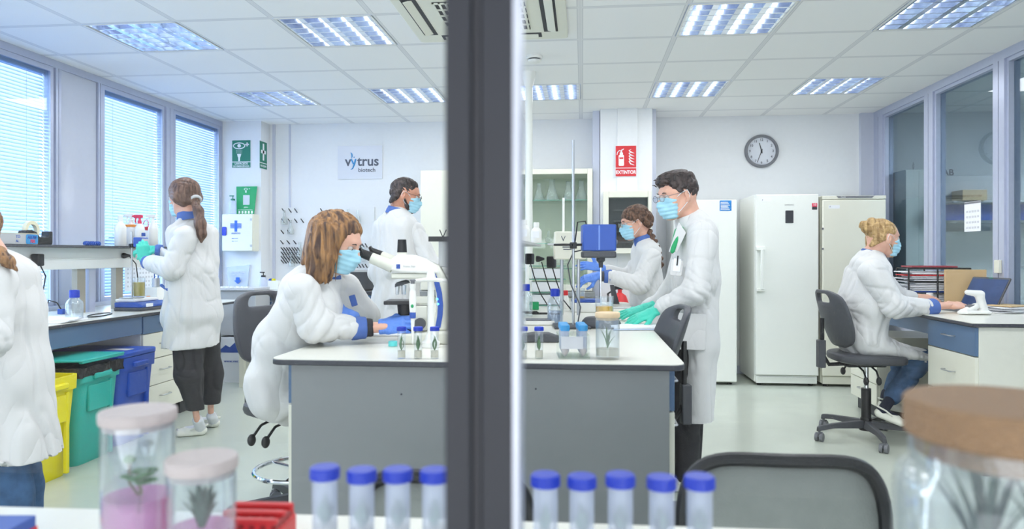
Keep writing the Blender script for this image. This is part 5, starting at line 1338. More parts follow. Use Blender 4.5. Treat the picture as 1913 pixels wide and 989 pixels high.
MB().prism([(-.11, 0), (.105, 0), (.11, .015), (.11, .085), (.085, .085), (.08, .05), (.03, .045), (0, .05), (-.02, .075), (-.06, .09), (-.10, .085), (-.115, .05)], 'x', -.03, .03).build('body', M['black'], t_, bevel=.005)
MB().lathe([(.036, -.012), (.058, -.012), (.058, .012), (.036, .012), (.036, -.012)], (0, -.035, .088), Matrix.Rotation(pi / 2, 3, 'Y'), 30, cap=False).build('tape_roll', M['tape'], t_, True)
for k, (px, lab) in enumerate(((162, 'blue ribbed clamp boss on the window shelf edge, left of three'), (172, 'blue ribbed clamp boss on the window shelf edge, middle one'), (182, 'blue ribbed clamp boss on the window shelf edge, right one'))):
    q = thing('clamp_boss', lab, 'clamp', on(PX(px, 460, -3.27), SZ + .012), 0, 'blue clamp bosses on the window shelf')
    MB().cyl((0, -.022, 0), (0, .022, 0), .012, n=10).cyl((-.0, -.01, 0), (.0, -.002, 0), .016, n=10).cyl((0, .006, 0), (0, .014, 0), .016, n=10).build('boss', M['devblue'], q, True)
def plug(label, p, out, cordpts, big=False, m='black'):
    q = thing('power_plug', label, 'plug', p); o_ = Vector(out).normalized(); R = o_.to_track_quat('Z', 'Y').to_matrix()
    if big: MB().cbox(o_ * .03, (.05, .075, .055), R).build('body', M[m], q, bevel=.008)
    else: MB().lathe([(.021, 0), (.021, .012), (.016, .022), (.010, .04), (.007, .05)], (0, 0, 0), R, 14).build('body', M[m], q, True)
    MB().tube([Vector(c_) - Vector(p) for c_ in cordpts], .004, 6).build('cord', M[m], q, True)
    return q
p = PX(62, 486, -3.355); plug('black adapter plugged into the window trunking, near the left coat', p, (1, 0, 0), [p + V3(.04, 0, -.02), p + V3(.05, .04, -.10), p + V3(.02, .05, -.22), p + V3(-.03, .02, -.24)], True)
p = PX(230, 478, -3.355); plug('black plug with a looping cord in the window trunking by the clamp stand', p, (1, .2, 0), [p + V3(.045, 0, 0), p + V3(.06, .06, -.06), p + V3(.05, .10, -.18), p + V3(.04, .10, -.29)])
# retort stand with device at the window bench
st = on(PX(246, 560, -3.22), .80)
q = thing('retort_stand', 'thin steel clamp stand in front of the window shelf', 'stand', st)
MB().cyl((0, 0, .0), (0, 0, .56), .006).build('rod', M['steel'], q, True); MB().box(-.08, .06, -.05, .05, 0, .014).build('base', M['dgrey'], q, bevel=.004)
MB().cbox((0, 0, .46), (.03, .03, .03)).cyl((0, -.02, .46), (0, .09, .46), .006).build('clamp', M['black'], q, bevel=.003)
q = thing('controller_unit', 'small blue overhead unit held in the teal gloves', 'device', PX(263, 453, -3.17))
MB().box(-.03, .03, -.045, .045, -.035, .035).build('housing', M['devblue'], q, bevel=.006); MB().rrect(-.036, .036, .0, .026, .0302, .032, .004, 'x').build('display', M['lgrey'], q)
q = thing('hotplate_stirrer', 'flat blue and grey magnetic stirrer on the window worktop', 'stirrer', on(PX(268, 575, -3.16), .80))
MB().box(-.10, .11, -.19, .17, .0, .025).build('base', M['dgrey'], q, bevel=.008); MB().prism([(-.10, .025), (.11, .025), (.11, .04), (.06, .06), (-.10, .06)], 'y', -.18, .16).build('housing', M['devblue'], q, bevel=.004)
MB().rrect(-.14, -.06, .028, .052, .1085, .112, .003, 'x').build('label', M['paper'], q)
q = thing('balance', 'white flat balance with steel plate on top of the blue stirrer', 'balance', on(PX(258, 560, -3.20), .8605))
MB().box(-.08, .07, -.14, .14, 0, .022).build('body', M['whitep'], q, bevel=.006); MB().box(-.06, .05, -.13, .0, .022, .030).build('pan', M['steel'], q, bevel=.003)
MB().tube(circle(.012, .028, 12, (.02, .09)), .002, 6, True).build('rubber_ring', M['orange'], q, True)
def beaker(label, loc, r, h, fill=None, fm=None, cat='beaker', name='beaker'):
    q = thing(name, label, cat, loc)
    MB().lathe([(r * .96, 0), (r, .004), (r, h), (r * 1.05, h + .003), (r * 1.0, h + .003), (r * .95, h - .002), (r * .95, .005), (.0001, .004)], n=28, cap=False).build('glass_wall', M['beaker'], q, True)
    if fill: lathe_obj('liquid', M[fm], q, [(.0001, .006), (r * .93, .006), (r * .93, fill), (.0001, fill)], cap=False)
    return q
beaker('glass beaker of yellow liquid on the balance beside the ponytailed woman', on(PX(259, 550, -3.20), .891), .044, .135, .105, 'oil')
q = thing('gasbag_box', 'small white carton at the far end of the window worktop, behind the blue stirrer', 'box', on(PX(291, 560, -3.35), .80)); MB().box(-.06, .06, -.08, .08, 0, .14).build('carton', M['white'], q, bevel=.002); q.name = 'carton_box'
q = thing('pen_pot', 'steel pen pot on the white carton by the window', 'pot', on(PX(291, 560, -3.35), .9405)); MB().lathe([(.03, 0), (.03, .07), (.027, .07), (.027, .01), (.0001, .01)], n=20, cap=False).build('pot', M['steel'], q, True)
MB().cyl((.01, 0, .02), (.02, .01, .12), .004).cyl((-.01, 0, .02), (-.018, .01, .13), .004).build('pens', M['devblue'], q)
b = bottle('reagent_bottle', 'clear glass reagent bottle with a blue cap on the window worktop', 'bottle', on(PX(139, 586, -3.07), .80), .048, .18, 'beaker', 'capblue', .035, neck=.45, glassy=True, capr=.028)
q = thing('paper_pile', 'loose pile of white sheets next to the glass bottle', 'papers', on(PX(104, 590, -3.10), .80), .3)
for k in range(5): MB().cbox((.01 * (k % 2), .01 * k, .003 + .004 * k), (.21, .29, .0035), rotz(.12 * k - .2)).build('sheet', M['paper'], q)
MB().tube([PX(163 + 23 + 23 * math.cos(a), 568 + 4 * math.sin(a), -3.12 + .07 * math.sin(a)).xy.to_3d() + UP * .805 for a in [2 * pi * k / 26 for k in range(25)]], .004, 6).build('cable', M['black'], None, True)
tag(bpy.data.objects['cable'], 'black cable lying in an oval loop on the window worktop', 'cable')
q = thing('adapter', 'small blue and black adapter on the bench behind the glass bottle', 'adapter', on(PX(116, 560, -3.45), .80)); MB().box(-.02, .02, -.02, .02, 0, .035).build('body', M['devblue'], q, bevel=.004)
MB().tube([(0, 0, .02), (.01, -.06, .08), (0, -.12, .10), (0, -.16, .02)], .004, 6).build('cord', M['black'], q, True)
pa = thing('wall_planner', 'white printed calendar sheet leaning against the blind behind the stirrer', 'calendar', on(PX(262, 540, -3.66), .90))
MB().box(-.002, 0, -.20, .20, 0, .22).build('sheet', M['paper'], pa)
g = MB()
for i in range(9):
    for j in range(5): g.box(0, .001, -.17 + i * .04, -.15 + i * .04, .03 + j * .035, .045 + j * .035)
gg = g.build('date_print', M['paperg'], pa)

# ---------- column signs, first aid box and eyewash
YC = 7.129
def plate(name, label, cat, px0, py0, px1, py1, y, m, par=None, th=.004):
    a, b_ = PY(px0, py0, y), PY(px1, py1, y); cx_, cz = (a.x + b_.x) / 2, (a.z + b_.z) / 2
    q = thing(name, label, cat, (cx_, y, cz)); w2, h2 = abs(b_.x - a.x) / 2, abs(a.z - b_.z) / 2
    MB().box(-w2, w2, -th, 0, -h2, h2).build('board', M[m], q); return q, w2, h2
q, w2, h2 = plate('eyewash_sign', 'green emergency eyewash sign with an eye symbol on the corner column', 'sign', 433.5, 262, 469, 314, YC, 'paper')
MB().box(-w2 + .004, w2 - .004, -.006, -.004, -h2 + .068, h2 - .004).box(-w2 + .004, w2 - .004, -.006, -.004, -h2 + .004, -h2 + .06).build('green_field', M['green'], q)
E_ = MB(); a_ = [(.062 * math.cos(t), .030 * math.sin(t)) for t in [2 * pi * k / 24 for k in range(24)]]
E_.tube([(-.022 + x, -.008, .085 + z) for x, z in a_], .005, 5, True); E_.lathe([(.019, 0), (.019, .002)], (-.022, -.007, .085), FACE_Y, 16)
E_.box(.058, .070, -.0075, -.006, .078, .118).box(.044, .084, -.0075, -.006, .092, .104)
for k in range(5):
    for j in range(3): E_.box(-.052 + k * .014 - j * .0, -.049 + k * .014, -.0075, -.006, .034 - j * .014, .042 - j * .014)
E_.prism([(-.045, .0), (.0, .0), (-.010, -.035), (-.036, -.035)], 'y', -.0075, -.006).box(-.032, -.014, -.0075, -.006, -.075, -.035)
E_.build('eye_symbol', M['paper'], q)
letters('LAVAOJOS', .030, M['paper'], q, (0, -.0065, -h2 + .045), FACE_Y, bold=.0006, xs=1.0); letters('DE EMERGENCIA', .024, M['paper'], q, (0, -.0065, -h2 + .018), FACE_Y, bold=.0004, xs=.98)
# sign on the column's side, reads from +x
XS = -3.329; FACE_X = Matrix(((0, 0, 1), (1, 0, 0), (0, 1, 0)))
a = PX(484, 262, XS); b_ = PX(498, 318, XS)
q = thing('first_aid_sign', 'narrow-looking green first aid sign with white cross on the column side', 'sign', (XS, (a.y + b_.y) / 2, (a.z + b_.z) / 2)); w2, h2 = .088, .145
MB().box(0, .004, -w2, w2, -h2, h2).build('board', M['paper'], q); MB().box(.004, .006, -w2 + .004, w2 - .004, -h2 + .066, h2 - .004).box(.004, .006, -w2 + .004, w2 - .004, -h2 + .004, -h2 + .058).build('green_field', M['green'], q)
MB().box(.006, .0075, -.016, .016, -.055, .12).box(.006, .0075, -.055, .055, .016, .05).build('cross_symbol', M['paper'], q); letters('BOTIQUIN', .030, M['paper'], q, (.0065, 0, -h2 + .03), FACE_X, xs=.9)
# first aid cabinet
a = PY(415.5, 400, 6.98); b_ = PY(477, 470, 6.98); w2 = (b_.x - a.x) / 2 - .01; h2 = (a.z - b_.z) / 2
q = thing('first_aid_cabinet', 'white wall cabinet with blue cross emblem on the corner column', 'cabinet', ((a.x + b_.x) / 2 - .02, 6.99, (a.z + b_.z) / 2))
MB().box(-w2, w2, .02, .139, -h2, h2).build('body', M['cream'], q, bevel=.006); d = MB().box(-w2 + .0, w2 - .005, 0, .019, -h2 + .003, h2 - .003).build('door', M['cream'], q, bevel=.006)
MB().rrect(-w2 + .005, -w2 + .05, -.03, .06, -.012, 0, .012, 'y').build('latch', M['capblue'], d, bevel=.002)
e_ = MB().box(-.03, -.002, -.003, 0, .01, .125)
for k in range(4): e_.box(-.075, .043, -.0032, 0, .045 + k * .0135, .054 + k * .0135)
e_.build('cross_emblem', M['inkblue'], d); letters('ASEPEYO', .024, M['inkblue'], d, (-.016, -.002, -.008), FACE_Y, xs=1.0)
MB().box(-.06, -.035, -.002, 0, -.062, -.056).box(-.03, .005, -.002, 0, -.06, -.056).box(-.06, -.04, -.002, 0, -.09, -.084).box(-.03, .0, -.002, 0, -.088, -.084).build('small_print', M['inkblue'], d)
for z in (-h2 * .7, h2 * .7): MB().box(w2 - .03, w2 - .01, -.004, .002, z - .012, z + .012).build('hinge', M['lgrey'], q)
cz_ = q.location.z + h2
p = PY(435, 400, 7.05); bottle('eyewash_bottle', 'clear eyewash bottle with dark green dispenser on the first aid cabinet', 'bottle', (p.x, 7.05, cz_ + .001), .036, .215, 'tube', 'green', .06, kind='pump', neck=.5)
q = thing('eyewash_card', 'bright green instruction board tilted on top of the first aid cabinet', 'board', (PY(460, 397, 7.10).x, 7.10, cz_ + .001))
MB().prism([(-.10, 0), (.085, 0), (.12, .29), (-.105, .29)], 'y', -.006, .0).build('board', M['green2'], q); MB().box(-.03, .04, -.008, -.006, .10, .20).build('pocket', M['paperg'], q)
MB().tube([(.0 + .018 * math.cos(t), -.008, .262 + .010 * math.sin(t)) for t in [2 * pi * k / 14 for k in range(14)]], .0025, 5, True).box(-.006, .006, -.009, -.006, .225, .245).box(.03, .045, -.008, -.006, .262, .268).box(-.09, .07, -.008, -.006, .045, .048).build('print', M['paper'], q)
letters('plum', .022, M['paper'], q, (.0, -.007, .075), FACE_Y)
for k in range(5): MB().box(-.08 + k * .034, -.062 + k * .034, -.008, -.006, .008, .036).build('pictogram', M['paper'], q)
# plastic pouch
a = PY(425, 500, YC); b_ = PY(468, 541, YC)
q = thing('plastic_pouch', 'clear plastic pouch with a blue arrow hanging below the first aid cabinet', 'pouch', ((a.x + b_.x) / 2, YC, (a.z + b_.z) / 2)); w2, h2 = (b_.x - a.x) / 2, (a.z - b_.z) / 2
s = MB().prism([(-w2, h2), (w2, h2 + .03), (w2 * .8, -h2), (-w2 * .8, -h2)], 'y', -.02, -.004); bmesh.ops.subdivide_edges(s.bm, edges=s.bm.edges, cuts=6, use_grid_fill=True)
for v in s.bm.verts: v.co += Vector(noise.noise_vector(v.co * 14)) * .006
s.build('bag', glass('pouch_plastic', (240, 244, 250), .12, .15, body=.35, body_rgb=(228, 234, 246)), q, True)
MB().prism([(-.02, .012), (.02, .012), (.02, -.02), (.042, -.02), (0, -.058), (-.042, -.02), (-.02, -.02)], 'y', -.030, -.028).build('arrow', M['inkblue'], q)
letters('MATERIAL PEND', .022, M['paperg'], q, (0, -.030, .065), FACE_Y); letters('DE NETEJA', .022, M['paperg'], q, (.0, -.030, .038), FACE_Y)
# logo sign on the back wall
q, w2, h2 = plate('company_sign', 'square translucent wall sign with a grey and blue word logo', 'sign', 631, 273, 715, 334.5, YB - .002, 'wall', th=.008)
MB().rrect(-w2 + .003, w2 - .003, -h2 + .003, h2 - .003, -.0095, -.0082, .004, 'y').build('face', mat('sign_face', (214, 218, 227), .3, var=0), q)
def L2(t_, size, m, x, z, **k): return letters(t_, size, M[m], q, (x, -.0098, z), FACE_Y, align='LEFT', **k)
L2('v', .145, 'text', -.16, .008, bold=.003); L2('trus', .145, 'text', -.028, .008, bold=.003); L2('biotech', .062, 'text', -.018, -.083, bold=.001)
MB().tube([(-.095, -.010, .035), (-.08, -.010, .005), (-.07, -.010, -.018)], .008, 6).tube([(-.045, -.010, .035), (-.06, -.010, -.02), (-.078, -.010, -.065), (-.10, -.010, -.075)], [.009, .009, .007, .003], 6).tube([(-.10, -.010, .105), (-.086, -.010, .088), (-.084, -.010, .065), (-.092, -.010, .045)], [.003, .008, .008, .003], 6).tube([(-.058, -.010, .058), (-.066, -.010, .050)], .005, 6).build('blue_letter_figure', M['capsky'], q, True)
# pegboard with glassware
a = PY(522, 388, YB - .003); b_ = PY(700, 545, YB - .003)
q = thing('drying_board', 'white pegboard draining rack with rows of dark pegs on the back wall', 'rack', ((a.x + b_.x) / 2, YB - .003, (a.z + b_.z) / 2))
w2, h2 = (b_.x - a.x) / 2, (a.z - b_.z) / 2
MB().box(-w2, w2, -.01, 0, -h2, h2).build('board', M['wall'], q)
rows = [(397, [532, 544, 555, 603]), (416, [531, 543, 555, 567]), (437, [530, 542]), (456, [529, 541, 553])] + [(y, list(range(530, 562, 5))) for y in (469, 477, 485, 492)] + [(y, list(range(668, 690, 6))) for y in (462, 474, 500)]
pts = [(px, py) for py, xs_ in rows for px in xs_]
for k, (px, py) in enumerate(pts):
    o = PY(px, py, YB - .013) - q.location
    MB().cyl(o, o + V3(0, -.07, .035), .006, .005, 8).build('peg', M['dark'], q, True)
for px, py in ((531, 402), (543, 420), (600, 405), (650, 400), (668, 402), (560, 462), (545, 480), (678, 470)):
    o = PY(px, py, YB - .05); g = thing('drying_flask', 'upturned clear flask hanging on the pegboard', 'flask', o, 0, 'clear glassware hanging on the drying pegboard')
    MB().lathe([(.012, .05), (.012, .0), (.035, -.06), (.034, -.10), (.0001, -.105)], n=18, cap=False).build('glass_body', M['flask'], g, True)
lb = ['upturned flask at the top left corner of the pegboard', 'upturned flask on the second peg row of the pegboard', 'upturned flask on the lone upper peg above the auburn hair', 'upturned flask on the pegboard, left one by the man\'s shoulder', 'upturned flask on the pegboard touching the man\'s shoulder outline', 'upturned flask just above the dense peg rows', 'upturned flask among the dense peg rows', 'upturned flask low on the right end of the pegboard']
for o, t_ in zip([o for o in COL.objects if o.name.startswith('drying_flask')], lb): o['label'] = t_
# left back bench section with sink
q = thing('back_worktop', 'worktop with dark edge along the back wall, under the pegboard', 'worktop', (0, 0, 0))
MB().box(-3.30, -1.62, 6.70, YB - .002, .818, .84).build('top', M['top'], q, bevel=.002); MB().box(-3.302, -1.62, 6.695, 6.70, .815, .842).build('edge_band', M['edge'], q)
q = thing('back_base_cabinet', 'blue and grey base cabinets under the back worktop', 'cabinet', (0, 0, 0))
MB().box(-3.28, -1.64, 6.74, YB - .01, .1, .815).build('body', M['panel'], q); MB().box(-3.24, -1.68, 6.78, YB - .03, 0, .1).build('plinth', M['dark'], q)
for k in range(3):
    x0_ = -3.28 + k * .547; d = MB().box(x0_ + .003, x0_ + .544, 6.72, 6.74, .66, .80).build('drawer', M['blue'], q, bevel=.002); handle(d, (x0_ + .27, 6.72, .74), .12, (1, 0, 0), (0, -1, 0))
    d = MB().box(x0_ + .003, x0_ + .544, 6.72, 6.74, .11, .655).build('door', M['cream'], q, bevel=.002); handle(d, (x0_ + .27, 6.72, .6), .12, (1, 0, 0), (0, -1, 0))
p = PY(492, 543, 6.9); bottle('soap_bottle', 'pale green soap bottle with black pump beside the corner column', 'bottle', (p.x, 6.9, .841), .04, .19, 'tube', 'black', .05, kind='pump', neck=.5)
q = thing('sponge_holder', 'small white rack with a blue and yellow sponge on the back worktop', 'rack', (PY(511, 540, 6.95).x, 6.95, .841)); MB().box(-.05, .06, -.03, .03, 0, .09).build('basket', M['white'], q, bevel=.003)
MB().ball((0, 0, .095), .022, 8, (1, 1, .8)).build('sponge', M['yellow'], q, True); MB().ball((-.03, 0, .095), .022, 8, (1, 1, .8)).build('scourer', M['devblue'], q, True)
q = thing('basin', 'dark grey round basin on the back worktop behind the microscope eyepieces', 'basin', (PY(676, 540, 6.9).x, 6.9, .841)); MB().lathe([(.13, 0), (.17, .02), (.21, .19), (.20, .19), (.155, .03), (.0001, .02)], n=30, cap=False).build('bowl', M['dgrey'], q, True); MB().tube(circle(.205, .192, 30), .008, 6, True).build('rim', M['lgrey'], q, True)
# trolley with box behind the ponytailed woman
q = thing('grey_cabinet', 'grey appliance with a perforated top between the window cabinets and the corner column', 'appliance', (PY(432, 640, 6.4).x, 6.4, 0))
MB().box(-.22, .25, -.02, .28, .44, .86).build('housing', M['lgrey'], q, bevel=.004); MB().box(-.22, .25, -.05, .28, .862, .882).build('top_tray', M['paperg'], q)
for k in range(8): MB().cyl((-.19 + k * .05, .0, .882), (-.19 + k * .05, .0, .897), .015, n=10).build('socket_cap', M['whitep'], q)
for x_ in (-.20, .23):
    for y_ in (0, .24): MB().box(x_ - .02, x_ + .02, y_ - .02, y_ + .02, 0, .44).build('leg', M['cream'], q)
q = thing('carton_box', 'white carton with blue mountain print and web address on the floor by the corner', 'box', (PY(428, 700, 6.25).x, 6.36, 0.0))
bx = MB().box(-.18, .15, 0, .3, 0.0, .42).build('carton', M['paper'], q, bevel=.002)
MB().prism([(-.14, .28), (.14, .28), (.14, .33), (.09, .36), (.06, .335), (.0, .375), (-.05, .33), (-.09, .35), (-.14, .31)], 'y', -.0015, -.0002).build('mountain_print', M['devblue'], q)
letters('www.vwr.com', .036, M['devblue'], q, (0, -.001, .20), FACE_Y, bold=.0005)
q = thing('white_table', 'low white table with square legs in front of the grey appliance', 'table', (PY(452, 700, 6.1).x, 6.1, 0)); MB().box(-.03, .5, -.02, .18, .41, .43).build('table_top', M['white'], q)
for x_ in (0, .46):
    for y_ in (0, .13): MB().box(x_ - .022, x_ + .022, y_ - .0, y_ + .04, 0, .41).build('leg', M['cream'], q)
q.location = (PY(452, 700, 6.15).x, 6.14, 0)

# ---------- back cabinets
x0_, x1_ = PY(786, 400, 6.9).x, PY(1107, 400, 6.9).x; zt = PY(0, 328, 6.9).z; 
q = thing('display_cabinet', 'wide cream wall cabinet with sliding glass doors on the back bench, full of flasks', 'cabinet', (0, 0, 0))
zb = .845
xm = PY(905, 400, 6.9).x
c_ = MB().box(x0_, x0_ + .03, 6.90, YB - .01, zb, zt).box(x1_ - .05, x1_, 6.90, YB - .01, zb, zt).box(x0_ + .031, x1_ - .051, 6.901, YB - .011, zt - .05, zt).box(x0_ + .031, x1_ - .051, 6.901, YB - .011, zb, zb + .06).box(x0_ + .031, x1_ - .051, YB - .03, YB - .012, zb + .061, zt - .051).box(xm - .02, xm + .02, 6.903, 7.3, zb + .061, zt - .051)
c_.build('carcass', M['cream'], q, bevel=.003)
d = MB().box(x0_ + .002, xm, 6.88, 6.899, zb + .002, zt - .002).build('door', M['cream'], q, bevel=.003); handle(d, (xm - .05, 6.88, 1.4), .12, (0, 0, 1), (0, -1, 0))
MB().box(xm + .02, x1_ - .05, YB - .034, YB - .0301, zb + .06, zt - .05).build('back_panel', mat('green_grey_backing', (206, 212, 196), .6, var=.01), q)
ZS = [PY(0, 383, 7.0).z, PY(0, 457, 7.0).z]
ms = mat('green_glass_edge', (116, 168, 150), .2, var=.02)
for z in ZS + [PY(0, 500, 7.0).z]: MB().box(xm + .02, x1_ - .05, 6.93, YB - .035, z - .004, z + .004).build('shelf', M['cabglass'], q); MB().box(xm + .02, x1_ - .05, 6.925, 6.93, z - .004, z + .004).build('shelf_edge', ms, q)
MB().box(xm + .02, x1_ - .05, 6.907, 6.911, zb + .06, zt - .05).build('glass_door', M['cabglass'], q)
def flask(label, loc, s=1.0, kind=0):
    g = thing('erlenmeyer_flask' if kind == 0 else 'round_flask', label, 'flask', loc, 0, 'clear flasks inside the glass cabinet')
    if kind == 0: pr = [(.0001, 0), (.055 * s, 0), (.058 * s, .01 * s), (.022 * s, .13 * s), (.02 * s, .17 * s), (.026 * s, .175 * s)]
    else: pr = [(.0001, 0)] + [(.045 * s * math.sin(a), .045 * s * (1 - math.cos(a))) for a in (.6, 1.1, 1.57, 2.1, 2.6)] + [(.015 * s, .15 * s), (.02 * s, .155 * s)]
    MB().lathe(pr, n=22, cap=False).build('glass_body', M['flask'], g, True)
    return g
for px, s_, t_ in ((978, .95, 'clear conical flask beside the white ceiling pole on the upper shelf'), (1007, 1.0, 'clear conical flask, second from the pole on the upper shelf'), (1031, 1.25, 'largest clear conical flask in the middle of the upper shelf'), (1062, 1.1, 'clear conical flask on the upper shelf right behind the steel rod'), (1086, 1.15, 'rightmost clear conical flask on the upper shelf')):
    flask(t_, (PY(px, 380, 7.1).x, 7.1, ZS[0] + .005), s_)
for px, s_, t_ in ((1025, .8, 'small clear flask on the lower shelf behind the white box'), (1091, 1.0, 'ornate round-bottom flask above the blue motor')): flask(t_, (PY(px, 450, 7.1).x, 7.1, ZS[1] + .005), s_, 1)
q = thing('cabinet_base', 'white base cabinets carrying the glass-fronted cabinet', 'cabinet', (0, 0, 0)); MB().box(-1.60, .10, 6.78, YB - .01, 0, .80).build('body', M['white'], q, bevel=.003); MB().box(-1.615, .115, 6.72, YB - .005, .80, .84).build('top', M['panel'], q)
for k in range(3):
    d = MB().box(-1.59 + k * .565, -1.03 + k * .565, 6.76, 6.78, .1, .79).build('door', M['cream'], q, bevel=.002); handle(d, (-1.31 + k * .565, 6.76, .72), .12, (1, 0, 0), (0, -1, 0))
# wall oven / hatch
x0_, x1_ = PY(1131, 400, 6.72).x, PY(1213, 400, 6.72).x; z0, z1 = PY(0, 474, 6.72).z, PY(0, 367, 6.72).z
q = thing('wall_hatch', 'cream framed hatch with dark glass on the middle column', 'hatch', (0, 0, 0))
MB().box(x0_ + .0305, x1_ - .0105, 6.72, 6.849, z1 - .06, z1).box(x0_ + .0305, x1_ - .0105, 6.72, 6.849, z0, z0 + .05).box(x0_ - .02, x0_ + .03, 6.72, 6.849, z0, z1).box(x1_ - .01, x1_ + .02, 6.72, 6.849, z0, z1).build('frame', M['cream'], q, bevel=.003)
MB().box(x0_ + .03, x1_ - .01, 6.80, 6.845, z0 + .05, z1 - .06).build('dark_interior', M['dark'], q); MB().box(x0_ + .03, x1_ - .01, 6.735, 6.74, z0 + .05, z1 - .06).build('glass_pane', M['cabglass'], q)
for k in range(4): MB().box(x0_ + .08, x1_ - .06, 6.78, 6.79, z0 + .10 + k * .1, z0 + .115 + k * .1).build('shelf_bar', M['dgrey'], q)
# extinguisher sign + extinguisher
q, w2, h2 = plate('extinguisher_sign', 'red fire extinguisher sign reading EXTINTOR on the middle column', 'sign', 1149.5, 272.5, 1189, 330, 6.848, 'paper')
MB().box(-w2 + .003, w2 - .003, -.006, -.004, -h2 + .085, h2 - .003).box(-w2 + .003, w2 - .003, -.006, -.004, -h2 + .003, -h2 + .078).build('red_field', M['signred'], q)
e_ = MB().rrect(-.068, -.018, -.045, .058, -.008, -.006, .010, 'y').rrect(-.058, -.028, .058, .082, -.008, -.006, .006, 'y').box(-.05, -.036, -.008, -.006, .08, .10); e_.tube([(-.04, -.008, .095), (-.062, -.008, .10), (-.078, -.008, .085), (-.084, -.008, .06)], .004, 5).tube([(-.045, -.008, .10), (-.02, -.008, .115)], .005, 5)
for k in range(5): e_.tube([(.078, -.008, -.04 + k * .028), (.045, -.008, -.028 + k * .028), (.03, -.008, -.005 + k * .026), (.05, -.008, .012 + k * .025)], [.002, .007, .006, .001], 5)
e_.build('extinguisher_symbol', M['paper'], q); MB().box(-.062, -.024, -.0095, -.008, .02, .035).build('label_band', M['signred'], q)
letters('EXTINTOR', .046, M['paper'], q, (0, -.0065, -h2 + .04), FACE_Y, bold=.0012, xs=.84)
q = thing('fire_extinguisher', 'red fire extinguisher low on the middle column, behind the braided woman', 'extinguisher', (PY(1162, 560, 6.72).x - .02, 6.72, .35))
MB().lathe([(.07, 0), (.08, .02), (.08, .40), (.06, .46), (.02, .49), (.02, .52)], n=26).build('cylinder', M['red'], q, True); MB().box(-.05, .03, -.012, .012, .52, .55).tube([(-.03, 0, .53), (-.11, 0, .48), (-.11, 0, .2)], .01, 8).build('valve_and_hose', M['black'], q, True); MB().box(-.03, .03, .079, .148, .3, .34).build('bracket', M['black'], q)
# clock
p = PY(1422, 283, YB); q = thing('wall_clock', 'round grey-rimmed wall clock above the refrigerators', 'clock', (p.x, YB - .001, p.z))
RM = FACE_Y
MB().lathe([(.165, 0), (.166, .02), (.155, .04), (.142, .043), (.138, .03), (.138, .01)], (0, 0, 0), RM, 48, cap=False).build('rim', M['mgrey'], q, True)
MB().lathe([(.14, .0), (.14, .012)], (0, 0, 0), RM, 48).build('dial', mat('clock_dial', (214, 218, 226), .5, var=0), q)
for k in range(12):
    a = 2 * pi * (k + 1) / 12; letters(str(k + 1), .034, M['text'], q, (.113 * math.sin(a), -.0125, .113 * math.cos(a)), FACE_Y, name='numeral', bold=.0006)
for nm, a, L, wd in (('hour_hand', math.radians(-14.5), .085, .005), ('minute_hand', math.radians(201), .118, .0035)):
    d_ = V3(math.sin(a), 0, math.cos(a)); MB().tube([d_ * -.022 + V3(0, -.016, 0), d_ * L + V3(0, -.016, 0)], [wd, wd * .7], 6).build(nm, M['dark'], q, True)
MB().cyl((0, -.010, 0), (0, -.020, 0), .008).build('hub', M['dark'], q, True)
p = PY(1388, 645, YB); q = thing('wall_socket', 'white socket outlet on the back wall between the refrigerators', 'socket', (p.x, YB - .0005, p.z)); MB().rrect(-.06, .05, -.045, .045, -.012, 0, .008, 'y').build('cover', M['whitep'], q, bevel=.002)
MB().lathe([(.02, 0), (.02, .004)], (-.005, -.012, 0), FACE_Y, 18).build('socket_well', M['lgrey'], q); MB().tube([(.02, -.02, -.02), (.03, -.03, -.12), (.0, -.03, -.25), (.02, -.03, -.34)], .004, 6).build('cord', M['paperg'], q, True)

# ---------- side room behind the glass partition
q = thing('tall_cabinet', 'tall pale cabinet in the side room seen through the partition glass', 'cabinet', (3.06, 6.87, 0)); MB().box(-.28, .28, 0, .5, .05, 2.07).build('body', M['enamel'], q, bevel=.006); MB().box(-.22, .22, .05, .45, 0, .05).build('plinth', M['dark'], q)
MB().box(-.279, -.002, -.018, 0, .07, 2.06).build('door', M['enamel'], q, bevel=.003); MB().box(.002, .279, -.018, 0, .07, 2.06).build('door', M['enamel'], q, bevel=.003); MB().tube([(0, .1, 2.075), (-.02, .1, 2.12), (0, .1, 2.15), (.02, .1, 2.12), (0, .1, 2.075)], .006, 6).build('lifting_eye', M['lgrey'], q, True)
q.scale = (.40, .9, .955)
q = thing('laminar_hood', 'wide white laminar flow hood with a blue band in the side room', 'hood', (4.06, 6.70, 0)); q.scale = (1, .74, 1)
MB().box(-.85, .8, .0, .85, 1.50, 1.90).box(-.85, .8, -.2, 0, 1.645, 1.665).build('filter_housing', M['lgrey'], q, bevel=.008); MB().box(-.86, .81, -.02, -.001, 1.50, 1.64).build('blue_band', M['devblue'], q); MB().box(-.85, .8, .0, .8, .70, .80).build('work_surface', M['white'], q); MB().box(-.85, .8, .78, .85, .80, 1.42).build('back_panel', M['white'], q)
MB().box(-.85, -.80, .0, .8, 0, .7).box(.75, .8, .0, .8, 0, .7).build('stand', M['lgrey'], q); MB().box(-.85, -.83, .05, .8, .80, 1.42).build('side_glass', M['cabglass'], q)
ws = thing('wall_lettering', 'dark printed letters high on the side room wall, half behind the mullion', 'lettering', (3.46, YB - .002, 1.995)); letters('H CLAB', .085, M['text'], ws, (0, -.001, 0), FACE_Y, bold=.002)
q = thing('cardboard_box', 'small stack of brown boxes on the ledge in the side room', 'box', (3.37, 6.615, 1.666)); MB().box(-.1, .1, -.1, .1, 0, .09).build('carton', M['kraft'], q, bevel=.002)
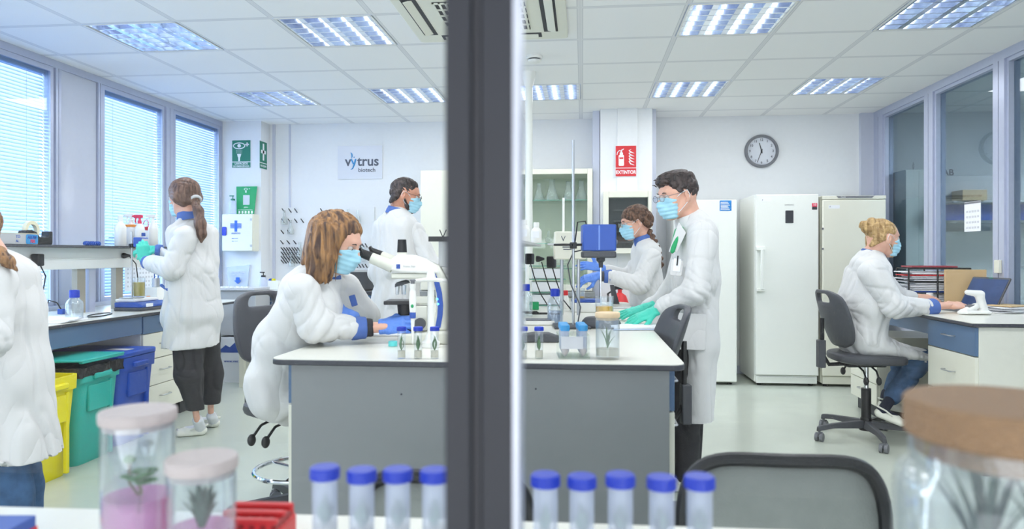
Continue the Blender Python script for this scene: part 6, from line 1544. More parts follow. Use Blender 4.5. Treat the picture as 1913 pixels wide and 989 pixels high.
q = thing('calendar', 'white calendar sheet taped inside the partition glass above the desk', 'calendar', PX(1817, 406, XR - .003)); w2 = .11
MB().box(-.002, 0, -w2, w2, -.105, .115).build('sheet', M['paper'], q); MB().box(-.004, -.002, -w2, w2, .10, .113).build('binding', M['mgrey'], q)
g = MB()
for i in range(5):
    for j in range(4): g.box(-.0035, -.002, -.09 + i * .037, -.066 + i * .037, -.085 + j * .04, -.07 + j * .04)
g.build('date_print', M['paperg'], q)

# ---------- right desk things
def desk(px, py): return PZ(px, py, DZ + .001)
lp = P(1800, 566, 4.70); lp.z = DZ + .001
q = thing('laptop', 'dark laptop with its screen tilted open in front of the blond man', 'laptop', lp, -pi / 2 + .22)
MB().rrect(-.16, .16, -.14, .10, 0, .016, .012).build('keyboard_base', M['mgrey'], q, bevel=.002)
MB().box(-.14, .14, -.04, .07, .0162, .018).build('keys', M['black'], q)
lid = MB().rrect(-.16, .16, 0, .225, -.004, .004, .01, 'y').build('screen_lid', M['dgrey'], q, bevel=.001); lid.location = (0, .10, .014); lid.rotation_euler = (-math.radians(28), 0, 0)
MB().box(-.15, .15, -.0055, -.0042, .012, .212).build('display', M['screen'], lid); MB().box(-.015, .015, -.006, -.004, .215, .222).build('webcam_cover', M['green'], lid)
# letter tray with paper stack
tp = P(1740, 570, 5.2); tp.z = DZ + .001
q = thing('letter_tray', 'black wire letter tray holding a tall stack of papers and folders', 'tray', tp, -.1)
fr = MB()
for x_ in (-.19, .0, .21):
    for y_ in (-.12, .14): fr.cyl((x_, y_, 0), (x_, y_, .27), .006, n=8)
for z in (.01, .09, .17, .265): fr.tube([(-.19, -.12, z), (.21, -.12, z), (.21, .14, z), (-.19, .14, z)], .005, 6, True)
fr.box(-.19, .21, -.125, -.115, .258, .272); fr.build('wire_frame', M['black'], q, True)
cols = ['paper', 'paperg', 'paper', 'paperg', 'paper', 'paperg', 'paper', 'devblue', 'paperg', 'paper']
for k in range(20):
    z = .012 + k * .0118; random.seed(40 + k); dx = random.uniform(-.035, .01)
    MB().cbox((-.02 + dx, 0, z + .004), (.30 + random.uniform(-.04, .05), .22, .0072), rotz(random.uniform(-.05, .05))).build('paper_layer', M['signred'] if k == 17 else M[cols[k % 10] if k % 4 == 3 else ('paper', 'paperg')[k % 2]], q)
q = thing('red_folder', 'red folder lying on top of the letter tray', 'folder', tp + UP * .272 - RT * .02, -.1); MB().cbox((0, 0, .006), (.30, .23, .011)).build('cover', mat('dark_red_folder', (150, 54, 66), .5), q, bevel=.002)
tp2 = P(1803, 568, 5.0); tp2.z = DZ + .001
q = thing('cardboard_sheet', 'upright tan cardboard folder behind the laptop', 'folder', tp2, -.1); MB().cbox((0, 0, .13), (.26, .03, .26)).build('sleeve', M['kraft'], q, bevel=.003)
p = desk(1737, 562); p = P(1737, 560, 4.9); p.z = DZ + .001; bottle('small_bottle', 'small white plastic bottle between the letter tray and laptop', 'bottle', p, .032, .10, 'whitep', 'whitep', .02, neck=.55)
tp3 = P(1822, 590, 4.35); tp3.z = DZ + .001
q = thing('barcode_scanner', 'white handheld scanner resting in its cradle on the desk corner', 'scanner', tp3, YAW)
s = S(.004, .012); s.limb((-.07, 0, .012), (.07, 0, .012), (.045, .014), (.045, .014), (0, 1, 0)); s.limb((-.09, 0, .012), (.0, 0, .05), (.025, .014), (.025, .02), (0, 1, 0)); s.limb((.045, 0, .03), (.02, 0, .105), (.022, .018), (.020, .018), (0, 1, 0)); s.limb((.03, 0, .125), (-.045, 0, .135), (.03, .022), (.024, .016), (0, 1, 0)); s.limb((.055, 0, .03), (.03, 0, .12), (.02, .02), (.02, .02), (0, 1, 0)); s.cut((0, 0, -1), 0)
blob('cradle_and_handle', s, M['whitep'], q); MB().box(-.05, -.03, -.018, .018, .045, .055).box(-.035, -.015, -.018, .018, .052, .062).build('cradle_notch', M['mgrey'], q)
for k, (px, py, t_) in enumerate(((1880, 580, 'flat pile of printed sheets at the right edge of the desk'),)):
    p = P(px + 14, py, 4.52); p.z = DZ + .001; q = thing('paper_pile', t_, 'papers', p, .2)
    for j in range(7): MB().cbox((.012 * (j % 3), .01 * (j % 2), .003 + j * .005), (.30, .21, .004), rotz(.08 * ((j * 7) % 5 - 2))).build('sheet', M[('paper', 'paperg')[j % 2]], q)
    MB().cbox((-.02, .02, .042), (.2, .16, .006), rotz(.3)).build('tan_envelope', M['kraft'], q)
p = P(1826, 520, 4.9); q = thing('wall_phone_block', 'small cream telephone socket on the partition mullion', 'socket', PX(1867, 497, XR - .021)); MB().box(-.02, 0, -.03, .03, -.05, .04).build('cover', M['cream'], q, bevel=.003); q.name = 'phone_socket'
p = PZ(1945, 745, 0); q = thing('waste_bin', 'white round waste bin with black rim at the right edge', 'bin', (2.42, 3.78, 0)); MB().lathe([(.10, 0), (.12, .01), (.14, .60), (.135, .60), (.11, .02), (.0001, .015)], n=30, cap=False).build('body', M['white'], q, True); MB().lathe([(.145, .59), (.15, .62), (.13, .635), (.125, .60)], n=30, cap=False).build('rim', M['black'], q, True)
MB().lathe([(.125, .1), (.14, .55)], n=30, cap=False).build('bin_bag', M['paper'], q, True)
q.location = (2.52, 3.80, 0)
for o in (q,): pass

# ---------- ceiling pole and island service spine
q = thing('ceiling_pole', 'white service pole from the island bench up to the ceiling', 'pole', (-.406, 5.42, 0)); MB().cyl((0, 0, IZ + .001), (0, 0, ZT - .06), .028, n=24).build('tube', M['enamel'], q, True); MB().lathe([(.03, ZT - .11), (.05, ZT - .03), (.055, ZT)], n=24).build('collar', M['whitep'], q, True)
q = thing('island_service_shelf', 'grey service shelf with socket trunking on posts along the middle of the island', 'shelf', (0, 0, 0))
MB().box(-.63, -.30, 2.92, 5.2, 1.255, 1.27).build('shelf_board', M['lgrey'], q, bevel=.002); MB().box(-.635, -.295, 2.905, 2.92, 1.252, 1.273).build('end_cap', M['black'], q)
MB().box(-.60, -.40, 2.94, 4.9, 1.145, 1.254).build('socket_trunking', M['lgrey'], q, bevel=.004)
for y_ in (3.0, 3.9, 4.8): MB().box(-.50, -.46, y_, y_ + .04, IZ + .001, 1.145).build('post', M['post'], q)
for k, (px, c_, t_) in enumerate(((979, 3.15, 'white bottle with a dark cable across it, beside the mullion on the island shelf'), (1002, 3.3, 'white labelled bottle on the island shelf, next to the steel rod'))):
    p = P(px, 457, 3.35 + .0); p = Vector((-.42 + .07 * k + .0, 0, 0)); yy = {0: 4.1, 1: 4.45}[k]; xx = PY(px, 450, yy).x
    b = bottle('bottle', t_, 'bottle', (xx, yy, 1.271), .033 * 1.0, .125, 'whitep', 'whitep', .022, neck=.45, group='white bottles on the island shelf'); MB().box(-.02, .02, -.0338, -.033, .03, .07).build('label', M['paper'], b)
for px, py, big, t_ in ((982, 484, True, 'black adapter on the island trunking nearest the mullion'), (1003, 484, False, 'black plug in the middle of the island trunking'), (1022, 490, True, 'black angled plug at the far end of the island trunking')):
    p = PX(px, py, -.39); 
    if p.y > 5: p = PY(px, py, 4.6)
    plug(t_, p, (1, -.3, 0), [p + V3(.03, 0, -.02), p + V3(.06, -.02, -.12), p + V3(.10, .02, -.24), p + V3(.16, -.02, on(p, 0).z - p.z + IZ + .008)], big)

# ---------- island: overhead stirrer on its stand
CS = 3.6
b0 = on(P(1071, 600, CS), IZ + .001)
q = thing('stirrer_stand', 'tall steel rod stand with a clamp, carrying the blue overhead motor', 'stand', b0, YAW); rodtop = P(1071, 262, CS).z - b0.z
MB().cyl((0, 0, 0), (0, 0, rodtop), .0065, n=14).build('rod', M['steel'], q, True); MB().box(-.10, .08, -.10, .10, 0, .012).build('base_plate', M['dgrey'], q, bevel=.004)
zc_ = P(1071, 459, CS).z - b0.z
MB().cbox((0, 0, zc_), (.034, .036, .032)).cyl((0, 0, zc_), (-.018, -.035, zc_ + .005), .006).cyl((-.1, 0, zc_ + .004), (.05, 0, zc_ + .004), .006).build('clamp', M['black'], q, bevel=.003)
MB().cyl((-.13, .0, zc_ + .006), (-.0, 0, zc_ + .004), .005).build('clamp_arm', M['steel'], q, True)
mpos = P(1118, 451, CS); hw = 31 * CS / FPX; hh = 31 * CS / FPX
SF = CS / 3.05
q = thing('overhead_stirrer', 'blue box-shaped overhead stirrer motor clamped to the tall rod', 'stirrer', mpos, YAW)
MB().box(-hw, hw, -.05, .06, -hh + .034, hh).build('housing', M['devblue'], q, bevel=.007); MB().box(-hw, hw, -.05, .06, -hh, -hh + .033).build('lower_housing', M['dgrey'], q, bevel=.007); MB().box(-.006, .002, -.0505, -.05, -hh + .04, hh - .006).build('seam_line', mat('light_blue_seam', (104, 136, 206), .4), q)
MB().lathe([(.022, -hh), (.022, -hh - .014), (.012, -hh - .024), (.010, -hh - .05)], (.012, 0, 0), None, 20).build('chuck', M['dgrey'], q, True); MB().cyl((.012, 0, -hh - .04), (.012, 0, P(0, 583, CS).z - mpos.z), .004).build('stirring_shaft', M['chrome'], q, True)
MB().cyl((hw, 0, -.005), (hw + .012, 0, -.005), .012).build('speed_knob', M['mgrey'], q, True)
MB().tube([(-hw, .03, -.045), (-hw - .04, .03, -.055), (-hw - .07, .02, -.12), (-hw - .055, .0, -.22), (-hw - .02, -.02, -.30), (-hw - .01, -.04, -.33), (-hw - .03, -.06, P(0, 0, 1).z * 0 + IZ + .006 - mpos.z)], .0035, 6).build('cord', M['dgrey'], q, True)
MB().tube([(-.05, .05, hh - .02), (-.06, .06, hh + .02), (-.10, .06, hh + .015), (-.115, .05, -.01)], .004, 6).build('cable_loop', M['black'], q, True)
beaker('glass beaker of orange-yellow liquid under the stirring shaft', on(P(1129, 598, CS), IZ + .0545), .046, .10, .052, 'juice')
c2 = 4.3
q = thing('control_box', 'cream laboratory control box with rounded top behind the steel rod', 'device', on(P(1062, 480, c2), P(0, 485, c2).z), YAW); k_ = c2 / FPX
MB().prism([(-27 * k_, 0), (30 * k_, 0), (38 * k_, 10 * k_), (28 * k_, 26 * k_), (24 * k_, 52 * k_), (-26 * k_, 52 * k_), (-28 * k_, 20 * k_)], 'y', -.05, .05).build('housing', M['cream'], q, bevel=.008)
letters('V', .045, M['text'], q, (-.035, -.0505, 38 * k_), FACE_Y); MB().box(-.04, .03, -.0515, -.05, 22 * k_, 24 * k_).box(-.035, .015, -.0515, -.05, 18 * k_, 19.5 * k_).build('print', M['text'], q)
MB().cyl((-.03, .0, 52 * k_), (-.03, 0, 115 * k_), .007, n=12).build('steel_rod', M['enamel'], q, True); MB().cyl((-.04, 0, IZ + .002 - q.location.z), (-.04, 0, 0), .010).cyl((.06, 0, IZ + .002 - q.location.z), (.06, 0, 0), .010).build('stand_leg', M['steel'], q, True)
# balance with beaker
q = thing('precision_balance', 'grey and blue flat balance on the island behind the steel rod', 'balance', on(P(1095, 578, 4.6), IZ + .001), YAW)
MB().prism([(-.10, 0), (.14, 0), (.13, .05), (.10, .06), (-.10, .06)], 'y', -.09, .09).build('body', M['whitep'], q, bevel=.006); MB().box(-.09, .09, -.08, .08, .061, .078).build('pan', M['devblue'], q, bevel=.003)
beaker('small beaker with orange liquid standing on the blue balance pan', on(P(1084, 560, 4.62), IZ + .0795), .03, .065, .016, 'juice')
q = thing('grey_device', 'dark grey low device with a curved top on the island behind the beaker', 'device', on(P(1119, 605, CS), IZ + .001), YAW)
s = S(.006, .02); s.ell((.01, 0, 0), (.105, .08, .075)); s.cut((0, 0, -1), 0); s.cut((0, 0, 1), .052); blob('housing', s, M['dgrey'], q)
q = thing('computer_keyboard', 'white slab keyboard behind the teal gloves', 'keyboard', on(P(1165, 586, 4.45), IZ + .001), YAW + .15); MB().box(-.14, .16, -.06, .06, 0, .028).build('body', M['cream'], q, bevel=.008); MB().box(-.12, .13, -.045, .045, .028, .034).build('keys', M['lgrey'], q)
q = thing('slanted_panel', 'dark slanted panel leaning behind the balance', 'panel', on(P(1152, 560, 5.3), IZ + .001), YAW); MB().prism([(-.03, 0), (.02, 0), (-.02, .14), (-.05, .14)], 'y', -.01, .01).build('panel', M['dgrey'], q, bevel=.003)
# bottles and boxes along the island
bottle('reagent_bottle', 'clear reagent bottle of liquid with blue cap left of the steel rod', 'bottle', on(P(1037, 605, 3.75), IZ + .001), .042, .185, 'beaker', 'capblue', .03, neck=.5, glassy=True, capr=.024, fill=.07, fillm='water')
bottle('reagent_bottle', 'partly hidden clear bottle with blue cap beside the mullion', 'bottle', on(P(983, 590, 4.2), IZ + .001), .038, .19, 'beaker', 'capblue', .03, neck=.5, glassy=True, capr=.022)
bottle('small_bottle', 'small white bottle with red cap behind the reagent bottle', 'bottle', on(P(1056, 566, 4.85), IZ + .001), .026, .12, 'whitep', 'red', .025, neck=.6)
q = thing('drawer_organiser', 'clear acrylic drawer rack with green edges in the middle of the island', 'rack', on(P(1012, 572, 5.15), IZ + .001), YAW)
for z in (.0, .09, .185, .28): MB().box(-.09, .17, -.08, .08, z, z + .006).build('shelf', ms, q)
MB().box(-.09, -.085, -.08, .08, 0, .285).box(.165, .17, -.08, .08, 0, .285).build('side_panel', M['cabglass'], q)
for z in (.01, .10, .195): MB().box(-.07, .15, -.07, .07, z, z + .07).build('white_box', M['paper'], q, bevel=.002)
q = thing('green_box', 'small green box on the island beside the grey posts', 'box', on(P(998, 580, 4.75), IZ + .001), YAW); MB().box(-.03, .03, -.03, .03, 0, .05).build('carton', M['green2'], q, bevel=.002)
q = thing('flat_scale', 'flat grey-topped scale on the island just behind the tubes', 'scale', on(P(1005, 604, 3.75), IZ + .001), YAW); MB().rrect(-.075, .085, -.06, .06, 0, .022, .015).build('body', M['whitep'], q, bevel=.004); MB().rrect(-.065, .07, -.05, .05, .022, .027, .012).build('plate', M['mgrey'], q, bevel=.002)
q = thing('mouse_shadow_wedge', 'dark grey wedge standing in for a mouse shadow on the island between tubes and rack', 'device', on(P(1013, 638, 3.0), IZ + .001), YAW); MB().prism([(-.085, 0), (.07, 0), (.075, .02), (.03, .036), (-.03, .038), (-.085, .03)], 'y', -.03, .05).build('housing', M['dgrey'], q, bevel=.005)  # dark solid put where a mouse shadow lies on the worktop
cb = MB()
for k in range(4):
    pts = [on(P(978 + 14 * k + 26 * math.cos(a + k), 575 + 8 * k + 8 * math.sin(a * 1.3 + k), 4.5 - .15 * k), IZ + .006 + .008 * k) for a in [j * .5 for j in range(9)]]
    cb.tube(pts, .004, 6)
o = cb.build('cable_tangle', M['black'], None, True); tag(o, 'tangle of black cables on the island beside the mullion', 'cable')
q = thing('notebook', 'white open notebook under the teal gloves of the tall man', 'notebook', on(P(1192, 618, 3.50), IZ + .001), YAW + .05); MB().box(-.13, .14, -.05, .10, 0, .006).build('cover', mat('pale_blue_cover', (196, 210, 234), .5), q, bevel=.002); MB().box(-.128, .138, -.048, .098, .006, .018).build('pages', M['paper'], q, bevel=.003)
MB().cyl((-.16, -.03, .006), (-.10, -.045, .012), .004).build('pen', M['dark'], q, True)

# ---------- microscope
CM = 3.0; km = CM / FPX
q = thing('microscope', 'white binocular microscope with black eyepieces and a blue strip with lit lamps', 'microscope', on(P(780, 640, CM), IZ + .001), YAW)
def mx(px, py): return ((px - 780) * km, (640 - py) * km)
def poly(*p): return [mx(*a) for a in p]
MB().prism(poly((752, 640), (842, 640), (842, 622), (836, 617), (752, 622)), 'y', -.09, .09).build('base', M['offwhite'], q, bevel=.01, seg=3)
MB().prism(poly((800, 618), (836, 618), (842, 590), (842, 560), (836, 525), (822, 498), (806, 490), (806, 515), (815, 545), (817, 575), (812, 600)), 'y', -.045, .045).build('arm', M['offwhite'], q, bevel=.01, seg=3)
MB().prism(poly((727, 505), (726, 498), (735, 485), (746, 477), (775, 478), (800, 486), (818, 497), (824, 512), (790, 512), (750, 510)), 'y', -.05, .05).build('head', M['whitep'], q, bevel=.012, seg=3)
MB().box(mx(733, 0)[0], mx(800, 0)[0], -.045, .045, mx(0, 522)[1], mx(0, 512)[1]).build('head_underside', M['offwhite'], q, bevel=.006)
MB().rrect(*[mx(744, 0)[0], mx(751, 0)[0], mx(0, 503)[1], mx(0, 495)[1]], -.0515, -.05, .001, 'y').build('blue_emblem', M['devblue'], q); letters('Primo Star', .012, M['lgrey'], q, (mx(768, 0)[0], -.0506, mx(0, 499)[1]), FACE_Y)
MB().cyl((mx(751, 0)[0], 0, mx(0, 478)[1]), (mx(751, 0)[0], 0, mx(0, 472)[1]), .022, .02, 24).build('port_collar', M['offwhite'], q, True)
MB().cyl((mx(751, 0)[0], 0, mx(0, 473)[1]), (mx(751, 0)[0], 0, mx(0, 449)[1]), .021, .018, 24).build('camera_tube', M['black'], q, True)
for s_ in (-1, 1):
    off = 0 if s_ < 0 else .0; y_ = s_ * .028 + .0; a = mx(736, 500); b_ = mx(696, 483); c_ = mx(677, 474); dx = .03 * (s_ > 0)
    MB().cyl((a[0] + dx, y_, a[1] + dx * .2), (b_[0] + dx, y_, b_[1] + dx * .2), .026, .023, 22).build('eyepiece_tube', M['offwhite'], q, True)
    MB().cyl((b_[0] + .004 + dx, y_, b_[1] + .002 + dx * .2), (c_[0] + dx, y_, c_[1] + dx * .2), .020, .018, 22).cyl((c_[0] + .01 + dx, y_, c_[1] + .005 + dx * .2), (c_[0] + dx, y_, c_[1] + dx * .2), .022, .021, 22).build('eyepiece', M['black'], q, True)
MB().lathe([(.034, 0), (.030, .012), (.02, .018)], (*(mx(752, 532)[0],), 0, mx(0, 534)[1]), Matrix.Rotation(math.radians(-16), 3, 'Y'), 24).build('nosepiece', M['dgrey'], q, True)
for x_, y_, t_ in ((744, -.012, -.25), (756, -.015, .05), (752, .015, 0)):
    a = mx(x_, 534); MB().cyl((a[0], y_, a[1]), (a[0] + .01 * t_, y_, a[1] - .04), .010, .007, 16).build('objective', M['chrome'], q, True)
MB().box(mx(722, 0)[0], mx(772, 0)[0], -.07, .07, mx(0, 569)[1], mx(0, 562)[1]).build('stage', M['black'], q, bevel=.003)
MB().cyl((mx(757, 0)[0], 0, mx(0, 590)[1]), (mx(757, 0)[0], 0, mx(0, 570)[1]), .03, .034, 22).build('condenser', M['black'], q, True)
MB().cyl((mx(757, 0)[0], 0, mx(0, 621)[1]), (mx(757, 0)[0], 0, mx(0, 608)[1]), .03, .026, 22).build('lamp_housing', M['dgrey'], q, True)
MB().box(mx(775, 0)[0], mx(812, 0)[0], -.03, .03, mx(0, 560)[1] - .02, mx(0, 555)[1]).box(mx(772, 0)[0], mx(800, 0)[0], -.035, .035, mx(0, 618)[1], mx(0, 572)[1]).build('stage_carrier', M['offwhite'], q, bevel=.006)
MB().cyl((mx(788, 0)[0], -.05, mx(0, 604)[1]), (mx(788, 0)[0], -.08, mx(0, 604)[1]), .024, n=22).build('focus_knob', M['dgrey'], q, True)
st_ = MB(); arc = [(811, 512), (818, 528), (823, 548), (825, 570), (824, 590), (820, 612)]; pv = None
for px, py in arc:
    a = mx(px, py); cur = [st_.bm.verts.new((a[0] + e1, -.0465 - e2, a[1])) for e1, e2 in ((-.011, 0), (.011, 0), (.011, .003), (-.011, .003))]
    if pv:
        for k in range(4): st_.bm.faces.new((pv[k], pv[(k + 1) % 4], cur[(k + 1) % 4], cur[k]))
    else: st_.bm.faces.new(cur)
    pv = cur
st_.bm.faces.new(pv[::-1]); st_.build('blue_strip', M['devblue'], q)
led = mat('blue_led', (60, 170, 255), .4, emit=(70, 190, 255), estr=4.0)
for px, py in ((820, 559), (821.5, 568)): MB().ball((mx(px, 0)[0] - .002, -.051, mx(0, py)[1]), .0045, 8).build('indicator_lamp', led, q, True)
# pipette held in the glove
q = thing('pipette', 'white and blue pipette held upright in the blue glove', 'pipette', P(771, 560, 2.80), YAW)
MB().lathe([(.006, .06), (.012, .062), (.012, .048), (.0095, .04), (.0125, .03), (.0145, .0), (.0125, -.04), (.0115, -.05)], n=20).build('body', M['whitep'], q, True); MB().lathe([(.008, .06), (.008, .072), (.012, .073), (.012, .078)], n=16).build('plunger', M['mgrey'], q, True)
MB().lathe([(.0115, -.05), (.0125, -.052), (.0125, -.072), (.009, -.074)], n=20).build('volume_ring', M['devblue'], q, True); MB().lathe([(.0085, -.074), (.0065, -.11), (.004, -.15), (.002, -.175)], n=16).build('tip_cone', M['whitep'], q, True); MB().ball((0, -.0135, -.025), .006, 8, (1, .4, 1.2)).build('green_mark', M['green2'], q, True)
q = thing('pipette_stand', 'white plastic pipette stand with a round foot on the island', 'stand', on(P(805, 645, 2.83), IZ + .001), YAW)
MB().cyl((0, 0, .03), (0, 0, .285), .014, .013, 18).build('column', M['whitep'], q, True); MB().lathe([(.035, 0), (.035, .02), (.024, .03), (.02, .05), (.014, .055)], n=24).build('foot', M['whitep'], q, True); MB().tube([(-.06, 0, .262), (-.02, -.02, .268), (.02, -.02, .268), (.06, 0, .262)], .008, 8).lathe([(.018, .26), (.02, .275), (.014, .30)], n=18).build('holder_arms', M['whitep'], q, True)
q = thing('forceps', 'black forceps standing up on the near end of the island shelf', 'forceps', (-.585, 2.96, 1.2705))
MB().cyl((0, 0, 0), (-.014, 0, .032), .0022, n=6).cyl((0, 0, 0), (.014, 0, .032), .0022, n=6).build('prongs', M['black'], q)
q = thing('petri_cap', 'small turquoise cap lying on the worktop below the blue glove', 'cap', on(P(734, 640, 2.86), IZ + .001)); MB().lathe([(.018, 0), (.018, .018), (.016, .02), (.0001, .02)], n=22, cap=False).build('cap', mat('turquoise_plastic', (96, 214, 214), .4), q, True)
q = thing('open_book', 'white sheet of paper lying behind the blue glove', 'paper', on(P(722, 632, 3.3), IZ + .001), YAW); MB().box(-.07, .08, -.1, .1, 0, .006).build('sheet', M['paper'], q); q.name = 'paper_sheet'

# ---------- plant tubes on the island
def plant_bits(par, h, spread, n, m='leaf', w_=.004, z0=.0, seed=1, bend=.01, lean=0):
    rnd = random.Random(seed); b = MB()
    for k in range(n):
        a = rnd.uniform(0, 2 * pi); L = h * rnd.uniform(.55, 1); t_ = rnd.uniform(.2, 1) * spread
        b.leafblade((0, 0, z0), (t_ * math.cos(a) + lean, t_ * math.sin(a), z0 + L), w_, bend)
    return b.build('leaves', M[m], par, True)
def tube_proto(r, h, label, group, capc='capblue', gel='gelclear', seed=1, m='tube', caph=.022):
    q = thing('culture_tube', label, 'tube', (0, 0, 0), 0, group)
    MB().lathe([(.0001, 0), (r * .95, 0), (r, .003), (r, h - .01)], n=24, cap=False).build('tube_wall', M[m], q, True)
    cp = MB().lathe([(r * 1.12, h - caph), (r * 1.14, h - .003), (r * 1.08, h), (.0001, h)], n=30, cap=False)
    for k in range(30):
        a = 2 * pi * k / 30; cp.cyl((r * 1.13 * math.cos(a), r * 1.13 * math.sin(a), h - caph), (r * 1.13 * math.cos(a), r * 1.13 * math.sin(a), h - .004), r * .035, n=5)
    cp.build('screw_cap', M[capc], q, True)
    lathe_obj('growth_gel', M[gel], q, [(.0001, .003), (r * .9, .004), (r * .9, h * .25), (.0001, h * .25)], cap=False)
    plant_bits(q, h * .5, r * .6, 7, seed=seed, w_=r * .18, z0=h * .25)
    return q
ct = tube_proto(.0145, .112, 'x', 'blue-capped culture tubes standing on the island bench', m='beaker', seed=3, caph=.014)
lbl = ['blue-capped plant tube, leftmost on the island, below the blue glove', 'blue-capped plant tube, middle of the three left of the mullion on the island', 'blue-capped plant tube right beside the mullion, in front of the pipette stand', 'blue-capped plant tube half hidden by the right side of the mullion', 'blue-capped plant tube on the island, left of the clear tube rack']
for k, (px, t_) in enumerate(zip((750, 781, 812, 977, 1007), lbl)):
    loc = on(P(px, 672, 2.52), IZ + .001); 
    if k == 0: ct.location = loc; ct['label'] = t_
    else: dup(ct, loc, k * 1.1, t_)
# rack with sky-blue caps
rk = on(P(1071, 658, 2.56), IZ + .001)
q = thing('tube_rack', 'clear acrylic tube rack with a blank label on the island', 'rack', rk, YAW); 
MB().box(-.055, .055, -.05, .10, 0, .004).box(-.055, .055, -.05, .10, .078, .081).build('rack_shelf', M['cabglass'], q); MB().box(-.055, -.052, -.05, .10, 0, .081).box(.052, .055, -.05, .10, 0, .081).build('rack_side', M['cabglass'], q); MB().box(-.047, .03, -.0525, -.0505, .035, .078).build('blank_label', M['paperg'], q)
tp_ = None; k = 0
for j in range(4):
    for i in range(2):
        loc = rk + Matrix.Rotation(YAW, 3, 'Z') @ V3(-.032 + i * .064, -.03 + j * .036, .005)
        t_ = 'sky-blue capped tube in the acrylic rack, %s row, %s' % (('front', 'second', 'third', 'rear')[j], ('left', 'right')[i])
        if tp_ is None:
            tp_ = thing('capped_tube', t_, 'tube', loc, 0, 'sky-blue capped tubes in the acrylic rack')
            MB().lathe([(.0001, 0), (.006, .004), (.0145, .02), (.0145, .095)], n=22, cap=False).build('tube_wall', M['tube'], tp_, True); MB().lathe([(.0165, .092), (.017, .108), (.016, .112), (.0001, .112)], n=24, cap=False).build('screw_cap', M['capsky'], tp_, True)
            lathe_obj('sediment', M['kraft'], tp_, [(.0001, .002), (.005, .004), (.012, .018), (.012, .028), (.0001, .028)], cap=False)
        else: dup(tp_, loc, 0, t_)
# wood-lidded jar on the island
def lid_jar(name, label, loc, r, h, lm, gelm, gelh, lidh=.016, neck=None):
    q = thing(name, label, 'jar', loc)
    if neck is None: pr = [(r * .9, 0), (r, .006), (r, h), (r * .96, h), (r * .96, .008), (.0001, .006)]
    else: pr = [(r * .95, 0), (r, .01), (r, neck[1]), (r * .97, neck[1] + .012), (neck[0], neck[1] + .022), (neck[0], h), (neck[0] * .96, h), (neck[0] * .96, neck[1] + .02), (r * .95, neck[1]), (r * .96, .012), (.0001, .01)]
    MB().lathe(pr, n=48, cap=False).build('glass_wall', M['jar'], q, True); lr = r if neck is None else neck[0]
    MB().lathe([(lr * .93, h - lidh * .5), (lr * .94, h + .001), (lr * 1.03, h + .001), (lr * 1.05, h + .003), (lr * 1.05, h + lidh), (lr * 1.02, h + lidh + .002), (.0001, h + lidh + .002)], n=48, cap=False).build('lid', M[lm], q, True)
    if gelm: lathe_obj('growth_gel', M[gelm], q, [(.0001, .012), (r * .93, .012), (r * .93, gelh), (.0001, gelh)], 40, cap=False)
    return q
q = lid_jar('terrarium_jar', 'glass jar with beech lid and a spiky seedling on the island bench', on(P(1135, 668, 2.52), IZ + .001), .042, .145, 'woodlid2', 'gelclear', .035)
plant_bits(q, .08, .035, 7, 'leaf', .0035, .035, seed=12, bend=.004)

# ================================================================== FOREGROUND TABLE (camera side of the lab, behind the mullion)
FT = .80
q = thing('front_table', 'white foreground table across the bottom left of the view', 'table', (0, 0, 0))
e1, e2 = PZ(-60, 944, FT), PZ(620, 962, FT)
MB().prism([(-1.5, .60), (1.1, .60), (1.1, e2.y + .02), (e2.x, e2.y), (e1.x, e1.y), (-1.5, e1.y)], 'z', FT - .025, FT).build('table_top', M['top'], q, bevel=.003)
for x_, y_ in ((-1.4, .66), (1.0, .66), (-1.4, .98), (1.0, .98)): MB().box(x_ - .02, x_ + .02, y_ - .02, y_ + .02, 0, FT - .025).build('leg', M['alu'], q)
j1 = on(P(258, 900, .93), FT + .001)
q = lid_jar('terrarium_jar', 'tall glass jar with pale wood lid and pink gel, left foreground', j1, .0445, P(0, 790, .93).z - FT, 'woodlid', 'gel', .085, .014)
MB().tube([(0, 0, .06), (.004, 0, .09), (-.002, .0, .112)], .0025, 6).tube([(0, 0, .085), (-.012, .0, .10), (-.012, 0, .128)], .0018, 6).build('stem', M['root'], q, True)
lf = MB(); rn = random.Random(4)
for k in range(12):
    a = rn.uniform(0, 6.28); rr_ = rn.uniform(.006, .030); lf.ball((rr_ * math.cos(a), rr_ * math.sin(a) * .7, .106 + rn.uniform(-.010, .012)), rn.uniform(.006, .011), 8, (1, 1, .35))
lf.ball((-.012, 0, .131), .008, 8, (1, .8, .7)).build('leaves', M['leaf'], q, True)
j2 = on(P(377, 900, .86), FT + .001)
q = lid_jar('terrarium_jar', 'shorter glass jar with pale wood lid and a dark succulent, left foreground', j2, .0395, P(0, 880, .86).z - FT, 'woodlid', 'gel', .070, .014)
su = MB(); rn = random.Random(9)
for k in range(14):
    a = k * 2.4; t_ = .012 + .012 * (k / 14); su.leafblade((.003 * math.cos(a), .003 * math.sin(a), .07), (t_ * math.cos(a), t_ * math.sin(a), .122 - .02 * (k / 14)), .006, .003)
su.build('succulent', M['leafdark'], q, True)
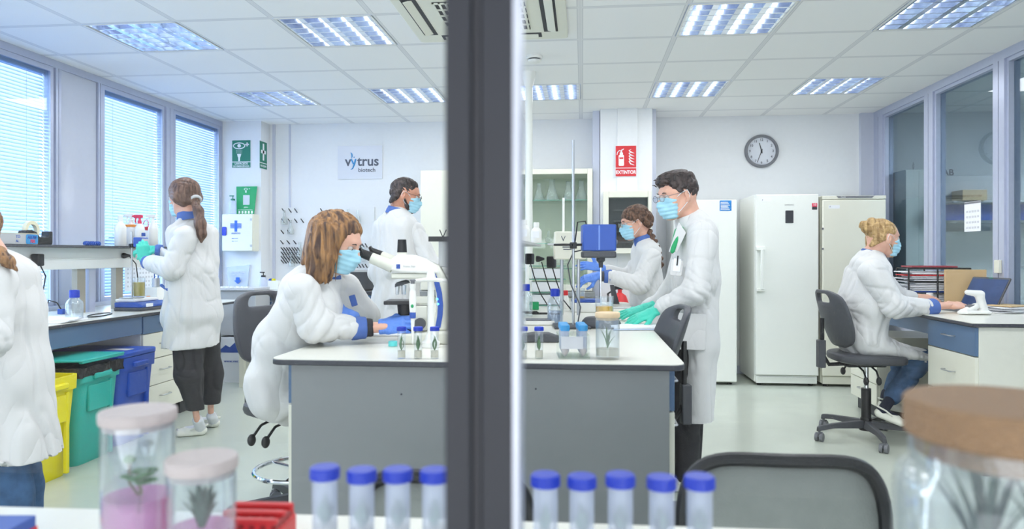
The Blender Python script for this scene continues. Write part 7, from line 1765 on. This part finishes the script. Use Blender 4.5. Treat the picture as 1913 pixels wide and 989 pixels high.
# tubes in racks
def front_tube(seed):
    q = thing('culture_tube', 'x', 'tube', (0, 0, 0), 0, 'large blue-capped tubes in the foreground'); r, h = .0148, .115
    MB().lathe([(.0001, 0), (.005, .003), (r * .96, .018), (r, .022), (r, h - .008)], n=26, cap=False).build('tube_wall', M['tube'], q, True)
    cp = MB().lathe([(r * 1.16, h - .014), (r * 1.17, h - .002), (r * 1.10, h), (.0001, h)], n=36, cap=False)
    for k in range(36): a = 2 * pi * k / 36; cp.cyl((r * 1.165 * math.cos(a), r * 1.165 * math.sin(a), h - .0135), (r * 1.165 * math.cos(a), r * 1.165 * math.sin(a), h - .002), .0007, n=5)
    cp.build('screw_cap', M['capblue'], q, True)
    plant_bits(q, .035, .009, 8, 'leaf', .004, .045, seed=seed); lathe_obj('growth_gel', M['gelclear'], q, [(.0001, .004), (.011, .016), (.0135, .022), (.0135, .045), (.0001, .045)], cap=False)
    return q
fts = [(607, 872, .86), (676, 877, .86), (743, 876, .865), (812, 877, .865), (1019, 886, .87), (1087, 889, .87), (1159, 886, .86), (1236, 891, .86), (1307, 889, .835)]
fl = ['blue-capped foreground tube, leftmost of the row', 'blue-capped foreground tube, second from the left end of the row', 'blue-capped foreground tube, third from the left end of the row', 'blue-capped foreground tube cut off by the left side of the mullion', 'blue-capped foreground tube, first right of the mullion', 'blue-capped foreground tube, second right of the mullion', 'blue-capped foreground tube, tallest in the middle of the right group', 'blue-capped foreground tube, second from the right end of the row', 'blue-capped foreground tube with green leaves, rightmost of the row']
pt = None
for (px, py, c_), t_ in zip(fts, fl):
    tp_ = P(px, py, c_); loc = tp_ - UP * .115
    if pt is None: pt = front_tube(5); pt.location = loc; pt['label'] = t_
    else: dup(pt, loc, random.uniform(0, 6), t_)
for xs_, t_ in (((607, 812), 'low white tube rack left of the mullion, at the bottom edge'), ((1019, 1307), 'low white tube rack right of the mullion, at the bottom edge')):
    a, b_ = P(xs_[0], 880, .862), P(xs_[1], 880, .855); q = thing('tube_rack', t_, 'rack', (a.x, a.y, FT + .0005)); L = (b_ - a).xy.length; ang = math.atan2(b_.y - a.y, b_.x - a.x); q.rotation_euler = (0, 0, ang)
    MB().box(-.03, L + .03, -.03, .03, 0, .030).build('base_block', M['whitep'], q, bevel=.004)
rp = on(P(490, 975, .98), FT + .001)
q = thing('red_rack', 'bright red moulded plastic rack beside the small jar, bottom left', 'rack', rp, .05)
s = MB()
for k in range(5): s.rrect(-.055, .032, -.035 + k * .015, -.022 + k * .015, .0, .046 - .006 * (k % 2), .005)
s.box(-.055, .034, -.036, .04, 0, .030).build('body', M['red'], q, bevel=.003)
for k in range(6): MB().cyl((-.045 + k * .015, -.0365, .036), (-.045 + k * .015, .02, .036), .004).build('groove', mat('deep_red', (150, 20, 26), .5), q)
q = thing('small_carton', 'blue and red carton at the bottom left corner', 'box', on(P(2, 975, .98), FT + .001), .1); MB().box(-.06, .022, -.03, .04, 0, .026).build('carton', M['devblue'], q, bevel=.002); MB().box(-.061, .023, -.031, .041, .0, .010).build('red_band', M['red'], q)
# big jar at the right
jb = on(P(1885, 900, .64), FT + .001); zl = P(0, 752, .64).z - FT
q = lid_jar('terrarium_jar', 'big round glass jar with brown cork lid and spiky air plants, right foreground', jb, .093, zl - .034, 'cork', None, 0, .032, neck=(.080, zl - .080))
rn = random.Random(3)
for t_, (ox, oy, n_, hh_) in enumerate(((-.02, .0, 18, .13), (.045, .01, 14, .11))):
    b = MB()
    for k in range(n_):
        a = rn.uniform(0, 2 * pi); L = hh_ * rn.uniform(.6, 1); t2 = rn.uniform(.02, .055); b.leafblade((ox, oy, .10), (max(-.078, min(.078, ox + t2 * math.cos(a) * 1.2)), oy + t2 * math.sin(a), .10 + L), .0030, .008)
    b.build('air_plant', M['leafdark'], q, True)
MB().lathe([(.0001, .012), (.086, .012), (.086, .09), (.06, .104), (.0001, .10)], n=30, cap=False).build('moss', M['root'], q, True)

# ---------- mesh-back chairs between glass and island
def mesh_chair(label, pl, pr, pc, px_side):
    """outline from points on the back's rim"""
    q = thing('mesh_chair', label, 'chair', (0, 0, 0)); return q
def back_chair(label, c_, top, ang, base, seat_z=.46, H=.50, Wd=.46):
    """mesh-backed office chair; top = point on the middle of the top rail"""
    q = thing('mesh_chair', label, 'chair', (top.x, top.y, 0), ang); zt_ = top.z; hw = Wd / 2
    pts = []
    for k in range(44):
        a = 2 * pi * k / 44; ca, sa = math.cos(a), math.sin(a); x = hw * math.copysign(abs(ca) ** .42, ca) * (1 + .06 * (-sa)); z = H / 2 * math.copysign(abs(sa) ** .42, sa)
        pts.append((x, .05 * (x / hw) ** 2 - .04 - .05 * (1 - (z / H * 2)) * .3, zt_ - H / 2 + z))
    MB().tube(pts, .016, 10, True).build('back_frame', M['black'], q, True)
    ms_ = MB(); cv = ms_.bm.verts.new((0, -.045, zt_ - H / 2)); rg = [[ms_.bm.verts.new(Vector(p_).lerp(Vector((0, -.045, zt_ - H / 2)), f_)) for p_ in pts] for f_ in (0.02, .35, .7)]
    for u in range(2):
        for k in range(44): ms_.bm.faces.new((rg[u][k], rg[u][(k + 1) % 44], rg[u + 1][(k + 1) % 44], rg[u + 1][k]))
    for k in range(44): ms_.bm.faces.new((rg[2][k], rg[2][(k + 1) % 44], cv))
    o = ms_.build('back_mesh', M['mesh'], q, True); so = o.modifiers.new('s', 'SOLIDIFY'); so.thickness = .004
    MB().rrect(-.23, .23, .02, .46, seat_z - .03, seat_z + .03, .08).build('seat', M['dgrey'], q, bevel=.02, seg=3)
    MB().tube([(0, .15, seat_z - .04), (0, -.02, seat_z - .05), (0, -.06, seat_z + .05), (0, -.055, zt_ - H * .6)], .02, 8).build('back_support', M['black'], q, True)
    MB().cyl((0, .24, .1), (0, .24, seat_z - .03), .025, n=18).build('gas_column', M['black'], q, True)
    for k in range(5):
        a = base + 2 * pi * k / 5; e_ = V3(.30 * math.cos(a), .24 + .30 * math.sin(a), 0); MB().tube([(0, .24, .10), e_ * .6 + V3(0, .24, 0) * .4 + UP * .095, e_ + UP * .07], [.024, .02, .015], 8).build('base_arm', M['black'], q, True)
        MB().cyl(e_ + V3(-.02, 0, .027), e_ + V3(.02, 0, .027), .027, n=16).build('caster', M['black'], q, True)
    return q
a = P(1462, 852, 1.60); back_chair('black-framed mesh office chair in front of the island, at the right', 1.6, a, YAW - .10, .2, Wd=.445, H=.46)
a = P(828, 880, 1.55); back_chair('black-framed mesh office chair behind the foreground tubes and the mullion', 1.55, a, YAW - .0, .5, Wd=.385, H=.44)
